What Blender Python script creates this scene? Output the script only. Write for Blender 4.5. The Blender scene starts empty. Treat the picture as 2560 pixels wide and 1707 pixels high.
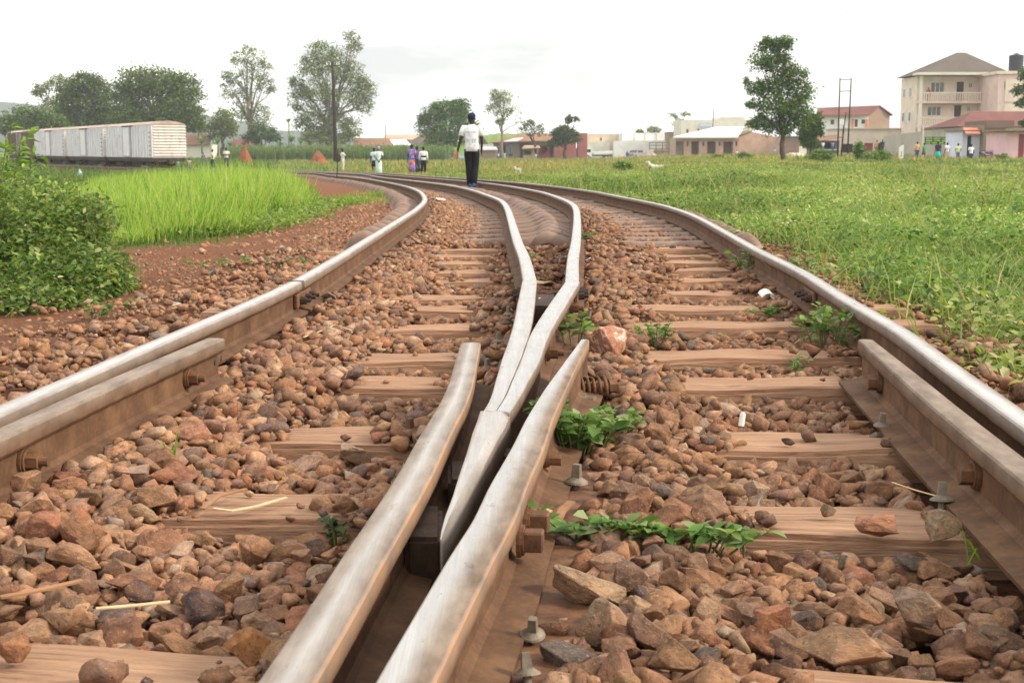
import bpy, bmesh, math, random
import numpy as np
from mathutils import Vector, Matrix
R = math.radians
rnd = random.Random(7)
rng = np.random.default_rng(11)
S = bpy.context.scene
COL = S.collection

# ------------------------------------------------------------------ camera
CZ = 0.71
PITCH = math.atan((853.5 - 376.6) / 3413.0)
cam = bpy.data.cameras.new('camera')
cam.lens = 48.0; cam.sensor_width = 36.0
cam.clip_start = 0.05; cam.clip_end = 9000
cam.dof.use_dof = True; cam.dof.focus_distance = 3.6; cam.dof.aperture_fstop = 16.0
camo = bpy.data.objects.new('camera', cam); COL.objects.link(camo)
camo.location = (0, 0, CZ); camo.rotation_euler = (math.pi / 2 - PITCH, 0, 0)
S.camera = camo

# ------------------------------------------------------------------ sky and sun
SUN_EL, SUN_AZ = R(33), R(98)      # azimuth clockwise from +Y: low, from the right
W = bpy.data.worlds.new('World'); S.world = W; W.use_nodes = True
nt = W.node_tree; nt.nodes.clear()
def wn(t, **k):
    n = nt.nodes.new(t)
    for a, b in k.items(): setattr(n, a, b)
    return n
sky = wn('ShaderNodeTexSky', sky_type='NISHITA'); sky.sun_disc = False
sky.sun_elevation = SUN_EL; sky.sun_rotation = SUN_AZ
sky.air_density = 1.0; sky.dust_density = 3.0; sky.ozone_density = 1.0
tc = wn('ShaderNodeTexCoord'); mp = wn('ShaderNodeMapping'); mp.inputs['Scale'].default_value = (1.3, 1.3, 5.0)
nz = wn('ShaderNodeTexNoise'); nz.inputs['Scale'].default_value = 2.2; nz.inputs['Detail'].default_value = 6.0
cr = wn('ShaderNodeValToRGB')
cr.color_ramp.elements[0].position = 0.38; cr.color_ramp.elements[0].color = (5.2, 5.25, 5.3, 1)
cr.color_ramp.elements[1].position = 0.53; cr.color_ramp.elements[1].color = (12.2, 11.9, 11.4, 1)
mx = wn('ShaderNodeMixRGB'); mx.inputs['Fac'].default_value = 0.93
bg = wn('ShaderNodeBackground'); bg.inputs['Strength'].default_value = 0.1
wo = wn('ShaderNodeOutputWorld')
L_ = nt.links.new
L_(tc.outputs['Generated'], mp.inputs['Vector']); L_(mp.outputs['Vector'], nz.inputs['Vector'])
L_(nz.outputs['Fac'], cr.inputs['Fac']); L_(sky.outputs['Color'], mx.inputs['Color1']); L_(cr.outputs['Color'], mx.inputs['Color2'])
L_(mx.outputs['Color'], bg.inputs['Color']); L_(bg.outputs['Background'], wo.inputs['Surface'])
sun = bpy.data.lights.new('sun', 'SUN'); sun.energy = 2.6; sun.angle = R(11); sun.color = (1.0, 0.86, 0.68)
suno = bpy.data.objects.new('sun', sun); COL.objects.link(suno)
sd = Vector((math.sin(SUN_AZ) * math.cos(SUN_EL), math.cos(SUN_AZ) * math.cos(SUN_EL), math.sin(SUN_EL)))
suno.rotation_euler = sd.to_track_quat('Z', 'Y').to_euler(); suno.location = (30, -10, 40)
vs = S.view_settings; S.display_settings.display_device = 'sRGB'
vs.view_transform = 'Standard'; vs.look = 'None'; vs.exposure = 0.75; vs.gamma = 1.0; vs.use_curve_mapping = False
S.cycles.use_denoising = True
S.cycles.max_bounces = 6; S.cycles.diffuse_bounces = 3; S.cycles.glossy_bounces = 3; S.cycles.transmission_bounces = 4
S.cycles.transparent_max_bounces = 8; S.cycles.volume_bounces = 1

# ------------------------------------------------------------------ pixel helpers (2560 x 1707 photo pixels -> world points)
_f = Vector((0, math.cos(PITCH), -math.sin(PITCH))); _u = Vector((0, math.sin(PITCH), math.cos(PITCH))); _r = Vector((1, 0, 0))
def ray(px, py): return (_f * 3413.0 + _r * (px - 1280.0) + _u * (853.5 - py))
def at(px, py, z=0.0):
    d = ray(px, py); k = (z - CZ) / d.z; return Vector((d.x * k, d.y * k, z))
def atY(px, py, Y):
    d = ray(px, py); k = Y / d.y; return Vector((d.x * k, Y, CZ + d.z * k))
GY = [-200, 14, 20, 30, 45, 60, 80, 100, 9000]; GZ = [0, 0, -.035, -.135, -.295, -.45, -.66, -.75, -.75]
def grade(Y): return np.interp(Y, GY, GZ)
def atRail(px, py, off=0.15):
    d = ray(px, py)
    lo, hi = 0.5, 400.0
    fn = lambda Y: CZ + d.z * (Y / d.y) - (float(grade(Y)) + off)
    prev = lo
    for i in range(1, 4000):
        Y = 0.5 + i * 0.1
        if fn(Y) <= 0:
            a, b = Y - 0.1, Y
            for _ in range(25):
                m = (a + b) / 2
                if fn(m) > 0: a = m
                else: b = m
            return Vector((d.x * b / d.y, b, float(grade(b)) + off))
    return Vector((d.x * 300 / d.y, 300, float(grade(300)) + off))

# ------------------------------------------------------------------ object helpers
def tag(o, label=None, cat=None, group=None, kind=None):
    if label: o['label'] = label
    if cat: o['category'] = cat
    if group: o['group'] = group
    if kind: o['kind'] = kind
    return o
def link(name, me, mat=None, parent=None):
    o = bpy.data.objects.new(name, me); COL.objects.link(o)
    if mat is not None and me is not None:
        for m in (mat if isinstance(mat, (list, tuple)) else [mat]): me.materials.append(m)
    if parent is not None: o.parent = parent
    return o
def empty(name, loc=(0, 0, 0), rz=0.0):
    o = bpy.data.objects.new(name, None); COL.objects.link(o); o.location = loc; o.rotation_euler = (0, 0, rz); o.empty_display_size = 0.2
    return o
def copy_tree(o, parent=None):
    c = o.copy(); COL.objects.link(c)
    if parent is not None: c.parent = parent
    for ch in list(o.children): copy_tree(ch, c)
    return c
def npmesh(name, V, F, cols=None, smooth=False):
    """V (n,3) array; F list of equal-sided face arrays [(m,k),...]"""
    me = bpy.data.meshes.new(name)
    V = np.asarray(V, dtype=np.float32)
    if not isinstance(F, list): F = [F]
    F = [np.asarray(f, dtype=np.int32) for f in F if len(f)]
    me.vertices.add(len(V)); me.vertices.foreach_set('co', V.ravel())
    loops = np.concatenate([f.ravel() for f in F]); tot = np.concatenate([np.full(len(f), f.shape[1], np.int32) for f in F])
    start = np.concatenate([[0], np.cumsum(tot)[:-1]]).astype(np.int32)
    me.loops.add(len(loops)); me.loops.foreach_set('vertex_index', loops)
    me.polygons.add(len(tot)); me.polygons.foreach_set('loop_start', start); me.polygons.foreach_set('loop_total', tot)
    if smooth: me.polygons.foreach_set('use_smooth', np.ones(len(tot), dtype=bool))
    me.update(calc_edges=True); me.validate()
    if cols is not None:
        a = me.color_attributes.new('Col', 'FLOAT_COLOR', 'POINT')
        c = np.ones((len(V), 4), np.float32); c[:, :3] = cols
        a.data.foreach_set('color', c.ravel())
    return me
class MB:
    """collects simple solids into one mesh"""
    def __init__(s): s.bm = bmesh.new()
    def box(s, c, d, rz=0.0, bev=0.0, rot=None):
        M = Matrix.Translation(c) @ (rot if rot is not None else Matrix.Rotation(rz, 4, 'Z')) @ Matrix.Diagonal((*d, 1.0))
        r = bmesh.ops.create_cube(s.bm, size=1.0, matrix=M)
        if bev > 0:
            es = list({e for v in r['verts'] for e in v.link_edges})
            bmesh.ops.bevel(s.bm, geom=es, offset=bev, segments=1, affect='EDGES')
        return s
    def cyl(s, p0, p1, r0, r1=None, n=10, cap=True):
        p0, p1 = Vector(p0), Vector(p1); r1 = r0 if r1 is None else r1
        d = p1 - p0; L = d.length
        M = Matrix.Translation((p0 + p1) / 2) @ d.to_track_quat('Z', 'Y').to_matrix().to_4x4()
        bmesh.ops.create_cone(s.bm, cap_ends=cap, cap_tris=False, segments=n, radius1=r0, radius2=max(r1, 1e-4), depth=L, matrix=M)
        return s
    def sphere(s, c, r, sc=(1, 1, 1), n=10):
        M = Matrix.Translation(c) @ Matrix.Diagonal((r * sc[0], r * sc[1], r * sc[2], 1))
        bmesh.ops.create_uvsphere(s.bm, u_segments=n, v_segments=max(4, n // 2 + 1), radius=1.0, matrix=M); return s
    def poly(s, pts):
        s.bm.faces.new([s.bm.verts.new(p) for p in pts]); return s
    def prism(s, pts, ext):
        ext = Vector(ext); a = [s.bm.verts.new(p) for p in pts]; b = [s.bm.verts.new(Vector(p) + ext) for p in pts]
        n = len(a); s.bm.faces.new(a); s.bm.faces.new(b[::-1])
        for i in range(n): s.bm.faces.new((a[i], b[i], b[(i + 1) % n], a[(i + 1) % n]))
        return s
    def tube(s, pts, rad, n=6):
        """tapered tube along points; rad a number or a list; elliptical (rx, ry) allowed"""
        pts = [Vector(p) for p in pts]; rings = []; up0 = None
        for i, p in enumerate(pts):
            t = (pts[min(i + 1, len(pts) - 1)] - pts[max(i - 1, 0)]).normalized()
            if up0 is None: up0 = Vector((0, 0, 1)) if abs(t.z) < .9 else Vector((0, -1, 0))
            x = up0.cross(t).normalized(); y = t.cross(x).normalized(); up0 = t.cross(x).normalized() if False else up0
            rr = rad[i] if isinstance(rad, (list, tuple)) else rad
            rx, ry = rr if isinstance(rr, (list, tuple)) else (rr, rr)
            rings.append([s.bm.verts.new(p + x * math.cos(2 * math.pi * k / n) * rx + y * math.sin(2 * math.pi * k / n) * ry) for k in range(n)])
        for a, b in zip(rings, rings[1:]):
            for k in range(n): s.bm.faces.new((a[k], a[(k + 1) % n], b[(k + 1) % n], b[k]))
        s.bm.faces.new(rings[0][::-1]); s.bm.faces.new(rings[-1]); return s
    def build(s, name, mat=None, parent=None, smooth=False):
        bmesh.ops.recalc_face_normals(s.bm, faces=s.bm.faces)
        me = bpy.data.meshes.new(name); s.bm.to_mesh(me); s.bm.free()
        if smooth:
            for p in me.polygons: p.use_smooth = True
        return link(name, me, mat, parent)

# ------------------------------------------------------------------ materials
class NM:
    def __init__(s, name):
        s.m = bpy.data.materials.new(name); s.m.use_nodes = True; s.t = s.m.node_tree; s.t.nodes.clear()
        s.out = s.n('ShaderNodeOutputMaterial'); s.b = s.n('ShaderNodeBsdfPrincipled'); s.l(s.b.outputs[0], s.out.inputs['Surface'])
    def n(s, t, **k):
        x = s.t.nodes.new(t)
        for a, b in k.items():
            if a in ('operation', 'blend_type', 'data_type', 'attribute_name', 'noise_dimensions', 'feature', 'bands_direction', 'wave_type', 'distance'): setattr(x, a, b)
            else: x.inputs[a.replace('_', ' ')].default_value = b
        return x
    def l(s, a, b): s.t.links.new(a, b)
    def noise(s, scale, detail=4.0, rough=.55, coord='Object', sc=(1, 1, 1)):
        tcn = s.n('ShaderNodeTexCoord'); m = s.n('ShaderNodeMapping'); m.inputs['Scale'].default_value = sc
        x = s.n('ShaderNodeTexNoise', Scale=scale, Detail=detail, Roughness=rough)
        s.l(tcn.outputs[coord], m.inputs['Vector']); s.l(m.outputs[0], x.inputs['Vector']); return x.outputs['Fac']
    def ramp(s, fac, stops):
        r = s.n('ShaderNodeValToRGB'); e = r.color_ramp.elements
        while len(e) < len(stops): e.new(0.5)
        for q, (p, c) in zip(e, stops): q.position = p; q.color = (*c, 1) if len(c) == 3 else c
        s.l(fac, r.inputs['Fac']); return r.outputs['Color']
    def mix(s, fac, a, b, mode='MIX'):
        x = s.n('ShaderNodeMixRGB', blend_type=mode)
        for i, v in (('Fac', fac), ('Color1', a), ('Color2', b)):
            if hasattr(v, 'links'): s.l(v, x.inputs[i])
            elif i == 'Fac': x.inputs[i].default_value = v
            else: x.inputs[i].default_value = (*v, 1)
        return x.outputs['Color']
    def attr(s, name='Col'):
        x = s.n('ShaderNodeAttribute', attribute_name=name); return x
    def bump(s, h, strength=.4, dist=.01):
        x = s.n('ShaderNodeBump', Strength=strength, Distance=dist); s.l(h, x.inputs['Height']); s.l(x.outputs[0], s.b.inputs['Normal'])
    def set(s, color=None, rough=.8, metal=0.0, spec=.4):
        if color is not None:
            if hasattr(color, 'links'): s.l(color, s.b.inputs['Base Color'])
            else: s.b.inputs['Base Color'].default_value = (*color, 1)
        for k, v in (('Roughness', rough), ('Metallic', metal), ('Specular IOR Level', spec)):
            if hasattr(v, 'links'): s.l(v, s.b.inputs[k])
            else: s.b.inputs[k].default_value = v
        return s.m
def mat_plain(name, c, rough=.7, var=.25, scale=3.0, metal=0.0, spec=.3, bump=0.0):
    """a paint, cloth or plaster with mottling and dirt of its own"""
    m = NM(name); f = m.noise(scale, 6.0, .6)
    lo = tuple(max(0, v * (1 - var)) for v in c); hi = tuple(min(1, v * (1 + var * .6)) for v in c)
    col = m.ramp(f, [(.3, lo), (.7, hi)])
    if bump: m.bump(m.noise(scale * 12, 3.0), bump, .01)
    return m.set(col, rough, metal, spec)
def mat_leaf(name, trans=.35, rough=.55):
    m = NM(name); a = m.attr(); m.set(a.outputs['Color'], rough, 0, .25)
    tr = m.n('ShaderNodeBsdfTranslucent'); br = m.mix(1.0, a.outputs['Color'], (1.25, 1.3, .7), 'MULTIPLY'); m.l(br, tr.inputs['Color'])
    ms = m.n('ShaderNodeMixShader', Fac=trans); m.l(m.b.outputs[0], ms.inputs[1]); m.l(tr.outputs[0], ms.inputs[2]); m.l(ms.outputs[0], m.out.inputs['Surface'])
    return m.m
M = {}
def mk_rail():
    m = NM('rail steel'); a = m.attr(); sep = m.n('ShaderNodeSeparateColor'); m.l(a.outputs['Color'], sep.inputs[0])
    f1 = m.noise(9, 6, .65); f2 = m.noise(90, 4, .6); f3 = m.noise(70, 5, .65, sc=(1, .025, 1)); f4 = m.noise(26, 5, .65, sc=(1, .3, .6))
    rust = m.ramp(f1, [(.3, (.07, .036, .021)), (.5, (.122, .064, .036)), (.72, (.2, .113, .06))])
    rust = m.mix(m.ramp(f4, [(.5, (0, 0, 0)), (.75, (.6, .6, .6))]), rust, (.085, .05, .032))
    rust = m.mix(m.ramp(f2, [(.5, (0, 0, 0)), (.78, (.5, .5, .5))]), rust, (.21, .11, .052))
    f5 = m.noise(420, 3, .6, sc=(1, .012, 1))
    steel = m.ramp(f3, [(.25, (.5, .49, .475)), (.5, (.6, .59, .575)), (.75, (.72, .715, .7))])
    pits = m.ramp(m.noise(45, 5, .7, sc=(1, .4, 1)), [(.62, (1, 1, 1)), (.72, (.35, .35, .35))])
    fac = m.mix(1.0, m.mix(1.0, sep.outputs[0], m.ramp(f4, [(.3, (.8, .8, .8)), (.55, (1, 1, 1))]), 'MULTIPLY'), pits, 'MULTIPLY')
    steel = m.mix(m.ramp(f5, [(.42, (.22, .22, .22)), (.6, (0, 0, 0))]), steel, (.36, .29, .22))
    dusty = m.ramp(f4, [(.3, (.1, .064, .042)), (.5, (.175, .122, .085)), (.7, (.26, .2, .15))])
    rust = m.mix(sep.outputs[2], rust, dusty)
    base = m.mix(m.mix(1.0, sep.outputs[1], m.ramp(f4, [(.35, (.25, .25, .25)), (.6, (1, 1, 1))]), 'MULTIPLY'), m.mix(fac, rust, steel), (.4, .19, .07))
    m.set(base, spec=.2); mt = m.mix(fac, (0, 0, 0), (.92, .92, .92)); m.l(mt, m.b.inputs['Metallic'])
    rr = m.mix(fac, (.8, .8, .8), m.ramp(f3, [(.3, (.2, .2, .2)), (.7, (.36, .36, .36))])); m.l(rr, m.b.inputs['Roughness'])
    m.bump(m.mix(.5, f2, f1), .12, .004); return m.m
M['rail'] = mk_rail()
def mk_iron(name, lo, hi, rough=.75, metal=.1, sc=25):
    m = NM(name); f = m.noise(sc, 6, .65); m.bump(m.noise(sc * 4, 4), .5, .003); return m.set(m.ramp(f, [(.3, lo), (.7, hi)]), rough, metal)
M['rust'] = mk_iron('rusty iron', (.07, .032, .017), (.21, .1, .048))
M['rustdark'] = mk_iron('greasy rust', (.03, .017, .011), (.1, .055, .032)); M['darkiron'] = mk_iron('dark iron', (.025, .016, .012), (.07, .042, .028))
M['zinc'] = mk_iron('zinc screw', (.12, .095, .07), (.27, .23, .17), .65, .2)
M['chrome'] = mk_iron('bright nut', (.55, .54, .5), (.8, .78, .74), .25, .9)
def mk_wood():
    m = NM('sleeper wood'); tcn = m.n('ShaderNodeTexCoord'); oi = m.n('ShaderNodeObjectInfo'); ad = m.n('ShaderNodeVectorMath', operation='ADD')
    rr = m.n('ShaderNodeMath', operation='MULTIPLY'); rr.inputs[1].default_value = 37.0; m.l(oi.outputs['Random'], rr.inputs[0])
    m.l(tcn.outputs['Object'], ad.inputs[0]); m.l(rr.outputs[0], ad.inputs[1])
    mp1 = m.n('ShaderNodeMapping'); mp1.inputs['Scale'].default_value = (.8, 14, 8); m.l(ad.outputs[0], mp1.inputs['Vector'])
    g = m.n('ShaderNodeTexNoise', Scale=4.5, Detail=7.0, Roughness=.62, Distortion=.5); m.l(mp1.outputs[0], g.inputs['Vector'])
    mp2 = m.n('ShaderNodeMapping'); mp2.inputs['Scale'].default_value = (1.2, 3, 3); m.l(ad.outputs[0], mp2.inputs['Vector'])
    b = m.n('ShaderNodeTexNoise', Scale=3.0, Detail=5.0, Roughness=.6); m.l(mp2.outputs[0], b.inputs['Vector'])
    col = m.ramp(g.outputs['Fac'], [(.34, (.13, .066, .042)), (.45, (.31, .178, .112)), (.68, (.43, .265, .172))])
    dust = m.ramp(b.outputs['Fac'], [(.35, (.43, .245, .14)), (.7, (.53, .33, .205))])
    col = m.mix(m.ramp(b.outputs['Fac'], [(.35, (.1, .1, .1)), (.65, (.6, .6, .6))]), col, dust)
    m.bump(g.outputs['Fac'], .9, .02); return m.set(col, .85, 0, .2)
M['wood'] = mk_wood()
M['tie'] = mk_iron('steel sleeper', (.15, .095, .07), (.3, .205, .155), .7, .05, 7)
def mk_stone(name, use_obj):
    m = NM(name)
    if use_obj:
        oi = m.n('ShaderNodeObjectInfo'); c = oi.outputs['Color']; co = 'Object'
    else:
        c = m.attr().outputs['Color']; co = 'Object'
    q_ = .035 if use_obj else 1.0
    f = m.noise(45 * q_, 7, .72, co); f2 = m.noise(240 * q_, 4, .75, co); f3 = m.noise(17 * q_, 4, .6, co)
    k = m.mix(1.0, c, m.ramp(f, [(.28, (.42, .38, .36)), (.5, (.92, .9, .89)), (.72, (1.55, 1.45, 1.33))]), 'MULTIPLY')
    k = m.mix(m.ramp(f3, [(.5, (0, 0, 0)), (.72, (.6, .6, .6))]), k, (.34, .155, .075))
    k = m.mix(m.ramp(f2, [(.58, (0, 0, 0)), (.7, (.75, .75, .75))]), k, (.55, .42, .32))
    k = m.mix(m.ramp(m.noise(150 * q_, 3, .65, co), [(.58, (0, 0, 0)), (.7, (.7, .7, .7))]), k, (.055, .034, .026))
    if use_obj == 2:
        k = m.mix(m.ramp(m.noise(1.6, 6, .7, co), [(.52, (0, 0, 0)), (.6, (.9, .9, .9))]), k, (.75, .66, .58))
    m.bump(m.mix(.5, f, f2), .9, .007 if not use_obj else .012); return m.set(k, .9, 0, .2)
M['stone'] = mk_stone('ballast stone', True); M['stones'] = mk_stone('ballast stones', False); M['patchy'] = mk_stone('red rock with white patches', 2)
def mk_ground():
    m = NM('earth and turf'); a = m.attr(); sep = m.n('ShaderNodeSeparateColor'); m.l(a.outputs['Color'], sep.inputs[0])
    f = m.noise(2.2, 8, .65); f2 = m.noise(30, 6, .7); f3 = m.noise(.35, 5, .6); f4 = m.noise(110, 4, .7)
    earth = m.ramp(f2, [(.3, (.07, .03, .018)), (.48, (.2, .088, .048)), (.7, (.36, .175, .1))])
    earth = m.mix(m.ramp(f, [(.4, (0, 0, 0)), (.7, (.5, .5, .5))]), earth, (.2, .095, .055))
    turf = m.ramp(f, [(.25, (.05, .085, .016)), (.5, (.095, .14, .028)), (.75, (.16, .19, .05))])
    turf = m.mix(m.ramp(f3, [(.35, (0, 0, 0)), (.7, (.6, .6, .6))]), turf, (.15, .15, .05))
    turf = m.mix(m.ramp(f4, [(.4, (0, 0, 0)), (.7, (.4, .4, .4))]), turf, (.05, .07, .015))
    m.bump(m.mix(.5, f2, f4), 1.0, .035)
    return m.set(m.mix(sep.outputs[1], earth, turf), .95, 0, .1)
M['ground'] = mk_ground()

# ------------------------------------------------------------------ rail lines: photo pixels of the head centre, far ends in metres
def line(px, far=(), near=(), smooth_from=13.0):
    w = [atRail(*p) for p in px]; pts = [(v.x, v.y) for v in w]
    pts = list(near) + pts + list(far)
    pts = sorted(pts, key=lambda q: q[1]); X = np.array([q[0] for q in pts]); Y = np.array([q[1] for q in pts])
    d = np.concatenate([[0], np.cumsum(np.hypot(np.diff(X), np.diff(Y)))])
    # Catmull-Rom style resample by Hermite with finite differences (monotone-ish)
    s = [0.0]
    while s[-1] < d[-1]:
        yy = np.interp(s[-1], d, Y); s.append(s[-1] + (0.06 if yy < 8 else 0.15 if yy < 20 else .5 if yy < 60 else 2.0))
    s = np.array(s); s[-1] = d[-1]
    def herm(q):
        m = np.gradient(q, d); i = np.clip(np.searchsorted(d, s, 'right') - 1, 0, len(d) - 2); h = d[i + 1] - d[i]; t = (s - d[i]) / h
        return (2*t**3-3*t**2+1)*q[i]+(t**3-2*t**2+t)*h*m[i]+(-2*t**3+3*t**2)*q[i+1]+(t**3-t**2)*h*m[i+1]
    x, y = herm(X), herm(Y)
    for it in range(60):            # ease the far part
        k = y > smooth_from
        k[0] = k[-1] = False
        xs, ys = x.copy(), y.copy()
        xs[1:-1] = .25*x[:-2]+.5*x[1:-1]+.25*x[2:]; ys[1:-1] = .25*y[:-2]+.5*y[1:-1]+.25*y[2:]
        x = np.where(k, xs, x); y = np.where(k, ys, y)
    return np.stack([x, y], 1)
RF = [(-5.4, 62), (-8.2, 77), (-14.5, 90), (-24.5, 104), (-36, 120), (-58, 160), (-80, 200)]
def offs(pts, o):
    P = np.array(pts, float); T = np.gradient(P, axis=0); T /= np.linalg.norm(T, axis=1)[:, None]; N = np.stack([-T[:, 1], T[:, 0]], 1)
    return [tuple(q) for q in P + N * o]
LN = {}
LN['R'] = line([(2560,1046),(2383,920),(2272,838),(2102,738),(2023,688),(1895,624),(1810,577),(1725,534),(1640,508),(1550,491),(1473,476),(1388,465),(1294,456),(1201,448.5),(1100,442.5)], far=RF, near=[])
LN['FR'] = line([(1430,703),(1433.5,640),(1439,610),(1442,576),(1443,549),(1441,525),(1435,510),(1415,500),(1402,495),(1354,479),(1320,472),(1252,461.5),(1187,454),(1120,448.5)], far=offs(RF, 1.0))
LN['FL'] = line([(1325,701),(1310,640),(1297,610),(1286,576),(1276,542),(1267,517),(1252,499),(1218,487),(1184,475.5),(1134,463),(1081,457),(1038,452),(970,445)], far=offs(RF, 2.6)[1:])
LN['L'] = line([(0,1023),(319,886),(743,701),(800,669),(915,600),(1000,548),(1045,519),(1062,502),(1056,484),(1026,467),(970,456),(905,445),(827,438)], far=offs(RF, 3.6)[1:])
LN['VL'] = line([(1325,701),(1316,759),(1306,810),(1296,844),(1276,900),(1262,946),(1244,1000),(1228,1027)], smooth_from=99)
LN['VR'] = line([(1430,703),(1393,759),(1362,810),(1345,844),(1325,900),(1300,946),(1270,1000),(1251,1027)], smooth_from=99)
LN['CR'] = line([(2164,848),(2262,930),(2368,1019),(2560,1172)], smooth_from=99)
LN['CL'] = line([(537,845),(319,938),(0,1082)], smooth_from=99)
LN['WL'] = line([(1177,856),(1167,896),(1144,979),(1129,1012),(1091,1078),(1039,1178),(965,1300),(920,1370),(817,1540),(710,1707)], smooth_from=99)
LN['WR'] = line([(1463,848),(1424,913),(1386,979),(1350,1045),(1321,1112),(1271,1211),(1232,1300),(1190,1370),(1097,1540),(1008,1707)], smooth_from=99)
def extend_back(P, to):
    t = P[6] - P[0]; t /= np.linalg.norm(t); k = (P[0, 1] - to) / t[1]; n = int(k / .06)
    return np.concatenate([P[0] - t * np.linspace(k, .06, max(n, 2))[:, None], P])
for k, b in (('R', -4), ('L', -4), ('WL', -2.2), ('WR', -2.2), ('CR', .3), ('CL', .3)): LN[k] = extend_back(LN[k], b)
_o = {k: np.argsort(v[:, 1]) for k, v in LN.items()}
def xat(k, Y):
    P = LN[k]; return np.interp(Y, P[_o[k], 1], P[_o[k], 0])
# ------------------------------------------------------------------ the ground
def sm(a, b, v):
    t = np.clip((v - a) / (b - a), 0, 1); return t * t * (3 - 2 * t)
def vnoise(x, y, s, seed=0):
    """cheap smooth value noise"""
    x = np.asarray(x, float) / s; y = np.asarray(y, float) / s
    xi = np.floor(x); yi = np.floor(y); fx = x - xi; fy = y - yi
    h = lambda i, j: (np.sin(i * 127.1 + j * 311.7 + seed * 74.7) * 43758.5453) % 1.0
    fx = fx * fx * (3 - 2 * fx); fy = fy * fy * (3 - 2 * fy)
    return (h(xi, yi) * (1 - fx) + h(xi + 1, yi) * fx) * (1 - fy) + (h(xi, yi + 1) * (1 - fx) + h(xi + 1, yi + 1) * fx) * fy
def corridor(x, y):
    """signed distance outside the ballast bed (negative inside)"""
    return np.maximum(xat('L', y) - .8 - x, x - xat('R', y) - .5)
def T(x, y):
    x = np.asarray(x, float); y = np.asarray(y, float)
    g = grade(y); w = sm(.045, .16, x / np.maximum(y, 5.0)); base = g * (1 - w) + np.maximum(g, -.06) * w
    d = corridor(x, y); out = sm(-.05, .9, d)
    n = (vnoise(x, y, 3.1, 1) - .5) * .10 + (vnoise(x, y, .9, 2) - .5) * .05
    far = sm(0.5, 3, d)
    bank = -.10 * sm(3, 12, -x - 2.0) * sm(4, 10, y) * 0
    return base - .075 - .085 * out + n * (.25 * out + .75 * far) + bank + (vnoise(x, y, 40, 5) - .5) * .25 * sm(25, 60, y) * far
def Tz(x, y): return float(T(np.array([x]), np.array([y]))[0])
def grassmask(x, y):
    d = corridor(x, y); n = vnoise(x, y, 1.1, 8) * .6 + vnoise(x, y, .35, 9) * .4
    right = sm(.1, .8, (x - xat('R', y) - .3) + (n - .5) * 1.5)
    left = sm(.0, .8, (xat('L', y) - x - (1.35 + np.clip(y - 12, 0, 10) * .09 + np.clip(12.8 - y, 0, 1.5) * .9)) + (n - .5) * .8)
    return np.where(x > 0.5 * (xat('L', y) + xat('R', y)), right, left)
def build_ground():
    ys = np.concatenate([np.arange(-12, 0, .5), np.arange(0, 12, .12), np.geomspace(12, 60, 130), np.geomspace(61, 400, 120), np.geomspace(410, 2350, 30)])
    u = np.concatenate([-np.geomspace(2100, 3.2, 60), np.arange(-3.1, 3.15, .07), np.geomspace(3.2, 2100, 60)])
    X, Y = np.meshgrid(u, ys)
    Xs = X.copy()
    Z = T(Xs, Y); G = grassmask(Xs, Y)
    nrow, ncol = X.shape; idx = np.arange(nrow * ncol).reshape(nrow, ncol)
    F = np.stack([idx[:-1, :-1], idx[:-1, 1:], idx[1:, 1:], idx[1:, :-1]], -1).reshape(-1, 4)
    C = np.zeros((nrow * ncol, 3)); C[:, 1] = G.ravel()
    me = npmesh('ground', np.stack([Xs, Y, Z], -1).reshape(-1, 3), F, C, True)
    tag(link('ground', me, M['ground']), kind='structure')
build_ground()

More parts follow.
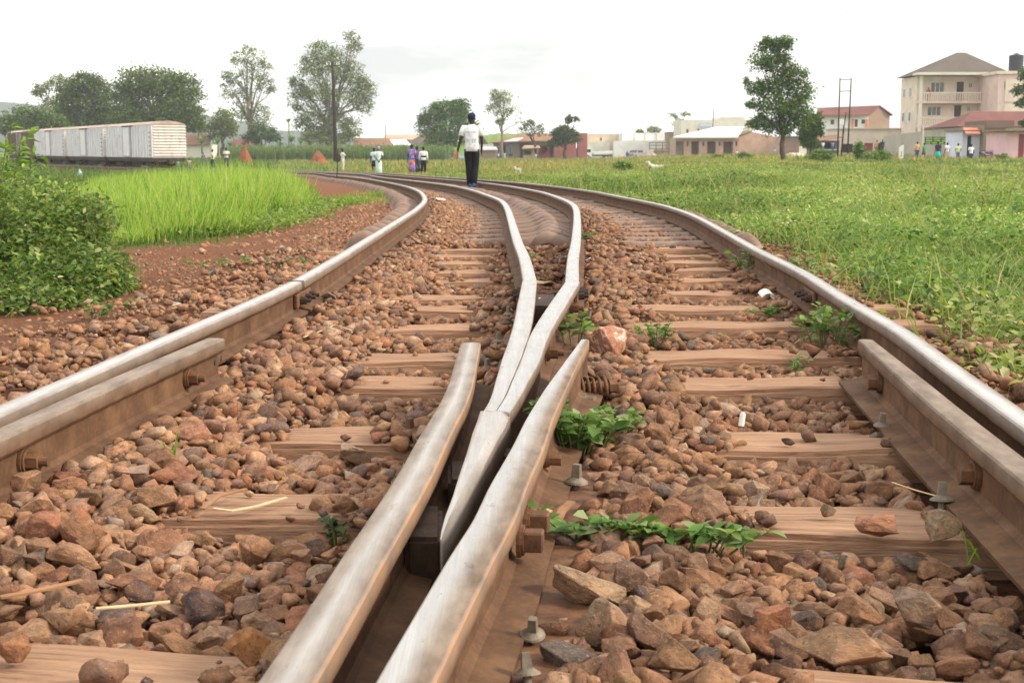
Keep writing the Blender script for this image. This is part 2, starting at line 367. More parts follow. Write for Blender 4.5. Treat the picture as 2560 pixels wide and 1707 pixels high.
# ------------------------------------------------------------------ rails
PROF = [(-.055,-.138),(-.056,-.129),(-.016,-.119),(-.008,-.108),(-.0075,-.05),(-.026,-.041),(-.0305,-.034),(-.0305,-.0055),(-.0265,-.0013),(-.012,-.0002),(0,0),
        (.012,-.0002),(.0265,-.0013),(.0305,-.0055),(.0305,-.034),(.026,-.041),(.0075,-.05),(.008,-.108),(.016,-.119),(.056,-.129),(.055,-.138)]
def rail_mesh(name, P, shine=1.0, top=.15, hl=None, hr=None, foot=1.0, dz=None, band=(-.03, .03), sh=None, orange=0):
    n = len(P); t = np.gradient(P, axis=0); t /= np.linalg.norm(t, axis=1)[:, None]; N = np.stack([t[:, 1], -t[:, 0]], 1)
    pr = np.array(PROF); k = len(pr); V = np.zeros((n, k, 3)); C = np.zeros((n, k, 3))
    hl = np.full(n, 1.0) if hl is None else hl; hr = np.full(n, 1.0) if hr is None else hr
    for j, (u, z) in enumerate(pr):
        s = hl if u < 0 else hr
        wdt = u * s if z > -.045 else u * (foot if z < -.112 else 1.0)
        V[:, j, 0] = P[:, 0] + N[:, 0] * wdt; V[:, j, 1] = P[:, 1] + N[:, 1] * wdt
        V[:, j, 2] = top + grade(P[:, 1]) + z + (0 if dz is None else dz)
        if z > -.004: C[:, j, 0] = shine * (1.0 if abs(u) < .014 else .78) if band[0] <= u <= band[1] else shine * .22
        elif z > -.012: C[:, j, 0] = shine * .3
        if z > -.012: C[:, j, 2] = 1.0
        if sh and z > -.004: C[:, j, 0] = np.interp(u, [-.024, -.012, 0, .012, .024], sh)
        if orange and (-.02 < z < -.004) and u * orange > 0: C[:, j, 1] = .75
    i = np.arange(n * k).reshape(n, k)
    a, b, c, d = i[:-1], i[1:], np.roll(i, -1, 1)[1:], np.roll(i, -1, 1)[:-1]
    F = np.stack([a, b, c, d], -1).reshape(-1, 4)
    F2 = F[:, ::-1]
    me = npmesh(name, V.reshape(-1, 3), [F2], C.reshape(-1, 3), True)
    bm = bmesh.new(); bm.from_mesh(me)
    bm.verts.ensure_lookup_table()
    bm.faces.new([bm.verts[q] for q in i[0]]); bm.faces.new([bm.verts[q] for q in i[-1][::-1]])
    bmesh.ops.recalc_face_normals(bm, faces=bm.faces)
    bm.to_mesh(me); bm.free()
    try: me.set_sharp_from_angle(angle=R(27))
    except Exception: pass
    return me
def rail(name, label, P, group=None, **k):
    o = link(name, rail_mesh(name, P, **k), M['rail'])
    return tag(o, label, 'rail', group)
def cut(k, lo, hi):
    P = LN[k]; q = P[(P[:, 1] >= lo) & (P[:, 1] <= hi)] if k not in ('x',) else P
    return q
JL = atRail(743, 701).y
def split_at(k, y, gap=.006):
    P = LN[k]; i = int(np.argmax(P[:, 1] > y)) if P[-1, 1] > P[0, 1] else int(np.argmax(P[:, 1] < y))
    A = P[:i].copy(); B = P[i:].copy(); return A, B
LA, LB = split_at('L', JL)
g_r = 'rails of the railway turnout'
rl_near = rail('running_rail', 'bright worn rail at left running beside the short guard rail, ending at the bolted joint', LA[:-0 or None], g_r, sh=(.2, .7, 1, .95, .5))
rl_far = rail('running_rail', 'outermost curved rail left of the steel sleepers, beyond the bolted joint', LB + np.array([0, .008]), g_r, sh=(.25, .75, 1, .95, .5))
rr = rail('running_rail', 'long worn rail along the weeds on the right edge of the track', LN['R'], g_r, sh=(.5, .95, 1, .6, .15))
JF = 5.95
rfl = rail('closure_rail', 'polished rail curving away left from the crossing nose, second from the left', LN['FL'] + np.array([0, .004]), g_r)
rfr = rail('closure_rail', 'polished rail bending right then left beyond the crossing, third from the left', LN['FR'] + np.array([0, .008]), g_r)
# crossing vee: two machined legs meeting in a tapered nose
def taper(P, y0, y1, a, b): return np.interp(P[:, 1], [y0, y1], [a, b])
vl = LN['VL']; vr = LN['VR']
vy0 = vl[:, 1].min()
sp = xat('VR', vl[:, 1]) - vl[:, 0]; hw = np.clip(sp / 2 / .0305, .25, 1.0) * .985
rail('vee_rail', 'left polished leg of the crossing vee, joining the nose on its left side', vl, g_r, shine=.92, hr=hw, hl=np.clip(np.interp(vl[:, 1], [2.9, 4.2, 5], [.62, .95, 1.12]), .5, 1.3), foot=.4)
sp = vr[:, 0] - xat('VL', vr[:, 1]); hw = np.clip(sp / 2 / .0305, .25, 1.0) * .985
rail('vee_rail', 'right polished leg of the crossing vee with bolts along its web', vr, g_r, hl=hw, hr=np.clip(np.interp(vr[:, 1], [2.9, 4.2, 5], [.62, .95, 1.12]), .5, 1.3), foot=.6)
def nose():
    rows = [(1027, 1201, 1273.0), (1052, 1193, 1262), (1078, 1182, 1244), (1130, 1166, 1215), (1178, 1148, 1187), (1225, 1132, 1162), (1271, 1112, 1134), (1300, 1103, 1116), (1313, 1100, 1107)]
    V = []; C = []; F = []
    for i, (py, a, b) in enumerate(rows):
        dz = -.0 - .022 * (i / 8.0) ** 1.6
        p, q = at(a, py, .149), at(b, py, .149); w = (q.x - p.x)
        br = .25 + .35 * i / 8
        for (x, z, s) in ((p.x, -.0, .3), (p.x + .15 * w, .0, 1), (p.x + (1 - br) * w, 0, 1), (p.x + w * 1.02, -.012 - .006 * i / 8, .55), (p.x + w * 1.06, -.045, .08), (p.x + w * .8, -.135, 0), (p.x + w * .2, -.135, 0), (p.x - .03 * w, -.04, .05)):
            V.append((x, p.y, .149 + dz * (1 if z > -.1 else 0) + z)); C.append((s, 0, 0))
    n = 8
    for i in range(len(rows) - 1):
        for j in range(n): F.append((i*n+j, i*n+(j+1) % n, (i+1)*n+(j+1) % n, (i+1)*n+j))
    me = npmesh('crossing_nose', V, np.array(F), np.array(C) * .85, True)
    bm = bmesh.new(); bm.from_mesh(me); bm.verts.ensure_lookup_table()
    bm.faces.new([bm.verts[q] for q in range(n)]); bm.faces.new([bm.verts[q] for q in range(len(rows) * n - n, len(rows) * n)][::-1])
    bmesh.ops.recalc_face_normals(bm, faces=bm.faces); bm.to_mesh(me); bm.free(); me.set_sharp_from_angle(angle=R(40))
    tag(link('crossing_nose', me, M['rail']), 'worn silvery pointed steel nose in the gap between the two wing rails', 'crossing nose')
nose()
wl = LN['WL']; wr = LN['WR']
tp = lambda P, ys, vs_: np.interp(P[:, 1], ys, vs_)
rwl = rail('wing_rail', 'left wing rail of the crossing, flat grey top with an orange rusty edge', wl, g_r, sh=(.15, .3, .75, .42, .12), orange=1, hl=tp(wl, [1, 4], [1.04, .98]), hr=tp(wl, [1, 2.6, 3.1, 4], [1.04, 1.04, 1.0, .96]), band=(-.03, .02))
rwr = rail('wing_rail', 'right wing rail of the crossing, pitted bright band and brown outer side', wr, g_r, sh=(.9, .95, .5, .12, .02), orange=1, hl=tp(wr, [1, 2.2, 3.2, 4.05], [1.05, 1.08, .95, .42]), hr=tp(wr, [1, 2.5, 4.05], [1.06, 1.04, .4]), foot=1.25, band=(-.03, .001))
rcl = rail('guard_rail', 'short dull guard rail beside the left bright rail, with nuts and holes', LN['CL'], g_r, shine=.16, hl=tp(LN['CL'], [1, 4], [1.0, .95]))
rcr = rail('guard_rail', 'short dark guard rail beside the right rail, with bolt heads on its web', LN['CR'], g_r, shine=.12, hr=tp(LN['CR'], [3.2, 4.05], [1, .75]), hl=tp(LN['CR'], [3.2, 4.05], [1, .75]), foot=1.35)
def hexn(c, axis, r, h, n=6): return MB().cyl(Vector(c), Vector(c) + Vector(axis) * h, r, n=n)
def side_bolt(parent, k, y, side, z=.075, r=.02, square=False, name='bolt', thread=True, off=.0085):
    """a nut with washer and thread on the web of rail k at distance y, on its left (-1) or right (+1) side"""
    x = float(xat(k, y)); dx = float(xat(k, y + .05) - xat(k, y - .05)) / .1
    ax = Vector((side, -side * dx, 0)).normalized(); c = Vector((x, y, z)) + ax * off
    m = MB().cyl(c, c + ax * .007, r * 1.45, n=16).cyl(c + ax * .007, c + ax * .012, r * 1.3, n=16)
    if square: m.box(c + ax * .027, (.034, .034, .034), rot=ax.to_track_quat('X', 'Z').to_matrix().to_4x4(), bev=.003)
    else: m.cyl(c + ax * .012, c + ax * .037, r, n=6)
    if thread: m.cyl(c + ax * .036, c + ax * .056, r * .52, n=10)
    return m.build(name, M['rust'], parent)
for y_, s_ in ((at(462, 945, .075).y, 1), (at(76, 1152, .075).y, 1), (2.35, 1), (1.75, 1)): side_bolt(rcl, 'CL', y_, s_)
for yy in (at(500, 906, .08).y, at(524, 893, .085).y):
    x = float(xat('CL', yy)); MB().cyl((x + .0078, yy, .08), (x + .0092, yy, .08), .0095, n=14).build('bolt_hole', M['darkiron'], rcl)
for y_, s_ in ((at(2188, 952, .08).y, -1), (at(2409, 1180, .08).y, -1), (1.9, -1)): side_bolt(rcr, 'CR', y_, s_, r=.022, thread=False)
for py in (1313, 1360): side_bolt(rwr, 'WR', at(1300, py, .06).y, 1, z=.068, square=True, thread=False, off=.02)
side_bolt(rwr, 'WR', at(1365, 1160, .05).y, 1, z=.06, r=.012, thread=False)
def joint(parent, k, y, side, L=.34):
    x = float(xat(k, y)); dx = float(xat(k, y + .1) - xat(k, y - .1)) / .2
    ax = Vector((side, -side * dx, 0)).normalized(); tx = Vector((dx, 1, 0)).normalized()
    c = Vector((x, y, .072 + float(grade(y)))) + ax * .018
    o = MB().box(c, (.02, L, .06), rz=-math.atan(dx), bev=.005).build('fishplate', M['rust'], parent)
    for q in (-.11, .02, .12):
        b = c + tx * q + ax * .01; MB().cyl(b, b + ax * .026, .017, n=6).cyl(b + ax * .02, b + ax * .045, .009, n=8).build('bolt', M['darkiron'], o)
    return o
joint(rl_far, 'L', JL + .02, 1); joint(rl_far, 'L', JL + .02, -1)
joint(rfr, 'FR', JF + .18, 1, .4); joint(rfl, 'FL', JF + .18, -1, .4)
joint(rr, 'R', at(2028, 730, .09).y, -1, .3)
vrl = bpy.data.objects['vee_rail.001']
for (px, py) in ((1441, 769), (1415, 815), (1386, 881)): side_bolt(vrl, 'VR', at(px, py, .07).y, 1, z=.07, r=.02, off=.012)
# filler blocks in the throat, rusty bed plate
def block(px0, px1, py0, py1, z0, z1, label, mt='rustdark'):
    a, b, c, d = at(px0, py1, z1), at(px1, py1, z1), at(px1, py0, z1), at(px0, py0, z1)
    m = MB().prism([(v.x, v.y, z1) for v in (a, b, c, d)], (0, 0, z0 - z1)); bmesh.ops.bevel(m.bm, geom=m.bm.edges[:], offset=.008, segments=2, affect='EDGES'); tag(m.build('filler_block', M[mt]), label, 'block', 'filler blocks in the crossing')
block(1012, 1106, 1262, 1345, .0, .09, 'dark iron filler block under the tip of the crossing nose')
block(1120, 1195, 1150, 1200, .0, .085, 'dark iron filler block left of the crossing nose, behind the tip')
block(1236, 1330, 1118, 1142, .0, .08, 'small dark filler block right of the crossing nose')
block(1318, 1390, 735, 765, .03, .1, 'square filler block between the two vee legs near their joints')
pl = MB()
pts = []
def plate(ks, y0, y1, o0, o1, z0=-.012, z1=.012):
    ys = np.linspace(y0, y1, 24); a = [(float(xat(ks[0], y)) + o0, y, z1) for y in ys]; b = [(float(xat(ks[1], y)) + o1, y, z1) for y in ys]
    return MB().prism(a + b[::-1], (0, 0, z0 - z1))
tag(plate(('WL', 'WR'), .4, 2.95, -.055, .155, -.02, .0105).build('bed_plate', M['rust']), 'wide rusty iron bed plate under both wing rails', 'plate')
tag(plate(('VL', 'VR'), 3.02, 5.2, -.08, .11, -.02, .0105).build('bed_plate', M['rust']), 'rusty iron bed plate under the two vee legs', 'plate')

# ------------------------------------------------------------------ wooden bearers
BE = []
def bearer(i, l, r, far, vis, label):
    a, b = at(*l, 0), at(*r, 0); t = (b - a).normalized(); n = Vector((-t.y, t.x, 0)); w = .235 + .015 * rnd.random()
    if far: a = a - n * (w / 2); b = b - n * (w / 2)
    f = lambda x: a + t * ((x - a.x) / t.x)
    mid = f(.05); x0 = float(xat('L', mid.y)) - (.42 if mid.y > 4.5 else .38) - .1 * rnd.random(); x1 = float(xat('R', mid.y)) + .36 + .1 * rnd.random()
    p, q = f(x0), f(x1); c = (p + q) / 2; c.z = -.065; ang = math.atan2(t.y, t.x)
    bm = bmesh.new(); bmesh.ops.create_cube(bm, size=1.0, matrix=Matrix.Diagonal(((q - p).length, w, .13, 1)))
    bmesh.ops.bevel(bm, geom=bm.edges[:], offset=.012, segments=2, affect='EDGES')
    bmesh.ops.subdivide_edges(bm, edges=[e for e in bm.edges if e.calc_length() > 1], cuts=60)
    for v in bm.verts:
        k = .006 if v.co.z > 0 else 0
        v.co.z += k * (math.sin(v.co.x * 5.1 + i) + math.sin(v.co.x * 13.0 + i * 2 + v.co.y * 20)) * .5; v.co.y += .008 * math.sin(v.co.x * 4.3 + i * 1.7)
    me = bpy.data.meshes.new('wooden_sleeper'); bm.to_mesh(me); bm.free()
    o = link('wooden_sleeper', me, M['wood']); o.location = c; o.rotation_euler = (0, 0, ang)
    tag(o, label, 'sleeper', 'wooden sleepers under the turnout')
    for k in ('L', 'R'):
        y = f(float(xat(k, mid.y))).y; x = float(xat(k, y))
        pt = MB().box((0, 0, 0), (.26, .17, .012), bev=.002).build('tie_plate', M['rust'], o)
        pt.matrix_parent_inverse = Matrix(); pt.location = Matrix.Rotation(-ang, 3, 'Z') @ (Vector((x, y, .0065)) - c)
    rows = [(at(v0, l[1], 0).x, at(v1, r[1], 0).x) for v0, v1 in vis]
    BE.append((a, t, n, w, rows))
ORD = 'nearest|second nearest|third nearest|fourth nearest|fifth nearest|sixth nearest|seventh|eighth|ninth|tenth|eleventh|twelfth|thirteenth'.split('|')
EX = ['smooth reddish wooden sleeper crossing the very bottom of the view', 'deeply cracked wooden sleeper with a straw on it', 'wooden sleeper passing just beyond the tip of the crossing nose', 'broad pale wooden sleeper running under the red and white rock', 'wooden sleeper at the far ends of the wing rails',
      'wooden sleeper just behind the red and white rock']
DAT = [((80,1599),(2506,1695),1,[(-400,590),(1860,3200)]), ((600,1222),(2216,1262),1,[(510,880),(1815,2330)]), ((800,1066),(2150,1079),1,[(697,1000),(1785,2185)]), ((1000,941),(2000,943),1,[(880,1130),(1632,2095)]), ((1000,882),(1800,874),1,[(914,1165),(1605,2060)]), ((1000,811),(1800,803),1,[(985,1208),(1570,2005)]),
       ((1150,772),(1800,770),0,[(1030,1200),(1575,1900)]), ((1150,741),(1800,731),0,[(1000,1215),(1660,1850)]), ((1150,701),(1800,699),0,[(1070,1240),(1676,1840)]), ((1150,680),(1800,675),0,[(1075,1240),(1665,1830)]), ((1150,658),(1800,656),0,[(1080,1240),(1660,1820)]), ((1150,641),(1800,639),0,[(1090,1240),(1650,1800)]), ((1150,625),(1800,619),0,[(1100,1240),(1640,1790)])]
for i, (l, r, far, vis) in enumerate(DAT):
    bearer(i, l, r, far, vis, EX[i] if i < len(EX) else 'wooden sleeper, %s counting from the bottom of the view' % ORD[i])

# ------------------------------------------------------------------ steel trough sleepers of the two curved tracks
def tie_mesh():
    us = np.linspace(-.95, .95, 45); V = []; F = []
    zs = np.interp(abs(us), [0, .3, .45, .58, .66, .76, .84, .95], [-.012, -.006, .0, .0, .03, .068, .05, -.10])
    ws = np.interp(abs(us), [0, .6, .95], [.1, .1, .115])
    ang = np.linspace(0, math.pi, 11)
    for u, z, w in zip(us, zs, ws):
        for a in ang: V.append((u, -math.cos(a) * w, z + .012 + .085 * (min(1.0, math.sin(a) * 1.25) - 1)))
    k = len(ang)
    for i in range(len(us) - 1):
        for j in range(k - 1): F.append((i*k+j, (i+1)*k+j, (i+1)*k+j+1, i*k+j+1))
    return npmesh('steel_sleeper', V, np.array(F), None, True)
tie_me = tie_mesh(); tie_me.materials.append(M['tie'])
TIES = []
def ties(kl, kr, y0, label, group):
    y = y0; first = True
    while y < 104:
        xl, xr = float(xat(kl, y)), float(xat(kr, y)); x2, x3 = float(xat(kl, y + .6)), float(xat(kr, y + .6))
        h = math.atan2((x2 + x3) - (xl + xr), 1.2); c = ((xl + xr) / 2, y)
        if kr == 'R' : c = (xr - .5 / math.cos(h) + (.0), y)
        elif kl == 'L': c = (xl + .5 / math.cos(h), y)
        o = bpy.data.objects.new('steel_sleeper', tie_me); COL.objects.link(o)
        o.location = (c[0], c[1], float(grade(y)) + rnd.uniform(-.008, .006)); o.rotation_euler = (rnd.uniform(-.02, .02), rnd.uniform(-.015, .015), -h + rnd.uniform(-.03, .03))
        tag(o, label, 'sleeper', group); TIES.append((c[0], c[1], h, kl == 'L'))
        y += (.62 if y < 58 else 1.1) * math.cos(h) * rnd.uniform(.94, 1.06)
ties('L', 'FL', 11.0, 'rusty pressed steel sleeper with rounded ends under the left curved track', 'steel sleepers of the left track')
ties('FR', 'R', 10.7, 'rusty pressed steel sleeper with rounded ends under the right curved track', 'steel sleepers of the right track')

# ------------------------------------------------------------------ ballast stones
def hull_proto(seed, n, cuts=0):
    r = random.Random(seed); bm = bmesh.new()
    for i in range(n):
        p = Vector((r.gauss(0, 1), r.gauss(0, 1), r.gauss(0, 1))).normalized() * r.uniform(.74, 1.16); bm.verts.new(p)
    bmesh.ops.convex_hull(bm, input=bm.verts[:]); bmesh.ops.delete(bm, geom=[v for v in bm.verts if not v.link_faces], context='VERTS')
    bmesh.ops.dissolve_limit(bm, angle_limit=R(16), verts=bm.verts[:], edges=bm.edges[:])
    if cuts == 3: bmesh.ops.bevel(bm, geom=bm.edges[:], offset=.035, segments=1, affect='EDGES', clamp_overlap=True)
    bmesh.ops.triangulate(bm, faces=bm.faces[:])
    if cuts:
        bmesh.ops.subdivide_edges(bm, edges=[e for e in bm.edges if e.calc_length() > .2], cuts=cuts, use_grid_fill=True); bmesh.ops.triangulate(bm, faces=bm.faces[:])
        o = [r.uniform(0, 9) for _ in range(9)]
        for v in bm.verts:
            q = v.co.copy(); f = 0
            for k, w in ((2.2, .05), (5.0, .03), (11.0, .014)): f += w * (math.sin(q.x * k + o[0] + 1.7 * math.sin(q.y * k + o[1])) + math.sin(q.y * k * 1.1 + o[2] + 1.7 * math.sin(q.z * k + o[3])) + math.sin(q.z * k * .9 + o[4] + 1.7 * math.sin(q.x * k + o[5]))) * .6
            v.co += q.normalized() * f
    bmesh.ops.recalc_face_normals(bm, faces=bm.faces)
    me = bpy.data.meshes.new('stone'); bm.to_mesh(me); bm.free(); 
    v = np.zeros(len(me.vertices) * 3, np.float32); me.vertices.foreach_get('co', v); f = np.zeros(len(me.polygons) * 3, np.int32); me.polygons.foreach_get('vertices', f)
    return me, v.reshape(-1, 3), f.reshape(-1, 3)
def stone_proto(seed, lod):
    return hull_proto(seed, {2: 17, 1: 15, 0: 12, 3: 9}[lod], {2: 3, 1: 1}.get(lod, 0))
    if lod in (0, 3): return hull_proto(seed, 12 if lod == 0 else 9)
    """a broken stone: a ball cut by random planes, its edges eased and its faces roughened"""
    r = random.Random(seed); bm = bmesh.new(); bmesh.ops.create_icosphere(bm, subdivisions={2: 4, 1: 3, 0: 2, 3: 1}[lod] + 0, radius=1.0)
    q = np.random.default_rng(seed); n = 12; N = q.normal(size=(n, 3)); N /= np.linalg.norm(N, axis=1)[:, None]; h = q.uniform(.50, 1.0, n)
    C3 = q.normal(size=(3, 3))
    for v in bm.verts:
        d = np.array(v.co.normalized()); k = N @ d; t = np.where(k > .05, h / np.maximum(k, .05), 9.0); t = np.minimum(t, 1.25)
        ex = 90.0; rad = (np.sum(t ** -ex)) ** (-1 / ex)
        p = d * rad; f = 0
        for a, w in ((2.6, .035), (6.5, .03), (13.0, .022)):
            f += w * math.sin(p[0] * a + C3[0, 0] * 9 + math.sin(p[1] * a * .8)) * math.sin(p[1] * a * 1.13 + C3[1, 1] * 9 + math.sin(p[2] * a)) * math.sin(p[2] * a * .93 + C3[2, 2] * 9) * 1.6
        v.co = Vector(d * (rad + f))
    bmesh.ops.triangulate(bm, faces=bm.faces[:])
    me = bpy.data.meshes.new('stone'); bm.to_mesh(me); bm.free()
    v = np.zeros(len(me.vertices) * 3, np.float32); me.vertices.foreach_get('co', v)
    f = np.zeros(len(me.polygons) * 3, np.int32); me.polygons.foreach_get('vertices', f)
    return me, v.reshape(-1, 3), f.reshape(-1, 3)
PROTO = {l: [stone_proto(100 * l + s, l) for s in range(16)] for l in (0, 1, 2, 3)}
PAL = np.array([(.29,.155,.082),(.33,.18,.09),(.36,.22,.125),(.23,.135,.085),(.15,.1,.075),(.29,.13,.066),(.42,.29,.19),(.26,.155,.09)]) * np.array([1.04, 1.06, 1.17])
PW = np.array([.28, .21, .16, .15, .035, .055, .045, .065])
def rotm(n):
    q = rng.normal(size=(n, 4)); q /= np.linalg.norm(q, axis=1)[:, None]; w, x, y, z = q.T
    return np.stack([1-2*(y*y+z*z), 2*(x*y-z*w), 2*(x*z+y*w), 2*(x*y+z*w), 1-2*(x*x+z*z), 2*(y*z-x*w), 2*(x*z-y*w), 2*(y*z+x*w), 1-2*(x*x+y*y)], -1).reshape(-1, 3, 3)
def scatter():
    out = []
    for y0, y1, cell, passes, rm in ((.9, 4.4, .030, 2, .0168), (.9, 3.2, .02, 1, .008), (4.4, 9.2, .032, 2, .0165), (9.2, 18, .042, 1, .0195), (18, 46, .08, 1, .026)):
        for ps in range(passes):
            xs = np.arange(-3.4, 3.4, cell); ys = np.arange(y0, y1, cell); X, Y = np.meshgrid(xs, ys)
            X = X.ravel() + rng.uniform(-.5, .5, X.size) * cell; Y = Y.ravel() + rng.uniform(-.5, .5, Y.size) * cell
            xl, xr = xat('L', Y), xat('R', Y)
            ok = (X > xl - .95) & (X < xr + .75) & (np.abs(X / np.maximum(Y, .1)) < np.where(Y < 5, .8, .5))
            dd = corridor(X, Y); ok &= rng.random(X.size) < np.where(dd > -.42, np.clip(.38 - (dd + .2) * .7, .02, .5), 1.0)
            X, Y = X[ok], Y[ok]; n = len(X)
            r = np.clip(rm * np.exp(rng.normal(0, .45, n)), .006, .036)
            if ps: r *= rng.uniform(.75, 1.15, n)
            out.append((X, Y, r, np.full(n, ps)))
    n_ = 26000; Y = rng.uniform(4.5, 26, n_); X = xat('L', Y) - .7 - rng.random(n_) ** 1.4 * (2.6 + .05 * Y); q = (vnoise(X, Y, .7, 77) + rng.normal(0, .2, n_)) > .42   # pebbles on the earth path
    X, Y = X[q], Y[q]; out.append((X, Y, np.clip(.008 * np.exp(rng.normal(0, .5, len(X))) * (1 + Y * .03), .004, .04), np.full(len(X), 2)))
    X, Y, r, ps = [np.concatenate(q) for q in zip(*out)]
    n = len(X); keep = np.ones(n, bool)
    xl, xr, fl, fr = [xat(k, Y) for k in ('L', 'R', 'FL', 'FR')]
    near = Y < 5.95
    cl = np.where(Y < 4.02, xat('WL', Y), np.where(near, xat('VL', Y), fl)); cr_ = np.where(Y < 4.05, xat('WR', Y), np.where(near, xat('VR', Y), fr))
    inL = (X > xl) & (X < cl); inR = (X > cr_) & (X < xr); mid = (X >= cl) & (X <= cr_)
    tl = (X - xl) / (cl - xl); tr = (X - cr_) / (xr - cr_)
    mound = np.zeros(n)
    mound += np.where(inL, .045 * np.exp(-((tl - .3) / .25) ** 2), 0) + np.where(inR, .05 * np.exp(-((tr - .2) / .17) ** 2), 0)
    mound += np.where(inL & (Y < 3.3), .03 * np.exp(-((tl - .1) / .2) ** 2), 0)
    base = grade(Y) - .052 + mound
    outside = (X < xl) | (X > xr); base = np.where(outside, grade(Y) - .04 - .085 * sm(-.05, .9, corridor(X, Y)), base)
    base = np.where((Y > 10.3) & ~outside & ~mid, base + .02, base); base = np.where((Y > 10.3) & (mid | (X < xl)), base - .045, base)
    base = np.where(ps == 2, T(X, Y) - r * .35, base)
    # bearers
    for a, t, nn, w, vis in BE:
        d = (X - a.x) * nn.x + (Y - a.y) * nn.y; on = np.abs(d) < w / 2 + r * .35
        v = np.zeros(n, bool)
        for i, (v0, v1) in enumerate(vis): v |= (X > v0 + rng.uniform(-.05, .05, n)) & (X < v1 + rng.uniform(-.05, .05, n))
        top = on & (rng.random(n) < .99) & v & ~outside
        keep &= ~top; base = np.where(on & v, .0, np.where(on, np.maximum(base, -.006), base))
        nearv = (np.abs(d) < w / 2 + .12) & v & ~on; base = np.where(nearv, np.minimum(base, -.06), base)
        keep &= ~(on & outside & (Y > 5.4) & (rng.random(n) < .8))
    for (tx, ty, h, left) in TIES:
        if ty > 46: continue
        k = np.abs(Y - ty) < 1.2
        d = -(X[k] - tx) * math.sin(-h) * -1 + (Y[k] - ty) * math.cos(h); u = (X[k] - tx) * math.cos(h) - (Y[k] - ty) * math.sin(h)
        d = (Y[k] - ty) * math.cos(h) + (X[k] - tx) * math.sin(h)
        on = (np.abs(d) < .12) & (u > (-.05 if left else -.22)) & (u < .95) | (np.abs(d) < .14) & (u < -.56) & (u > -.95)
        kk = np.where(k)[0]; keep[kk[on & (rng.random(len(kk)) < .95)]] = False
    # rails
    for k, lo, hi, clr in (('L', -9, 60, .05), ('R', -9, 60, .05), ('FL', 5.9, 60, .05), ('FR', 5.9, 60, .05), ('VL', 2.9, 5.95, .045), ('VR', 2.9, 5.95, .07), ('WL', -9, 4.02, .05), ('WR', -9, 4.1, .07), ('CL', -9, 4.12, .05), ('CR', -9, 4.1, .065)):
        q = (Y > lo) & (Y < hi); keep &= ~(q & (np.abs(X - xat(k, Y)) < clr + r * .7))
    keep &= ~((Y < 4.0) & (X > xl) & (X < xat('CL', Y))); keep &= ~((Y < 4.0) & (X < xr) & (X > xat('CR', Y)))
    keep &= ~((Y < 3.15) & mid); keep &= ~((Y < 2.9) & (X > cr_) & (X < cr_ + .125) & (rng.random(n) < .9))
    keep &= ~((Y >= 3.15) & (Y < 5.2) & mid & (rng.random(n) < .75))
    base = np.where(mid & near, np.minimum(base, -.03), base)
    big = np.where(ps == 1, .5, .15)
    z = base + r * (.3 + big * rng.random(n)) + np.where(ps == 1, .012, 0)
    sq = np.stack([rng.uniform(.85, 1.45, n), rng.uniform(.75, 1.15, n), rng.uniform(.5, .85, n)], 1)
    ci = rng.choice(len(PAL), n, p=PW / PW.sum()); c = PAL[ci] * rng.uniform(.78, 1.2, (n, 1)) * (1 + rng.normal(0, .022, (n, 3)))
    grey = (rng.random(n) < .025); c[grey] = c[grey].mean(1)[:, None] * np.array([1.0, .8, .66])
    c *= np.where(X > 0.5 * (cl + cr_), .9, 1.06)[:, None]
    return dict(x=X[keep], y=Y[keep], z=z[keep], r=r[keep], s=sq[keep], c=np.clip(c[keep], .02, .6), ps=ps[keep])
ST = scatter()
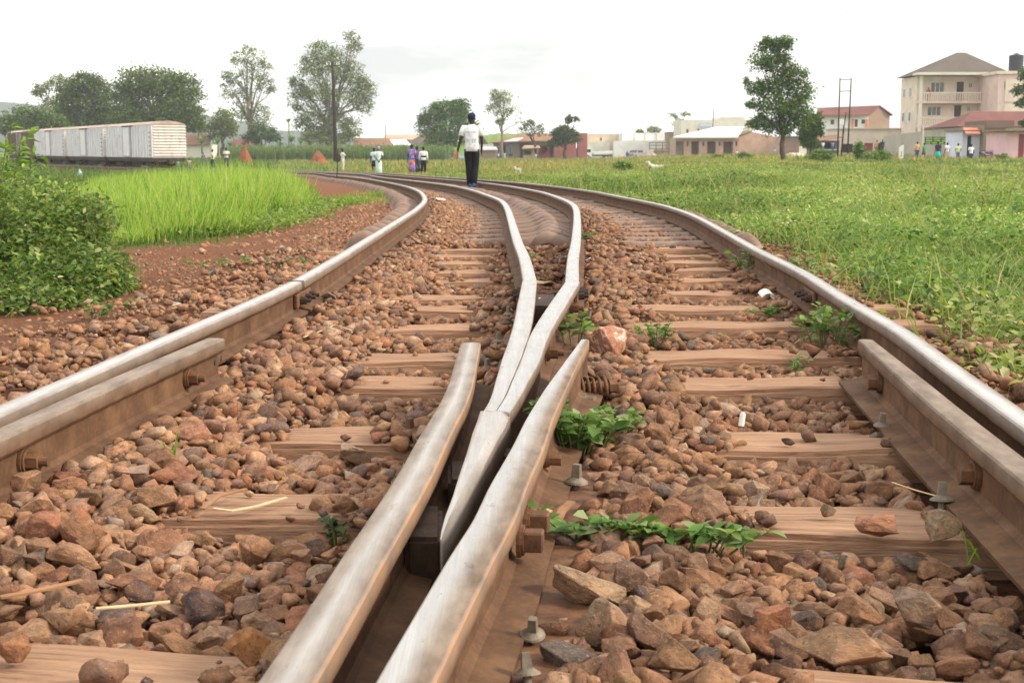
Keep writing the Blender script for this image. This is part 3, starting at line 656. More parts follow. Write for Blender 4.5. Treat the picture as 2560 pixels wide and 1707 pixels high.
# hand-placed landmark stones: (px, py of the centre, radius m, squash, colour, z, label)
MARK = [(1527, 856, .088, (1.05, .8, 1.0), (.46, .22, .14), .06, 'large red rock with white patches beside the right wing rail tip'),
        (2198, 1310, .055, (1.25, .8, .5), (.42, .2, .12), .026, 'flat salmon red stone lying on the second nearest sleeper'),
        (2352, 1313, .05, (1.15, .85, .8), (.33, .235, .15), .03, 'blocky tan stone beside the right guard rail foot'),
        (2070, 1277, .021, (1, .9, .9), (.25, .17, .11), .018, 'small cubic stone sitting alone on the second nearest sleeper'),
        (1973, 1102, .02, (1.3, .8, .7), (.1, .07, .06), .012, 'small dark stone lying on the third nearest sleeper, right track'),
        (866, 1093, .016, (1.2, .9, .8), (.2, .13, .1), .012, 'small stone lying on the third nearest sleeper, left track'),
        (55, 1215, .062, (1.2, .9, .7), (.36, .22, .13), .03, 'big pale brown rock under the left guard rail, at the left edge'),
        (180, 1390, .056, (1.2, .95, .6), (.38, .215, .125), .03, 'broad angular speckled rock in the left foreground'),
        (622, 1620, .04, (1.0, .9, 1.0), (.42, .2, .075), .03, 'bright orange stone at the end of the nearest sleeper'),
        (20, 1615, .036, (1.0, .9, 1.0), (.34, .17, .09), .03, 'orange brown stone resting on the nearest sleeper at the left edge'),
        (1505, 1550, .05, (1.0, .8, .9), (.34, .23, .15), .03, 'tall pale faceted stone standing in the right foreground ballast'),
        (1475, 1465, .065, (1.2, .9, .6), (.36, .25, .155), .035, 'wide pale angular rock right of the wing rail'),
        (2300, 1515, .055, (1.2, .9, .75), (.26, .19, .14), .03, 'big rounded grey brown rock in the lower right ballast'),
        (2110, 1620, .07, (1.4, .7, .55), (.36, .22, .13), .02, 'long flat brown slab just behind the nearest sleeper'),
        (445, 768, .055, (1.3, .9, .6), (.62, .5, .38), -.03, 'pale cream stone lying left of the left rail'),
        (2020, 655, .13, (1.4, .9, .6), (.3, .12, .06), -.05, 'big rust red rock behind the right rail among weeds'),
        (2075, 682, .09, (.8, .6, 1.0), (.62, .46, .28), -.02, 'pale pointed slab standing behind the right rail'),
        (2165, 705, .10, (1.5, .8, .55), (.1, .065, .06), -.04, 'dark flat rock behind the right rail, half under weeds'),
        (1010, 1285, .001, (1, 1, 1), (.2, .1, .1), -.2, None)]
def stone_obj(me, loc, rad, sq, rot, c, label, group=None):
    o = bpy.data.objects.new('stone', me); COL.objects.link(o)
    o.location = loc; o.rotation_euler = rot; o.scale = (rad * sq[0], rad * sq[1], rad * sq[2]); o.color = (*c, 1)
    return tag(o, label, 'stone', group)
for m in PROTO[2]: m[0].materials.append(M['stone'])
mark_xy = []
for i, (px, py, rad, sq, c, z, lab) in enumerate(MARK):
    if lab is None: continue
    rad *= .8; p = at(px, py, z); mark_xy.append((p.x, p.y, rad * max(sq)))
    so = stone_obj(PROTO[2][(i * 5 + 3) % 16][0] if i else PROTO[2][3][0].copy(), p, rad, sq, (rnd.uniform(-.25, .25), rnd.uniform(-.25, .25), rnd.uniform(-.5, .5)), c, lab)
    if i == 0: so.data.materials[0] = M['patchy']
kp = np.ones(len(ST['x']), bool)
for x, y, q in mark_xy: kp &= (np.hypot(ST['x'] - x, ST['y'] - y) > q * .95)
ST = {k: v[kp] for k, v in ST.items()}
# the 300 that show largest
d_ = ray(1280, 853); zc = ST['y'] * math.cos(PITCH) + (CZ - ST['z']) * math.sin(PITCH)
u_ = 1280 + 3413 * ST['x'] / zc; v_ = 853.5 - 3413 * (ST['y'] * math.sin(PITCH) + (ST['z'] - CZ) * math.cos(PITCH)) / zc
inside = (u_ > 5) & (u_ < 2555) & (v_ < 1700) & (zc > .5)
score = np.where(inside & ((ST['ps'] == 1) | (rng.random(len(zc)) < .3)), ST['r'] / np.maximum(zc, .1), 0)
pick = np.argsort(-score)[:282]
isp = np.zeros(len(score), bool); isp[pick] = True
for i in pick:
    xi, yi = ST['x'][i], ST['y'][i]
    lab = 'angular brown ballast stone in the foreground right of the crossing' if xi > float(xat('WR', yi)) else 'angular brown ballast stone in the foreground left of the crossing'
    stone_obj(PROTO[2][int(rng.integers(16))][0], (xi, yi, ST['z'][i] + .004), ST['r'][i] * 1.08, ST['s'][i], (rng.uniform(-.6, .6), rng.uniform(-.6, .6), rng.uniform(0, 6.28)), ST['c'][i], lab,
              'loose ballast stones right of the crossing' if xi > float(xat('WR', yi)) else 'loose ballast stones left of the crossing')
def merge(sel, lod):
    V = []; F = []; C = []; b = 0
    pid = rng.integers(0, 16, len(sel)); 
    for p in range(16):
        s = sel[pid == p]; m = len(s)
        if not m: continue
        _, v, f = PROTO[lod][p]
        # mostly flat-lying: random yaw with moderate tilt
        RR = rotm(m); yaw = rng.uniform(0, 6.28, m); ca, sa = np.cos(yaw), np.sin(yaw)
        tilt = rng.normal(0, .35, (m, 2)); cx, sx = np.cos(tilt[:, 0]), np.sin(tilt[:, 0]); cy, sy = np.cos(tilt[:, 1]), np.sin(tilt[:, 1])
        w = np.einsum('mij,vj->mvi', RR, v) * (ST['r'][s][:, None] * ST['s'][s])[:, None, :]
        y1 = w[..., 1] * cx[:, None] - w[..., 2] * sx[:, None]; z1 = w[..., 1] * sx[:, None] + w[..., 2] * cx[:, None]; x1 = w[..., 0]
        x2 = x1 * cy[:, None] + z1 * sy[:, None]; z2 = -x1 * sy[:, None] + z1 * cy[:, None]
        x3 = x2 * ca[:, None] - y1 * sa[:, None]; y3 = x2 * sa[:, None] + y1 * ca[:, None]
        w = np.stack([x3 + ST['x'][s][:, None], y3 + ST['y'][s][:, None], z2 + ST['z'][s][:, None]], -1)
        V.append(w.reshape(-1, 3)); F.append((f[None] + (np.arange(m) * len(v))[:, None, None] + b).reshape(-1, 3)); b += m * len(v)
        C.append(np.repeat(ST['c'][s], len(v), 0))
    return np.concatenate(V), np.concatenate(F), np.concatenate(C)
ids = np.arange(len(score)); rest = ids[~isp]
vis_ = (u_[rest] > -1500) & (u_[rest] < 4000)
rest = rest[vis_]; yr = ST['y'][rest]
parts = [merge(rest[yr < 3.4], 1), merge(rest[(yr >= 3.4) & (yr < 9)], 0), merge(rest[yr >= 9], 3)]
V, F, C, b = [], [], [], 0
for v, f, c in parts: V.append(v); F.append(f + b); C.append(c); b += len(v)
me = npmesh('ballast', np.concatenate(V), np.concatenate(F), np.concatenate(C))
tag(link('ballast', me, M['stones']), 'brown crushed stone ballast filling the track bed', 'ballast', kind='stuff')
print('stones', len(score), 'ballast faces', len(me.polygons))
# ------------------------------------------------------------------ foliage helpers
M['leaf'] = mat_leaf('leaves', .35); M['blade'] = mat_leaf('grass blades', .45, .5)
M['treeleaf'] = mat_leaf('tree leaves', .3, .6)
def mk_bark(name, lo, hi):
    m = NM(name); f = m.noise(6, 6, .65, sc=(1, 1, .25)); m.bump(f, .6, .03); return m.set(m.ramp(f, [(.3, lo), (.7, hi)]), .9, 0, .1)
M['bark'] = mk_bark('brown bark', (.05, .035, .025), (.14, .1, .07)); M['palebark'] = mk_bark('pale bark', (.16, .12, .09), (.34, .28, .22))
M['stem'] = mat_plain('green stems', (.12, .15, .05), .7)
def unit(v): return v / np.maximum(np.linalg.norm(v, axis=-1, keepdims=True), 1e-6)
def leaf_arrays(P, D, L, Wd, C, fold=.25):
    """folded rhombic leaves: P base points, D directions, L lengths, Wd widths"""
    n = len(P); up = np.tile([0, 0, 1.0], (n, 1)) + rng.normal(0, .45, (n, 3)); s = unit(np.cross(D, up)); nn = unit(np.cross(s, D))
    L = L[:, None]; Wd = Wd[:, None]
    mid = P + D * L * .45 + nn * Wd * fold
    V = np.stack([P, mid + s * Wd * .5, P + D * L - nn * Wd * fold * .6, mid - s * Wd * .5], 1).reshape(-1, 3)
    i = np.arange(n)[:, None] * 4
    F = np.concatenate([i + np.array([[0, 1, 2]]), i + np.array([[0, 2, 3]])])
    return V, F, np.repeat(C, 4, 0)
def broad_arrays(P, D, L, Wd, C, fold=.18, droop=.25):
    """rounded leaves with a midrib, for plants near the camera"""
    n = len(P); up = np.tile([0, 0, 1.0], (n, 1)) + rng.normal(0, .35, (n, 3)); s = unit(np.cross(D, up)); nn = unit(np.cross(s, D)); L = L[:, None]; W2 = Wd[:, None] * .5
    c = [P + D * L * t - nn * L * droop * t * t for t in (0, .3, .68, 1.0)]; f = nn * Wd[:, None] * fold
    V = np.stack([c[0], c[1], c[2], c[3], c[1] + s * W2 * .95 + f, c[2] + s * W2 * .8 + f * .8, c[1] - s * W2 * .95 + f, c[2] - s * W2 * .8 + f * .8], 1).reshape(-1, 3); i = np.arange(n)[:, None] * 8
    F = np.concatenate([i + np.array([q]) for q in ((0, 4, 1), (1, 4, 5), (1, 5, 2), (2, 5, 3), (0, 1, 6), (1, 7, 6), (1, 2, 7), (2, 3, 7))])
    return V, F, np.repeat(C, 8, 0)
def blade_arrays(P, H, lean, Wd, C):
    n = len(P); a = rng.uniform(0, 6.283, n); s = np.stack([np.cos(a), np.sin(a), np.zeros(n)], 1); b = rng.uniform(0, 6.283, n)
    d = np.stack([np.cos(b), np.sin(b), np.zeros(n)], 1) * (H * lean)[:, None]; h = np.stack([np.zeros(n), np.zeros(n), H], 1); w = Wd[:, None] * s * .5
    m = P + h * .55 + d * .3; t = P + h + d
    V = np.stack([P - w, P + w, m + w * .8, m - w * .8, t], 1).reshape(-1, 3); i = np.arange(n)[:, None] * 5
    F = np.concatenate([i + np.array([[0, 1, 2]]), i + np.array([[0, 2, 3]]), i + np.array([[3, 2, 4]])])
    return V, F, np.repeat(C, 5, 0)
def joinarr(L):
    V, F, C, b = [], [], [], 0
    for v, f, c in L: V.append(v); F.append(f + b); C.append(c); b += len(v)
    return np.concatenate(V), np.concatenate(F), np.concatenate(C)
def rdir(n, zlo=-.4, zhi=1.0):
    a = rng.uniform(0, 6.283, n); z = rng.uniform(zlo, zhi, n); r = np.sqrt(np.maximum(0, 1 - np.clip(z, -1, 1) ** 2)); return np.stack([r * np.cos(a), r * np.sin(a), z], 1)
def pickc(n, pal, w, jit=.15):
    pal = np.array(pal); c = pal[rng.choice(len(pal), n, p=np.array(w) / sum(w))]; return np.clip(c * rng.uniform(1 - jit, 1 + jit, (n, 1)) , .005, .8)
GREENS = [(.2, .31, .07), (.125, .22, .05), (.055, .115, .034), (.37, .43, .14), (.55, .51, .27), (.165, .26, .07)]

# ------------------------------------------------------------------ weeds over the field right of the track
def weeds():
    out = []
    for y0, y1, dens, nl, ls, hmax in ((3.6, 9, 110, 24, .033, .32), (9, 16, 72, 26, .037, .36), (16, 30, 40, 22, .044, .36), (30, 62, 17, 16, .066, .27), (62, 140, 5.5, 14, .11, .22)):
        x1 = .52 * y1; xa = -4 if y1 > 30 else 0
        n = int((x1 - xa) * (y1 - y0) * dens)
        x = rng.uniform(xa, x1, n); y = rng.uniform(y0, y1, n)
        if y1 > 30: xa_ = xat('R', y) + .9
        else: xa_ = xat('R', y) + .25
        d = x - xat('R', y); g = grassmask(x, y)
        k = (x > xa_) & (x < .5 * y) & (rng.random(n) < g) & ((x > .03 * y) | (d < 6 + 0 * y) | (y < 30))
        x, y, d = x[k], y[k], d[k]; n = len(x)
        pn = vnoise(x, y, 1.6, 3) * .6 + vnoise(x, y, .5, 4) * .4; big = vnoise(x, y, 7, 6)
        hh = hmax * (.55 + .45 * np.clip(d / 1.2, 0, 1)) * (.22 + 1.5 * pn ** 1.6) * (.55 + .9 * big)
        m = rng.integers(int(nl * .6), nl + 1, n); tot = m.sum(); ix = np.repeat(np.arange(n), m)
        rad = .07 + .06 * rng.random(n) + ls * .6; a = rng.uniform(0, 6.283, tot); rr = np.sqrt(rng.random(tot)) * rad[ix] * 1.3; tz = rng.random(tot) ** .6
        P = np.stack([x[ix] + rr * np.cos(a), y[ix] + rr * np.sin(a), T(x, y)[ix] + hh[ix] * tz], 1)
        D = unit(np.stack([np.cos(a), np.sin(a), rng.uniform(-.35, .9, tot)], 1) + rng.normal(0, .35, (tot, 3)))
        L = ls * rng.uniform(.6, 1.5, tot)
        yel = vnoise(x, y, 2.3, 12)[ix] + rng.normal(0, .18, tot)
        c = pickc(tot, GREENS[:3], [.42, .4, .18]); lt = pickc(tot, GREENS[3:5] + [GREENS[0]], [.5, .18, .32])
        c = np.where(((yel > .54) & (tz > .35))[:, None], lt, c)
        dk = (vnoise(x, y, 3.7, 15) * .6 + vnoise(x, y, 1.2, 16) * .4)[ix]; c = c * np.interp(dk, [.3, .45, .6, .72], [1.2, 1.0, .66, .42])[:, None]
        out.append((broad_arrays if y1 < 17 else leaf_arrays)(P, D, L, L * rng.uniform(.45, .8, tot), c))
        # grass mixed in
        gi = rng.integers(0, n, n * 3); P3 = np.stack([x[gi] + rng.normal(0, .14 + ls, n * 3), y[gi] + rng.normal(0, .14 + ls, n * 3), T(x, y)[gi]], 1); H3 = (hh[gi] * rng.uniform(.6, 1.45, n * 3) + .03) * (.6 + .9 * vnoise(x, y, .9, 19)[gi])
        out.append(blade_arrays(P3, H3, rng.uniform(.2, 1.1, n * 3), np.full(n * 3, ls * .22), pickc(n * 3, [(.25, .35, .09), (.37, .4, .16), (.15, .24, .055), (.46, .41, .22)], [.38, .22, .32, .08])))
        # seed stalks
        q = rng.random(n) < .42 * np.clip(vnoise(x, y, 2.9, 18) - .35, 0, 1); P2 = np.stack([x[q], y[q], T(x[q], y[q])], 1); H2 = np.maximum(hh[q], .06) * rng.uniform(1.2, 2.1, q.sum())
        out.append(blade_arrays(P2, H2, rng.uniform(.1, .9, len(H2)), np.full(len(H2), ls * .26), pickc(len(H2), [(.5, .45, .2), (.36, .38, .12), (.36, .22, .12)], [.5, .35, .15])))
    V, F, C = joinarr(out); me = npmesh('ground_cover', V, F, C, True)
    tag(link('ground_cover', me, M['leaf']), 'yellow green leafy weeds covering the field right of the track', 'weeds', kind='stuff'); print('weeds', len(F))
weeds()
def shortgrass():
    """low grass: the mid field behind the track and the slope on the left"""
    out = []
    for y0, y1, dens, bl, w in ((10, 20, 170, .10, .012), (20, 45, 60, .15, .022), (45, 100, 14, .24, .05), (100, 235, 3.0, .42, .13)):
        n = int((y1 - y0) * y1 * .85 * dens); n = min(n, 120000)
        x = rng.uniform(-.44, .41, n) * y1; y = rng.uniform(y0, y1, n)
        g = grassmask(x, y); k = (np.abs(x / y) < .42) & (rng.random(n) < g) & (corridor(x, y) > .3)
        k &= ((x < .5 * (xat('L', y) + xat('R', y))) | (y > 26))
        x, y = x[k], y[k]; n = len(x); z = T(x, y)
        c = pickc(n, [(.17, .24, .06), (.24, .27, .08), (.33, .30, .13), (.1, .16, .04)], [.36, .3, .16, .18])
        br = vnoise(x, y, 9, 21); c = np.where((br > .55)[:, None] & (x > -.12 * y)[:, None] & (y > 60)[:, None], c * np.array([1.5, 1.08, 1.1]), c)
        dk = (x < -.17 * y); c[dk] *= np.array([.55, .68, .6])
        H = bl * rng.uniform(.5, 1.4, n) * (.6 + .8 * vnoise(x, y, 2.5, 22))
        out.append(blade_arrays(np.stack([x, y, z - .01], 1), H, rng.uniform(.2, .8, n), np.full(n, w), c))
    V, F, C = joinarr(out); me = npmesh('short_grass', V, F, C)
    tag(link('short_grass', me, M['blade']), 'short olive green grass on the open field behind the tracks', 'grass', kind='stuff'); print('grass', len(F))
shortgrass()
def tallgrass():
    n = 74000; y = 12.3 + 24.7 * rng.random(n) ** 1.25
    xr_ = np.interp(y, [12.3, 13, 14.5, 17, 20, 24, 30, 37], [-.28, -.235, -.188, -.168, -.15, -.142, -.142, -.155]); xl_ = np.interp(y, [12.3, 13, 16, 20, 37], [-.30, -.32, -.335, -.34, -.30])
    u = rng.random(n); e = vnoise(y * 2.3, y, 1.3, 31) * .03 - .022
    x = (xl_ + (xr_ + e - xl_) * u) * y; k = vnoise(x, y, .8, 33) + rng.normal(0, .2, n) > .26 - .1 * sm(0, 1.2, (xr_ + e) * y - x)
    x, y, xr_ = x[k], y[k], xr_[k]; n = len(x)
    H = (.3 + .26 * rng.random(n) + .3 * rng.random(n) ** 9) * (.75 + .4 * vnoise(x, y, 1.3, 34)) * np.interp(y, [12.3, 13.5, 16, 26, 37], [.55, .85, 1.0, 1.1, 1.05]) * np.interp(xr_ * y - x, [0, .5, 1.1], [.45, .9, 1.0]) * np.interp(x / y, [-.34, -.29, -.24, -.2], [.5, .68, .95, 1.05])
    c = pickc(n, [(.31, .45, .07), (.21, .36, .05), (.43, .5, .15), (.11, .22, .035), (.48, .44, .2)], [.33, .26, .2, .15, .06])
    a = blade_arrays(np.stack([x, y, T(x, y) - .02], 1), H, rng.uniform(.05, .3, n) + .5 * rng.random(n) ** 4, rng.uniform(.009, .017, n), c)
    k3 = rng.random(n) < .35; c3 = pickc(int(k3.sum()), [(.08, .15, .03), (.13, .22, .04)], [.5, .5]); a2 = blade_arrays(np.stack([x[k3] + .02, y[k3] + .03, T(x[k3], y[k3]) - .02], 1), H[k3] * .7, rng.uniform(.2, .8, k3.sum()), np.full(k3.sum(), .018), c3)  # darker understory blades, shade at the foot of the stand put into colour
    m = 9000; yy = rng.uniform(13.2, 22, m); xx = np.interp(yy, [13, 14.5, 17, 20, 24], [-.30, -.20, -.172, -.15, -.145]) * yy + rng.normal(.05, .22, m); 
    b = leaf_arrays(np.stack([xx, yy, T(xx, yy) + .13 * rng.random(m)], 1), rdir(m, -.2, .8), rng.uniform(.03, .07, m), rng.uniform(.02, .045, m), pickc(m, GREENS[:4], [.4, .25, .1, .25]))
    V, F, C = joinarr([a, a2, b]); tag(link('tall_grass', npmesh('tall_grass', V, F, C), M['blade']), 'tall bright lime green grass stand left of the track', 'grass', kind='stuff')
tallgrass()
def maize():
    n = 5200; y = rng.uniform(198, 216, n); x = rng.uniform(-42, -9, n)
    out = []; z = T(x, y); H = rng.uniform(1.5, 2.6, n)
    out.append(blade_arrays(np.stack([x, y, z], 1), H, np.full(n, .08), np.full(n, .16), pickc(n, [(.13, .2, .06), (.2, .22, .09), (.09, .15, .05)], [.5, .25, .25])))
    m = 16000; i = rng.integers(0, n, m); P = np.stack([x[i] + rng.normal(0, .1, m), y[i], z[i] + H[i] * rng.uniform(.25, .95, m)], 1)
    out.append(leaf_arrays(P, rdir(m, -.1, .9), rng.uniform(.4, .8, m), rng.uniform(.08, .14, m), pickc(m, [(.12, .22, .06), (.18, .25, .08), (.08, .15, .05), (.3, .28, .14)], [.42, .25, .23, .1])))
    V, F, C = joinarr(out); tag(link('maize_field', npmesh('maize_field', V, F, C), M['leaf']), 'belt of tall green maize behind the left part of the track', 'maize', kind='stuff')
maize()

# ------------------------------------------------------------------ trees
PXM = lambda Y: Y * .9904 / 3413.0
def tree(name, label, base, blobs, trunk_r, leaf, per, pal, wts, bark='bark', group=None, cat='tree', limbs=2, clump=.45, shell=.35, fork=.35, lean=0.0, bare=0):
    """base (px, Y): trunk foot; blobs (px, py, rx, ry, weight) of the crown in photo pixels at that distance"""
    bx, Y = base; x0 = (bx - 1280) * PXM(Y); z0 = Tz(x0, Y); root = empty(name, (x0, Y, z0)); tag(root, label, cat, group)
    B = []
    for (px, py, rx, ry, wq) in blobs:
        p = atY(px, py, Y); B.append((p.x - x0, rnd.uniform(-.35, .35) * rx * PXM(Y), p.z - z0, rx * PXM(Y), ry * PXM(Y), wq))
    tops = max(b[2] for b in B); low = min(b[2] - b[4] for b in B); hf = max(.6, low + (tops - low) * fork)
    tr = MB(); n = 7; cx = np.mean([b[0] for b in B]) * .35
    pts = [Vector((lean * i / n + cx * (i / n) ** 2 + math.sin(i * 1.9) * trunk_r * .5 * (i > 0), math.cos(i * 1.4) * trunk_r * .4 * (i > 0), hf * i / n - .15)) for i in range(n + 1)]
    tr.tube(pts, [trunk_r * (1.25 - .6 * i / n) for i in range(n + 1)], 8); top = pts[-1]
    tips = []
    for b in B:
        s = pts[rnd.randint(max(2, n - 3), n)]
        e = Vector((b[0], b[1], b[2] - b[4] * .2)); m1 = s.lerp(e, .4) + Vector((0, 0, abs(e.z - s.z) * .12)); r0 = trunk_r * .42
        tr.tube([s, m1, s.lerp(e, .75) + Vector((rnd.gauss(0, .1), rnd.gauss(0, .1), 0)) * b[3], e], [r0, r0 * .7, r0 * .45, r0 * .2], 6)
        for _ in range(limbs):
            v = Vector(rdir(1, -.2, 1)[0]); t = Vector((b[0] + v.x * b[3] * .85, b[1] + v.y * b[3] * .85, b[2] + v.z * b[4] * .85)); q = m1.lerp(e, rnd.random())
            tr.tube([q, q.lerp(t, .5) + Vector((rnd.gauss(0, .08) * b[3], rnd.gauss(0, .08) * b[3], .05 * b[4])), t], [r0 * .34, r0 * .22, r0 * .08], 5); tips.append(t)
    tr.build('trunk', M[bark], root, True)
    out = []
    for b in B:
        n = int(per * b[5] * 1.25); pal_ = [(c[0] * 1.0, c[1] * 1.12, c[2] * .8) for c in [tuple(q * 1.18 for q in c0) for c0 in pal]]; nc = max(8, int(n / 15))
        d = rdir(nc, -.75, 1); rr = (shell + (1 - shell) * rng.random(nc)) ** .5 * rng.uniform(.75, 1.3, nc)
        cc = np.array(b[:3]) + d * np.array([b[3], b[3] * .8, b[4]]) * rr[:, None]
        i = rng.integers(0, nc, n); cs = clump * min(b[3], b[4]) * rng.uniform(.5, 1.2, nc)
        off = rng.normal(0, .42, (n, 3)) * cs[i][:, None] * np.array([1.15, 1.1, .75]); P = cc[i] + off
        D = unit(rdir(n, -.8, .7) + unit(off) * .5); L = leaf * rng.uniform(.6, 1.4, n)
        tone = rng.uniform(.75, 1.25, nc)[i]
        out.append(leaf_arrays(P, D, L, L * rng.uniform(.4, .75, n), pickc(n, pal_, wts) * tone[:, None]))
    V, F, C = joinarr(out); link('crown', npmesh('crown', V, F, C), M['treeleaf'], root)
    return root
DK = [(.07, .105, .036), (.12, .155, .05), (.18, .21, .07), (.045, .07, .026)]; OL = [(.16, .185, .08), (.23, .235, .11), (.11, .135, .06), (.3, .27, .15)]
tg = 'trees beyond the railway'
tree('broad_tree', 'very wide dark tree rising above the roof of the nearest white wagon', (395, 205), [(340, 205, 52, 38, 1), (400, 215, 50, 40, 1), (455, 225, 42, 42, 1), (370, 255, 60, 40, 1), (440, 270, 58, 38, 1), (310, 250, 30, 40, .7), (478, 290, 30, 28, .5), (400, 300, 70, 30, 1.1), (330, 300, 50, 30, .9), (460, 315, 46, 26, .8), (370, 325, 70, 20, .7)], .5, .42, 1900, DK, [.35, .35, .2, .1], group=tg, clump=.5)
tree('broad_tree', 'dark tree with layered branches above the middle white wagon', (215, 212), [(215, 210, 40, 28, .9), (250, 235, 34, 34, .9), (180, 240, 34, 30, .8), (225, 265, 60, 30, 1.0), (270, 290, 40, 26, .8), (170, 285, 36, 26, .7), (220, 310, 56, 26, .9), (300, 320, 40, 20, .5)], .45, .42, 1700, DK, [.4, .35, .15, .1], group=tg, clump=.42)
tree('sparse_tree', 'thin sparse tree with wispy brownish crown, leftmost on the skyline', (150, 220), [(110, 225, 26, 16, .35), (145, 205, 26, 18, .5), (165, 235, 26, 22, .6), (130, 260, 30, 22, .6), (95, 235, 18, 10, .2)], .3, .36, 900, OL, [.4, .2, .3, .1], group=tg, limbs=5, clump=.6)
tree('bushy_tree', 'low dark bushy tree at the far left, below the hills', (70, 190), [(60, 300, 60, 34, 1), (110, 305, 40, 30, .8), (20, 315, 40, 28, .7), (140, 320, 34, 24, .6)], .3, .4, 1300, DK, [.45, .3, .15, .1], group=tg)
tree('bushy_tree', 'brownish round tree right of the nearest wagon', (556, 240), [(556, 300, 28, 26, 1), (545, 330, 26, 24, .8), (575, 325, 20, 24, .6)], .3, .4, 1300, OL, [.35, .2, .4, .05], group=tg)
tree('tall_eucalyptus', 'tall airy eucalyptus with forked pale trunk and see-through crown', (625, 255), [(600, 150, 26, 18, .35), (640, 150, 26, 20, .4), (585, 195, 28, 26, .5), (630, 190, 30, 30, .65), (660, 210, 24, 20, .4), (575, 235, 22, 22, .35), (605, 240, 28, 26, .5), (648, 285, 24, 26, .6), (618, 300, 18, 30, .4), (665, 165, 16, 14, .2), (655, 320, 30, 24, .7), (600, 275, 22, 24, .35), (570, 205, 16, 20, .25), (615, 130, 30, 14, .3), (676, 225, 14, 14, .2)], .42, .36, 900, OL + [(.06, .09, .03)], [.35, .25, .15, .1, .15], 'palebark', tg, limbs=5, clump=.5, fork=.45)
tree('tall_eucalyptus', 'tallest bushy eucalyptus behind the dark utility pole', (825, 262), [(880, 95, 20, 16, .25), (885, 120, 22, 18, .3), (805, 130, 34, 26, .8), (845, 150, 32, 30, .9), (775, 165, 30, 26, .8), (815, 185, 44, 32, 1.1), (880, 190, 30, 30, .9), (905, 220, 26, 26, .7), (750, 232, 30, 24, .8), (800, 235, 44, 32, 1.1), (860, 245, 42, 32, 1.0), (910, 265, 22, 30, .5), (785, 285, 38, 32, 1.0), (840, 300, 36, 34, 1.0), (880, 320, 26, 24, .6), (800, 330, 30, 22, .7), (735, 265, 16, 16, .2), (790, 345, 34, 24, .9), (835, 345, 40, 26, 1.0), (760, 310, 24, 24, .6), (875, 345, 24, 18, .5), (915, 240, 20, 30, .5), (740, 205, 20, 14, .3)], .7, .4, 1050, OL + [(.05, .075, .028)], [.35, .25, .2, .08, .12], 'palebark', tg, limbs=3, clump=.5, fork=.3)
tree('mango_tree', 'dense round dark green mango tree behind the walking man', (1115, 226), [(1085, 285, 30, 24, 1), (1120, 280, 36, 26, 1), (1150, 275, 22, 24, .8), (1075, 320, 28, 28, 1), (1120, 325, 44, 34, 1.3), (1160, 315, 30, 32, 1), (1100, 352, 36, 22, .9), (1150, 350, 30, 22, .8), (1180, 330, 18, 26, .6), (1060, 300, 14, 14, .3), (1135, 262, 14, 10, .3)], .45, .42, 1000, [(.06, .115, .03), (.1, .165, .04), (.17, .25, .055), (.035, .07, .02)], [.38, .32, .2, .1], group=tg, clump=.5, shell=.5)
tree('bare_tree', 'thin pale tree with nearly bare rounded crown above the tin-roofed shack', (1254, 232), [(1240, 240, 16, 16, .5), (1262, 250, 20, 20, .55), (1232, 270, 18, 18, .5), (1258, 280, 22, 20, .5), (1285, 270, 20, 22, .12), (1300, 300, 16, 22, .07), (1250, 305, 16, 12, .3)], .25, .3, 700, OL + [(.2, .18, .09)], [.4, .3, .1, .1, .1], 'palebark', tg, limbs=9, clump=.55, fork=.25)
tree('thorn_tree', 'small crooked thorn tree beside the shack with spreading grey branches', (1348, 226), [(1325, 312, 20, 12, .5), (1340, 330, 20, 12, .4), (1312, 325, 14, 10, .2), (1352, 318, 10, 10, .12)], .22, .3, 600, [(.09, .11, .05), (.14, .15, .07), (.06, .075, .03)], [.4, .3, .3], group=tg, limbs=7, lean=-1.2)
tree('garden_tree', 'small round bushy tree in front of the red wall', (1412, 222), [(1412, 335, 24, 18, 1), (1395, 345, 18, 18, .7), (1430, 345, 20, 18, .8), (1422, 300, 8, 12, .2), (1440, 298, 6, 6, .08), (1385, 358, 16, 10, .5)], .25, .34, 1400, [(.06, .085, .03), (.1, .11, .045), (.04, .06, .02), (.15, .12, .06)], [.4, .25, .25, .1], group=tg)
tree('tall_tree', 'tall dark leafy tree standing alone in the field near the brick row house', (1957, 99), [(1925, 115, 24, 22, .9), (1960, 110, 22, 18, .7), (1900, 160, 26, 24, .6), (1945, 160, 36, 30, 1.3), (1985, 190, 30, 24, .9), (1950, 215, 40, 32, 1.4), (1895, 225, 26, 22, .6), (2005, 230, 26, 26, .7), (1935, 270, 44, 30, 1.4), (1990, 275, 36, 28, 1.0), (1900, 310, 30, 20, .9), (1950, 320, 38, 22, 1.0), (2000, 305, 24, 22, .6), (1868, 205, 12, 10, .12), (1876, 262, 14, 12, .2)], .17, .19, 1050, [(.07, .11, .034), (.115, .165, .05), (.17, .22, .07), (.04, .07, .022)], [.38, .32, .2, .1], group=tg, clump=.55, fork=.25, limbs=3)
tree('bushy_tree', 'small green tree right beside the tall dark tree', (2026, 112), [(2030, 305, 22, 22, .9), (2020, 335, 22, 22, 1), (2042, 330, 14, 20, .6), (2025, 360, 18, 14, .6)], .1, .2, 1200, [(.06, .11, .03), (.1, .15, .04), (.04, .07, .02)], [.45, .3, .25], group=tg)
tree('feathery_tree', 'feathery dark branches of a tree cut by the right edge of the view', (2590, 110), [(2572, 190, 22, 22, .9), (2565, 225, 30, 14, .8), (2575, 255, 30, 14, .8), (2570, 310, 22, 10, .7), (2600, 200, 30, 50, 1)], .15, .2, 900, [(.05, .09, .035), (.08, .12, .045)], [.6, .4], group=tg)
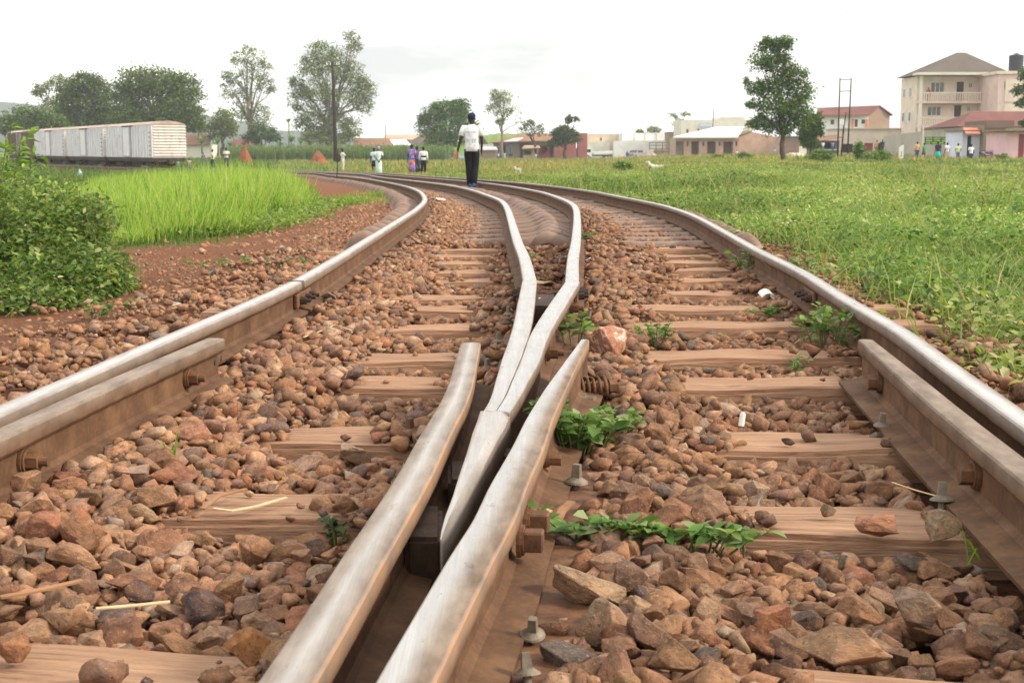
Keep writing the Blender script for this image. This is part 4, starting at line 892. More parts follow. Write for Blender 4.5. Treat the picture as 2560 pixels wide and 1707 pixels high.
tree('sparse_tree', 'thin wispy tree left of the white block with the sign', (1695, 285), [(1683, 290, 12, 8, .3), (1715, 286, 12, 7, .3), (1695, 310, 14, 14, .5), (1690, 328, 14, 10, .4)], .18, .34, 500, OL, [.4, .2, .3, .1], group=tg, limbs=5)
tree('bushy_tree', 'small grey green tree crown showing over the white warehouse', (1635, 330), [(1635, 326, 16, 8, 1), (1600, 330, 10, 6, .5)], .2, .4, 500, OL, [.4, .2, .3, .1], group=tg)
tree('bushy_tree', 'dark green tree left of the boxcars low behind their roofs', (290, 240), [(290, 300, 40, 22, .8), (250, 310, 30, 20, .6), (500, 315, 22, 20, .4), (330, 310, 40, 18, .6)], .3, .4, 1100, DK, [.45, .3, .15, .1], group=tg)
tree('bushy_tree', 'bluish green bush at the foot of the airy eucalyptus', (655, 240), [(650, 335, 26, 24, 1), (680, 340, 20, 18, .7), (630, 350, 22, 16, .6)], .2, .4, 900, [(.06, .09, .05), (.09, .12, .06)], [.6, .4], group=tg)
# shrubs in the right field
sg_ = 'shrubs in the right field'; SP = [(.10, .17, .05), (.16, .22, .07), (.07, .12, .04), (.24, .26, .1)]
for (lab, px, py, rx, ry, Y) in (('rounded green shrub below the small green tree in the right field', 2048, 393, 26, 15, 92), ('slim upright shrub below the twin dark poles', 2146, 383, 9, 24, 100), ('broad low shrub left of the white marker stone', 2195, 392, 30, 14, 96), ('dark mounded shrub in front of the woman in the turquoise skirt', 2350, 420, 26, 12, 88),
        ('deep green rounded shrub before the man in the white T-shirt', 2400, 424, 24, 13, 84), ('low dark shrub at the right edge below the motorcycles', 2470, 432, 34, 12, 78), ('light green broad-leaved shrub below the seated person', 2508, 402, 20, 10, 112), ('small dark shrub under the tall lone tree', 1862, 394, 16, 8, 130), ('pale shrub before the brick row house', 1795, 398, 14, 7, 140), ('dark low shrub in the middle field behind the goat', 1560, 416, 22, 8, 70), ('dark green clump beside the white goat', 1625, 442, 30, 10, 55), ('dark green shrub at the edge of the right field behind the curve', 1465, 452, 26, 9, 40)):
    tree('shrub', lab, (px, Y), [(px - rx * .4, py, rx * .7, ry, 1), (px + rx * .4, py + 2, rx * .7, ry * .8, .8), (px, py - ry * .4, rx * .5, ry * .7, .6)], .03, PXM(Y) * 8, 260, SP, [.4, .3, .2, .1], group=sg_, cat='shrub', limbs=2, clump=1.0, shell=.1)
# banana plants, papaya
def banana(name, label, px, py0, py1, Y, n=11, w=.32, spread=.6, cat='banana plant', group=None, stem=.45):
    p0 = atY(px, py1, Y); h = (py1 - py0) * PXM(Y); root = empty(name, (p0.x, Y, p0.z)); tag(root, label, cat, group)
    MB().tube([(0, 0, 0), (.05, 0, h * stem)], [.14, .09], 8).build('trunk', M['stem'], root, True)
    m = []
    for i in range(n):
        a = i * 2.4 + rnd.random(); el = rnd.uniform(.5, 1.35); L = h * (1 - stem) * rnd.uniform(.75, 1.15)
        pts = []
        for t in np.linspace(0, 1, 7):
            r = L * t * math.cos(el) * spread * 1.4; z = h * stem + L * (t * math.sin(el) - .42 * t * t * (1.4 - math.sin(el) * .6)); pts.append((r * math.cos(a), r * math.sin(a), z))
        s = np.array([-math.sin(a), math.cos(a), 0]); V = []
        for k, q in enumerate(pts):
            ww = w * math.sin(math.pi * (k + .35) / 6.8) * .5; q = np.array(q); V += [q + s * ww, q + np.array([0, 0, -.03]), q - s * ww]
        F = []
        for k in range(6):
            b = k * 3
            for j in (0, 1): F += [(b+j, b+j+1, b+j+4), (b+j, b+j+4, b+j+3)]
        m.append((np.array(V), np.array(F), np.tile(pickc(1, [(.14, .24, .05), (.09, .17, .04), (.2, .28, .07)], [.5, .3, .2]), (len(V), 1))))
    V, F, C = joinarr(m); link('leaves', npmesh('leaves', V, F, C, True), M['leaf'], root)
bg = 'banana plants beyond the track'
for (px, a, b, w, lab) in ((505, 330, 385, .5, 'broad banana plant beside the pale house wall'), (545, 328, 390, .55, 'upright banana plant with the brightest leaves, left of the first termite mound'), (575, 342, 388, .5, 'low banana plant just behind the first termite mound'), (700, 345, 385, .5, 'pale banana plant left of the tall clump'),
                           (728, 322, 385, .55, 'tallest banana plant in the clump between the eucalyptus trees'), (752, 330, 385, .55, 'banana plant with dark arching leaves right of the tallest one'), (775, 340, 385, .5, 'banana plant at the right end of the clump')):
    banana('banana_plant', lab, px, a, b, 222, 12, w, .55, group=bg)
banana('papaya_tree', 'slim papaya tree with a small round tuft above the banana clump', 723, 292, 385, 226, 12, .35, .7, 'papaya tree', stem=.82)

# ------------------------------------------------------------------ bush and weeds near the track
def bush():
    root = empty('wild_bush', (-2.9, 8.4, Tz(-2.9, 8.4))); tag(root, 'big dense dark green wild bush at the left edge', 'bush'); o = np.array(root.location)
    bl = [(20, 560, 150, 120, 8.9, 1.0), (110, 575, 120, 110, 8.6, 1.0), (190, 590, 90, 110, 8.7, .9), (60, 660, 150, 90, 8.2, 1.1), (170, 680, 120, 70, 8.0, 1.0), (235, 690, 80, 60, 8.1, .7), (20, 730, 120, 42, 7.7, .8), (120, 738, 110, 36, 7.6, .8), (-120, 600, 160, 150, 8.6, 1.2), (262, 722, 50, 26, 8.2, .3), (215, 545, 50, 60, 9.2, .3), (10, 470, 70, 60, 9.4, .4)]
    out = []; st = MB()
    for (px, py, rx, ry, Y, w) in bl:
        c = np.array(atY(px, py, Y)); k = PXM(Y); n = int(2500 * w)
        d = rdir(n, -1, 1); rr = rng.uniform(.15, 1.1, n) ** .45 * (.82 + .5 * vnoise(d[:, 0] * 3 + px, d[:, 2] * 3, .5, 47)); P = c + d * np.array([rx * k, .45, ry * k]) * rr[:, None]
        D = unit(rdir(n, -.5, .8) + d * .4); L = rng.uniform(.022, .052, n); P[:, 2] = np.maximum(P[:, 2], T(P[:, 0], P[:, 1]) + .01)
        tone = .65 + .7 * vnoise(P[:, 0] * 1.0 + P[:, 1], P[:, 2], .16, 41)
        out.append(broad_arrays(P - o, D, L, L * rng.uniform(.4, .7, n), pickc(n, [(.075, .135, .034), (.135, .215, .05), (.22, .31, .07), (.33, .35, .13)], [.3, .36, .22, .12]) * tone[:, None]))
        for _ in range(int(10 * w) + 2):
            v = rdir(1, .1, 1)[0]; e = c + v * np.array([rx * k, .4, ry * k]) * 1.08; b = np.array([e[0] + rnd.gauss(0, .1), e[1] + rnd.gauss(0, .12), Tz(e[0], e[1])])
            st.tube([Vector(b - o), Vector((b + e) / 2 - o + rng.normal(0, .03, 3)), Vector(e - o)], [.006, .004, .002], 4)
    # upright grassy shoots
    sh = [(20, 315, 470, 9.3), (45, 345, 470, 9.2), (8, 360, 500, 9.0), (115, 400, 520, 8.8), (75, 380, 480, 9.1), (62, 330, 440, 9.3)]
    for (px, t, b_, Y) in sh:
        a, b = np.array(atY(px - 12, b_, Y)), np.array(atY(px + 8, t, Y)); st.tube([Vector(a - o), Vector((a + b) / 2 - o), Vector(b - o)], [.008, .006, .003], 4)
        n = 16; tt = rng.uniform(.35, 1, n); P = a + (b - a) * tt[:, None]; D = unit(rdir(n, -.2, .7)); L = rng.uniform(.05, .11, n)
        out.append(leaf_arrays(P - o, D, L, L * .32, pickc(n, [(.2, .32, .05), (.14, .25, .04)], [.6, .4])))
    st.build('stems', M['stem'], root); V, F, C = joinarr(out); link('leaves', npmesh('leaves', V, F, C, True), M['leaf'], root)
bush()
def weed(label, px, py, rpx, n, leaf, h=.1, pal=None, spike=False, z=0.0, trail=None, group='weeds growing between the rails', name='weed'):
    p = at(px, py, z - .02); r = rpx * p.y / 3413; root = empty(name, p); tag(root, label, 'weed', group)
    st = MB(); Ps, Ds = [], []
    ns = max(3, n // 7)
    for i in range(ns):
        a = rnd.uniform(0, 6.283); rr = r * math.sqrt(rnd.random())
        if trail: t = i / ns; bx = trail[0] * (t - .5) + rnd.gauss(0, r * .12); by = trail[1] * (t - .5) + rnd.gauss(0, r * .12)
        else: bx, by = rr * math.cos(a) * .5, rr * math.sin(a) * .5
        e = Vector((bx + rr * math.cos(a) * .6, by + rr * math.sin(a) * .6, h * rnd.uniform(.5, 1.1))); b = Vector((bx * .8, by * .8, -.02)); st.tube([b, b.lerp(e, .5) + Vector((0, 0, h * .2)), e], [.0022, .0018, .001], 4)
        for j in range(7):
            t = rnd.uniform(.25, 1.0); Ps.append(b.lerp(e, t) + Vector((0, 0, h * .25 * math.sin(math.pi * t)))); v = rdir(1, -.1 if not spike else .2, .7)[0]; Ds.append(v)
    st.build('stems', M['stem'], root); P = np.array(Ps); D = unit(np.array(Ds)); L = leaf * rng.uniform(.65, 1.3, len(P))
    V, F, C = broad_arrays(P, D, L, L * (rng.uniform(.5, .78, len(P)) if not spike else .32), pickc(len(P), pal or [(.13, .24, .05), (.2, .3, .09), (.08, .17, .035), (.27, .34, .15)], [.4, .25, .2, .15], .2))
    link('leaves', npmesh('leaves', V, F, C, True), M['leaf'], root); return root
weed('leafy weed clump with round leaves and bare stalks beside the right wing rail', 1440, 1125, 130, 230, .036, .1, z=.03)
weed('low leafy weed at the right of the round-leaved clump by the wing rail', 1530, 1095, 90, 120, .03, .06, z=.03)
weed('trailing leafy vine lying across the foreground ballast right of the crossing', 1640, 1345, 110, 190, .034, .028, trail=(.38, -.13), z=.05)
weed('spiky bright green weed behind the tip of the right wing rail', 1437, 855, 75, 50, .06, .1, spike=True, z=.04)
weed('small weed growing right of the red and white rock', 1640, 858, 55, 90, .026, .08, z=.02)
weed('bushy weed leaning on the inner side of the right rail, farthest', 1890, 690, 75, 150, .042, .14)
weed('weed climbing over the top of the right rail at its joint', 2012, 735, 50, 100, .04, .24)
weed('spindly leafy weed beside the tip of the right guard rail', 2065, 880, 110, 150, .036, .16)
weed('creeping weed on the sleeper left of the right guard rail', 1995, 925, 50, 40, .024, .04)
weed('tiny weed between ballast and the middle of the right track', 1910, 795, 45, 50, .028, .05)
weed('small weed right of the polished rail above the pale stone', 1470, 610, 30, 50, .04, .1)
weed('flat green weed patch on the ballast left of the left rail', 650, 668, 60, 110, .034, .06, trail=(1.0, .1))
weed('pale green weed among stones at the left edge of the ballast', 235, 800, 60, 90, .034, .1, z=-.08)
weed('small weed under the wild bush on the red earth', 330, 775, 45, 50, .03, .05, z=-.08)
weed('dusty dark weed hugging the left wing rail in the foreground', 845, 1350, 45, 50, .018, .05, [(.07, .1, .045), (.11, .14, .06), (.05, .07, .03), (.16, .17, .09)])
weed('tiny bright seedling between stones in the left foreground', 208, 1275, 16, 8, .022, .03, spike=True)
weed('two-leaved seedling left of the polished crossing legs', 1264, 822, 16, 8, .04, .04, spike=True)
weed('feathery weed at the foot of the right guard rail in front', 2195, 985, 40, 40, .022, .06)
weed('small weed at the base of the left closure rail', 1274, 700, 16, 24, .03, .05)
weed('weed tuft beside the third rail far along the ballast', 1340, 655, 22, 24, .035, .05)
weed('yellowing weed on stones outside the right rail', 2240, 830, 60, 90, .034, .08, [(.2, .28, .05), (.3, .32, .06), (.12, .2, .04), (.45, .38, .05)], z=-.05)
weed('dark green weed on stones at the right edge outside the rail', 2545, 860, 50, 60, .04, .1, z=-.05)
def tuft(label, px, py, n, h, lean, z=0.0):
    p = at(px, py, z - .01); root = empty('grass_tuft', p); tag(root, label, 'grass tuft', 'grass tufts on the ballast'); m = MB(); 
    P = rng.normal(0, .012 if n < 50 else .26, (n, 3)); P[:, 2] = 0 if n < 50 else -.03
    V, F, C = blade_arrays(P, h * rng.uniform(.5, 1.2, n), np.full(n, lean), np.full(n, .006 if n < 50 else .014), pickc(n, [(.16, .3, .04), (.25, .36, .07)], [.6, .4]))
    link('blades', npmesh('blades', V, F, C), M['blade'], root)
tuft('few thin green grass blades on the left foreground ballast', 430, 1140, 6, .06, .5, z=.05)
tuft('bent grass blades beside the right guard rail foot, lower right corner', 2420, 1400, 4, .08, 1.3)
tuft('grass clump on red earth left of the curved rail end', 880, 512, 420, .2, .5, -.14)
tuft('smaller grass clump at the ballast edge near the bent rail', 960, 488, 260, .13, .6, -.12)

# ------------------------------------------------------------------ hills
def hill(name, ridge, Y, depth, c, seed):
    pts = []; rows = 9; xs = np.linspace(ridge[0][0], ridge[-1][0], 140); ys = np.interp(xs, [r[0] for r in ridge], [r[1] for r in ridge]) + (vnoise(xs, xs * 0, 23, seed) - .5) * 5 + (vnoise(xs, xs * 0, 7, seed + 1) - .5) * 2.5
    V = []
    for r in range(rows):
        t = r / (rows - 1); k = math.sin(min(1, t / .6) * math.pi / 2) if t < .6 else math.cos((t - .6) / .4 * math.pi / 2)
        for px, py in zip(xs, ys):
            top = CZ + (376.6 - py) * PXM(Y); y = Y + depth * (t - .6); x = (px - 1280) * PXM(Y)
            V.append((x, y, -3 + (top + 3) * k + (vnoise(np.array([x]), np.array([y]), depth * .12, seed)[0] - .5) * (top + 3) * .12 * (t < .58)))
    n = len(xs); i = np.arange(rows * n).reshape(rows, n); F = np.stack([i[:-1, :-1], i[:-1, 1:], i[1:, 1:], i[1:, :-1]], -1).reshape(-1, 4)
    m = NM(name); f = m.noise(.02, 8, .7); m.set(m.ramp(f, [(.3, tuple(q * .6 for q in c)), (.7, c)]), .95, 0, .05)
    tag(link(name, npmesh(name, V, F, None, True), m.m), kind='structure')
hill('hills', [(-500, 262), (-100, 262), (30, 258), (110, 268), (200, 283), (400, 288), (505, 285), (590, 305), (690, 328), (790, 330), (870, 343), (960, 352), (1080, 368), (1150, 378)], 1500, 1000, (.045, .065, .045), 3)
hill('hills', [(1120, 366), (1190, 342), (1250, 334), (1310, 333), (1380, 348), (1440, 372)], 420, 160, (.17, .27, .05), 9)
# ------------------------------------------------------------------ buildings
def wallm(name, c, bump=.25, var=.16): M[name] = mat_plain(name, c, .9, var, .6, 0, .1, bump)
for n_, c_ in (('cream', (.76, .64, .53)), ('creamwhite', (.74, .7, .6)), ('pink', (.72, .54, .49)), ('pinkshop', (.78, .5, .52)), ('white', (.8, .79, .76)), ('greywall', (.46, .41, .36)), ('mud', (.28, .21, .16)), ('beige', (.66, .53, .4)), ('redwall', (.38, .13, .12)),
               ('greyroof', (.14, .118, .1)), ('redroof', (.2, .088, .078)), ('tin', (.55, .56, .58)), ('whitetin', (.72, .73, .76)), ('rusttin', (.3, .17, .11)), ('brownbrick', (.36, .25, .19)), ('darkbrick', (.2, .14, .11)), ('tanroof', (.48, .36, .25)), ('timber', (.25, .18, .12)), ('trim', (.6, .5, .42)), ('awning', (.8, .3, .2)), ('green', (.03, .16, .05)), ('yellow', (.75, .8, .2)), ('yellowpaint', (.8, .6, .15)), ('lavender', (.7, .7, .82)), ('paleblue', (.45, .55, .68)), ('darkdoor', (.07, .04, .035)), ('reddoor', (.3, .07, .08)), ('mint', (.5, .66, .6))): wallm(n_, c_)
def mk_brick():
    m = NM('pink brick'); tcn = m.n('ShaderNodeTexCoord'); b = m.n('ShaderNodeTexBrick'); b.inputs['Scale'].default_value = 1.6
    b.inputs['Color1'].default_value = (.5, .3, .23, 1); b.inputs['Color2'].default_value = (.42, .24, .18, 1); b.inputs['Mortar'].default_value = (.55, .45, .38, 1)
    mpp = m.n('ShaderNodeMapping'); mpp.inputs['Rotation'].default_value = (math.pi / 2, 0, 0); m.l(tcn.outputs['Object'], mpp.inputs['Vector']); m.l(mpp.outputs[0], b.inputs['Vector'])
    c = m.mix(.5, b.outputs['Color'], m.ramp(m.noise(.9, 6, .6), [(.3, (.36, .22, .17)), (.7, (.58, .4, .32))])); return m.set(c, .9, 0, .1)
M['brick'] = mk_brick()
def mk_glass():
    m = NM('dark window glass'); return m.set((.03, .035, .04), .08, 0, .6)
M['glass'] = mk_glass()
M['tank'] = mat_plain('black tank', (.03, .033, .05), .5, .3, 2)
M['rubber'] = mat_plain('black rubber', (.025, .025, .027), .8)
def wx(px, Y): return (px - 1280) * PXM(Y)
def wz(py, Y): return atY(1280, py, Y).z
class House:
    """a building seen from the front: origin at the front face's foot, x right, y back"""
    def __init__(s, name, label, px0, px1, Y, base=None, cat='building', group=None, yaw=0.0):
        s.Y = Y; s.x0 = wx(px0, Y); s.w = wx(px1, Y) - s.x0; s.zb = (Tz((s.x0 + s.w / 2), Y) if base is None else base) - .25
        s.root = empty(name, (s.x0, Y, s.zb), yaw); tag(s.root, label, cat, group)
    def X(s, px): return wx(px, s.Y) - s.x0
    def Z(s, py): return wz(py, s.Y) - s.zb
    def shell(s, py_top, depth, mat, openings=(), x0=0.0, x1=None, z0=0.0, rev=.22, y0=0.0, name='wall', topz=None):
        """walls with real openings in the front face; openings are (px0, px1, py0, py1)"""
        x1 = s.w if x1 is None else x1; z1 = s.Z(py_top) if topz is None else topz
        O = [(max(x0 + .01, s.X(a)), min(x1 - .01, s.X(b)), max(z0, s.Z(d)), min(z1 - .01, s.Z(c))) for a, b, c, d in openings]
        xs = sorted({x0, x1, *[q for o in O for q in o[:2]]}); zs = sorted({z0, z1, *[q for o in O for q in o[2:]]}); m = MB()
        for xa, xb in zip(xs, xs[1:]):
            for za, zb in zip(zs, zs[1:]):
                cx, cz = (xa + xb) / 2, (za + zb) / 2
                if any(o[0] < cx < o[1] and o[2] < cz < o[3] for o in O): continue
                m.poly([(xa, y0, za), (xb, y0, za), (xb, y0, zb), (xa, y0, zb)])
        for a, b, c, d in O:
            for p, q in (((a, c), (b, c)), ((b, c), (b, d)), ((b, d), (a, d)), ((a, d), (a, c))):
                m.poly([(p[0], y0, p[1]), (q[0], y0, q[1]), (q[0], y0 + rev, q[1]), (p[0], y0 + rev, p[1])])
        for p, q in (((x0, 0), (x0, depth)), ((x0, depth), (x1, depth)), ((x1, depth), (x1, 0))):
            m.poly([(p[0], y0 + p[1], z0), (q[0], y0 + q[1], z0), (q[0], y0 + q[1], z1), (p[0], y0 + p[1], z1)])
        m.poly([(x0, y0, z1), (x1, y0, z1), (x1, y0 + depth, z1), (x0, y0 + depth, z1)])
        bmesh.ops.remove_doubles(m.bm, verts=m.bm.verts, dist=1e-4)
        return m.build(name, M[mat], s.root)
    def window(s, a, b, c, d, frame='white', n=3, y=0.0, pane='glass'):
        x0, x1, z0, z1 = s.X(a), s.X(b), s.Z(d), s.Z(c); m = MB(); t = .09; yy = y + .12
        for x in np.linspace(x0 + t / 2, x1 - t / 2, n + 1): m.box((x, yy, (z0 + z1) / 2), (t, .06, z1 - z0))
        for z in (z0 + t / 2, z1 - t / 2): m.box(((x0 + x1) / 2, yy - .004, z), (x1 - x0 - .002, .05, t))
        f = m.build('window', M[frame], s.root); MB().box(((x0 + x1) / 2, yy + .05, (z0 + z1) / 2), (x1 - x0, .02, z1 - z0)).build('pane', M[pane], f); return f
    def door(s, a, b, c, d, mat='darkdoor', y=0.0):
        x0, x1, z0, z1 = s.X(a), s.X(b), s.Z(d), s.Z(c); m = MB().box(((x0 + x1) / 2, y + .16, (z0 + z1) / 2), (x1 - x0, .05, z1 - z0))
        for z in (.3, .7): m.box(((x0 + x1) / 2, y + .13, z0 + (z1 - z0) * z), ((x1 - x0) * .7, .02, (z1 - z0) * .3))
        return m.build('door', M[mat], s.root)
    def part(s, name, mat, m): return m.build(name, M[mat], s.root)
    def gable(s, py_e, py_r, depth, mat, over=.4, x0=0.0, x1=None, name='roof', y0=0.0, thick=.12):
        """ridge parallel to the front"""
        x1 = s.w if x1 is None else x1; e, r = s.Z(py_e), s.Z(py_r); h = depth / 2; k = (r - e) / h
        m = MB(); a = (x0 - over, y0 - over, e - k * over); 
        m.prism([(x0 - over, y0 - over, e - k * over), (x0 - over, y0 + h, r), (x0 - over, y0 + h, r + thick), (x0 - over, y0 - over, e - k * over + thick)], (x1 - x0 + 2 * over, 0, 0))
        m.prism([(x0 - over, y0 + depth + over, e - k * over), (x0 - over, y0 + h, r - .002), (x0 - over, y0 + h, r + thick - .002), (x0 - over, y0 + depth + over, e - k * over + thick)], (x1 - x0 + 2 * over, 0, 0))
        return m.build(name, M[mat], s.root)
    def hip(s, py_e, py_r, depth, mat, rx0, rx1, over=.7, name='roof', x0=0.0, x1=None, y0=0.0):
        x1 = s.w if x1 is None else x1; e, r = s.Z(py_e), s.Z(py_r); a, b, c, d = (x0 - over, y0 - over, e), (x1 + over, y0 - over, e), (x1 + over, y0 + depth + over, e), (x0 - over, y0 + depth + over, e)
        p, q = (s.X(rx0), y0 + depth / 2, r), (s.X(rx1), y0 + depth / 2, r); m = MB()
        for f in ((a, b, q, p), (b, c, q), (c, d, p, q), (d, a, p), (a, d, c, b)): m.poly(f)
        bmesh.ops.remove_doubles(m.bm, verts=m.bm.verts, dist=1e-4); return m.build(name, M[mat], s.root)
# three-storey cream block with balconies
h = House('apartment_block', 'three storey cream building with balconies and a grey hipped roof', 2262, 2500, 172)
wo = [(2328, 2363, 204, 231), (2393, 2411, 204, 255), (2423, 2433, 206, 220), (2449, 2477, 205, 231), (2322, 2357, 265, 290), (2389, 2407, 263, 316), (2421, 2430, 264, 278), (2447, 2474, 266, 288), (2320, 2350, 330, 352), (2386, 2402, 328, 384)]
h.shell(190, 7, 'cream', wo, x0=h.X(2294), x1=h.X(2486), y0=1.3)
for fz in (228, 290):
    for fy in (2.6, 5.4):
        w_ = h.part('side_window', 'white', MB().box((h.X(2294) - .03, 1.3 + fy, h.Z(fz)), (.1, 1.0, 1.25))); MB().box((h.X(2294) - .09, 1.3 + fy, h.Z(fz)), (.03, .8, 1.05)).build('pane', M['glass'], w_)
for w in wo:
    if w[1] - w[0] > 24: h.window(*w, frame='creamwhite', n=3, y=1.3)
    elif w[1] - w[0] < 13: h.window(*w, frame='creamwhite', n=2, y=1.3)
    else: h.door(*w, y=1.3)
for slab, rail_, lab in ((256, 231, 1), (317, 293, 2)):
    m = MB().box(((h.X(2294) + h.X(2484)) / 2, .55, h.Z(slab) + .0), (h.X(2484) - h.X(2294), 1.48, .28)); fl = h.part('balcony', 'pink', m)
    m = MB(); zt, zb = h.Z(rail_), h.Z(slab) + .14
    m.box(((h.X(2297) + h.X(2484)) / 2, -.12, zt - .08), (h.X(2484) - h.X(2297), .14, .16))
    for x in np.linspace(h.X(2297) + .1, h.X(2484) - .1, 34): m.cyl((x, -.12, zb), (x, -.12, zt - .16), .085, n=6)
    m.build('balustrade', M['cream'], fl)
h.part('column', 'creamwhite', MB().box((h.X(2296), .0, h.Z(190) / 2), (.35, .35, h.Z(190))))
h.part('fascia', 'creamwhite', MB().box(((h.X(2290) + h.X(2500)) / 2, .1, h.Z(188) + .12), (h.X(2512) - h.X(2284), 2.4, .3)))
h.hip(187, 126, 9.6, 'greyroof', 2408, 2430, over=.5, x0=h.X(2294), x1=h.X(2508), y0=-.6)
h = House('pink_block', 'tall pink rendered block with a black tank on top, right of the cream building', 2488, 2590, 166)
h.shell(184, 8, 'pink', [(2503, 2510, 205, 222)]); h.part('parapet', 'cream', MB().box((h.w / 2, 4, h.Z(182)), (h.w + .5, 8.5, .35))); h.part('panel', 'cream', MB().box(((h.X(2505) + h.X(2590)) / 2, -.04, (h.Z(255) + h.Z(200)) / 2), (h.X(2590) - h.X(2505), .1, h.Z(200) - h.Z(255)))); h.part('panel', 'cream', MB().box(((h.X(2505) + h.X(2590)) / 2, -.04, (h.Z(330) + h.Z(262)) / 2), (h.X(2590) - h.X(2505), .1, h.Z(262) - h.Z(330))))
tk = House('water_tank', 'black cylindrical water tank on the pink block', 2518, 2553, 169, base=wz(181, 169) + .3, cat='water tank')
r = tk.w / 2; m = MB(); m.cyl((r, r, .1), (r, r, 2.0), r, n=24)
for z in (.5, .9, 1.3, 1.7): m.cyl((r, r, z), (r, r, z + .08), r * 1.03, n=24)
m.cyl((r, r, 2.0), (r, r, 2.12), r, r * .5, n=24).cyl((r, r, 2.12), (r, r, 2.25), r * .3, n=16); tk.part('tank_body', 'tank', m)
# red roofed bungalow, shops and wall in front
h = House('red_roof_house', 'cream bungalow with a low dark red hipped roof at the right edge', 2400, 2620, 142)
h.shell(318, 8, 'creamwhite'); h.hip(317, 276, 9, 'redroof', 2462, 2600, over=.7)
h = House('white_shop', 'white painted shop with an orange awning and dark doorway', 2404, 2456, 132)
h.shell(328, 5, 'lavender', [(2417, 2428, 340, 396)]); h.part('awning', 'awning', MB().prism([(h.X(2405), -.02, h.Z(320)), (h.X(2405), -.9, h.Z(334)), (h.X(2405), -.9, h.Z(336)), (h.X(2405), -.02, h.Z(323))], (h.X(2441) - h.X(2405), 0, 0))); h.part('roof', 'rusttin', MB().box((h.w / 2 + .3, 2.2, h.Z(327)), (h.w + 1, 5.6, .1)))
h = House('dark_shop', 'dark brown unpainted block building with a pale green door', 2457, 2512, 131)
h.shell(312, 6, 'mud', [(2482, 2498, 352, 388)]); h.door(2482, 2498, 352, 388, 'mint'); h.part('parapet', 'darkbrick', MB().box((h.w / 2 + .4, 2.9, h.Z(311)), (h.w + .6, 6.2, .7)))
h = House('pink_shop', 'small pink shop with a dark red door, cut by the right edge', 2512, 2600, 124)
h.shell(330, 5, 'pinkshop', [(2545, 2560, 336, 400)]); h.door(2545, 2560, 336, 400, 'reddoor'); h.part('roof', 'rusttin', MB().box((h.w / 2, 2.2, h.Z(327)), (h.w + .8, 6, .12)))
a, b = Vector((wx(2208, 168), 168, Tz(45, 168) - .3)), Vector((wx(2404, 141), 141, Tz(46, 141) - .3)); ta, tb = wz(341, 168), wz(320, 141)
m = MB().prism([a, b, (b.x, b.y, tb), (a.x, a.y, ta)], (.05, .25, 0)); wl_ = m.build('compound_wall', M['greywall']); tag(wl_, 'long weathered grey plaster wall running from the cream shop to the white shop', 'wall')
m = MB(); 
for i in range(15):
    t = i / 15; t2 = (i + .96) / 15; p = a.lerp(b, t); q = a.lerp(b, t2); z = ta + (tb - ta) * t; m.prism([(p.x - .02, p.y - .06, z), (q.x - .02, q.y - .06, ta + (tb - ta) * t2), (q.x - .02, q.y - .06, ta + (tb - ta) * t2 + .08), (p.x - .02, p.y - .06, z + .08)], (.09, .36, 0))
m.build('coping', M['trim'], wl_)
# sign on the wall: green board, rows of pale lettering too small to read
sg = empty('wall_sign', (wx(2344, 143), 143, wz(352, 143)), -.05); tag(sg, 'green board with three rows of pale yellow lettering on the grey wall', 'sign')
MB().box((0, 0, 0), (2.72, .06, .76)).build('board', M['green'], sg)
m = MB()
for (z, words, hh) in ((.22, (.62, .78, .92), .15), (-.02, (.7, .66, .86), .15), (-.24, (.46, .6, .5), .11)):
    x = -1.22
    for wd in words:
        n = int(wd / .1)
        for k in range(n):
            q = rnd.random(); m.box((x + k * .1 + .035, -.036, z), (.03, .012, hh)); m.box((x + k * .1 + .055, -.035, z + (hh * .42 if q < .5 else -hh * .42)), (.055, .012, .03))
            if q > .3: m.box((x + k * .1 + .078, -.034, z), (.02, .012, hh * (.9 if q > .6 else .5)))
        x += wd + .12
m.build('lettering', M['yellow'], sg)
p = atY(2308, 318, 139); tag(MB().cyl((p.x, 139, Tz(p.x, 139)), p, .09, n=8).build('vent_pipe', M['trim']), 'pale upright pipe standing against the grey wall', 'pipe')
# white marker stone with two marks
mk = House('marker_stone', 'white painted marker stone with dark marks among the weeds', 2248, 2259, 126, cat='marker stone')
mk.part('stone_body', 'white', MB().prism([(0, 0, 0), (mk.w, 0, 0), (mk.w, 0, mk.Z(362)), (0, 0, mk.Z(369))], (0, .14, 0)))
mk.part('marks', 'tank', MB().box((mk.w * .5, -.006, mk.Z(380)), (.16, .014, .05)).box((mk.w * .55, -.006, mk.Z(385)), (.05, .0142, .2)).box((mk.w * .5, -.006, mk.Z(390)), (.14, .0138, .05)))
# red-roofed two-storey house and the shop before it
h = House('two_storey_house', 'two storey white house with red gabled roof and brown end wall', 2036, 2230, 205)
wo = [(2074, 2083, 300, 312), (2134, 2142, 299, 318), (2151, 2160, 299, 310)]
h.shell(287, 9, 'white', wo, x0=h.X(2050), x1=h.X(2168)); [h.window(*w, frame='timber', n=2) for w in wo]
[h.part('column', 'awning', MB().box((h.X(q), -.12, h.Z(310)), (.3, .2, 1.4))) for q in (2129, 2164)]
e, rr_ = h.Z(287), h.Z(268)
m = MB().prism([(h.X(2168), 0, 0), (h.X(2230), 2, 0), (h.X(2230), 2, h.Z(288)), (h.X(2199), 1, rr_), (h.X(2168), 0, e)], (.6, 6, 0)); h.part('end_wall', 'brownbrick', m)
m = MB().prism([(h.X(2034), -.8, h.Z(292)), (h.X(2166), -.8, h.Z(290)), (h.X(2200), 1, rr_ + .05), (h.X(2055), 3.5, h.Z(272))], (0, .1, .22)); h.part('roof', 'redroof', m)
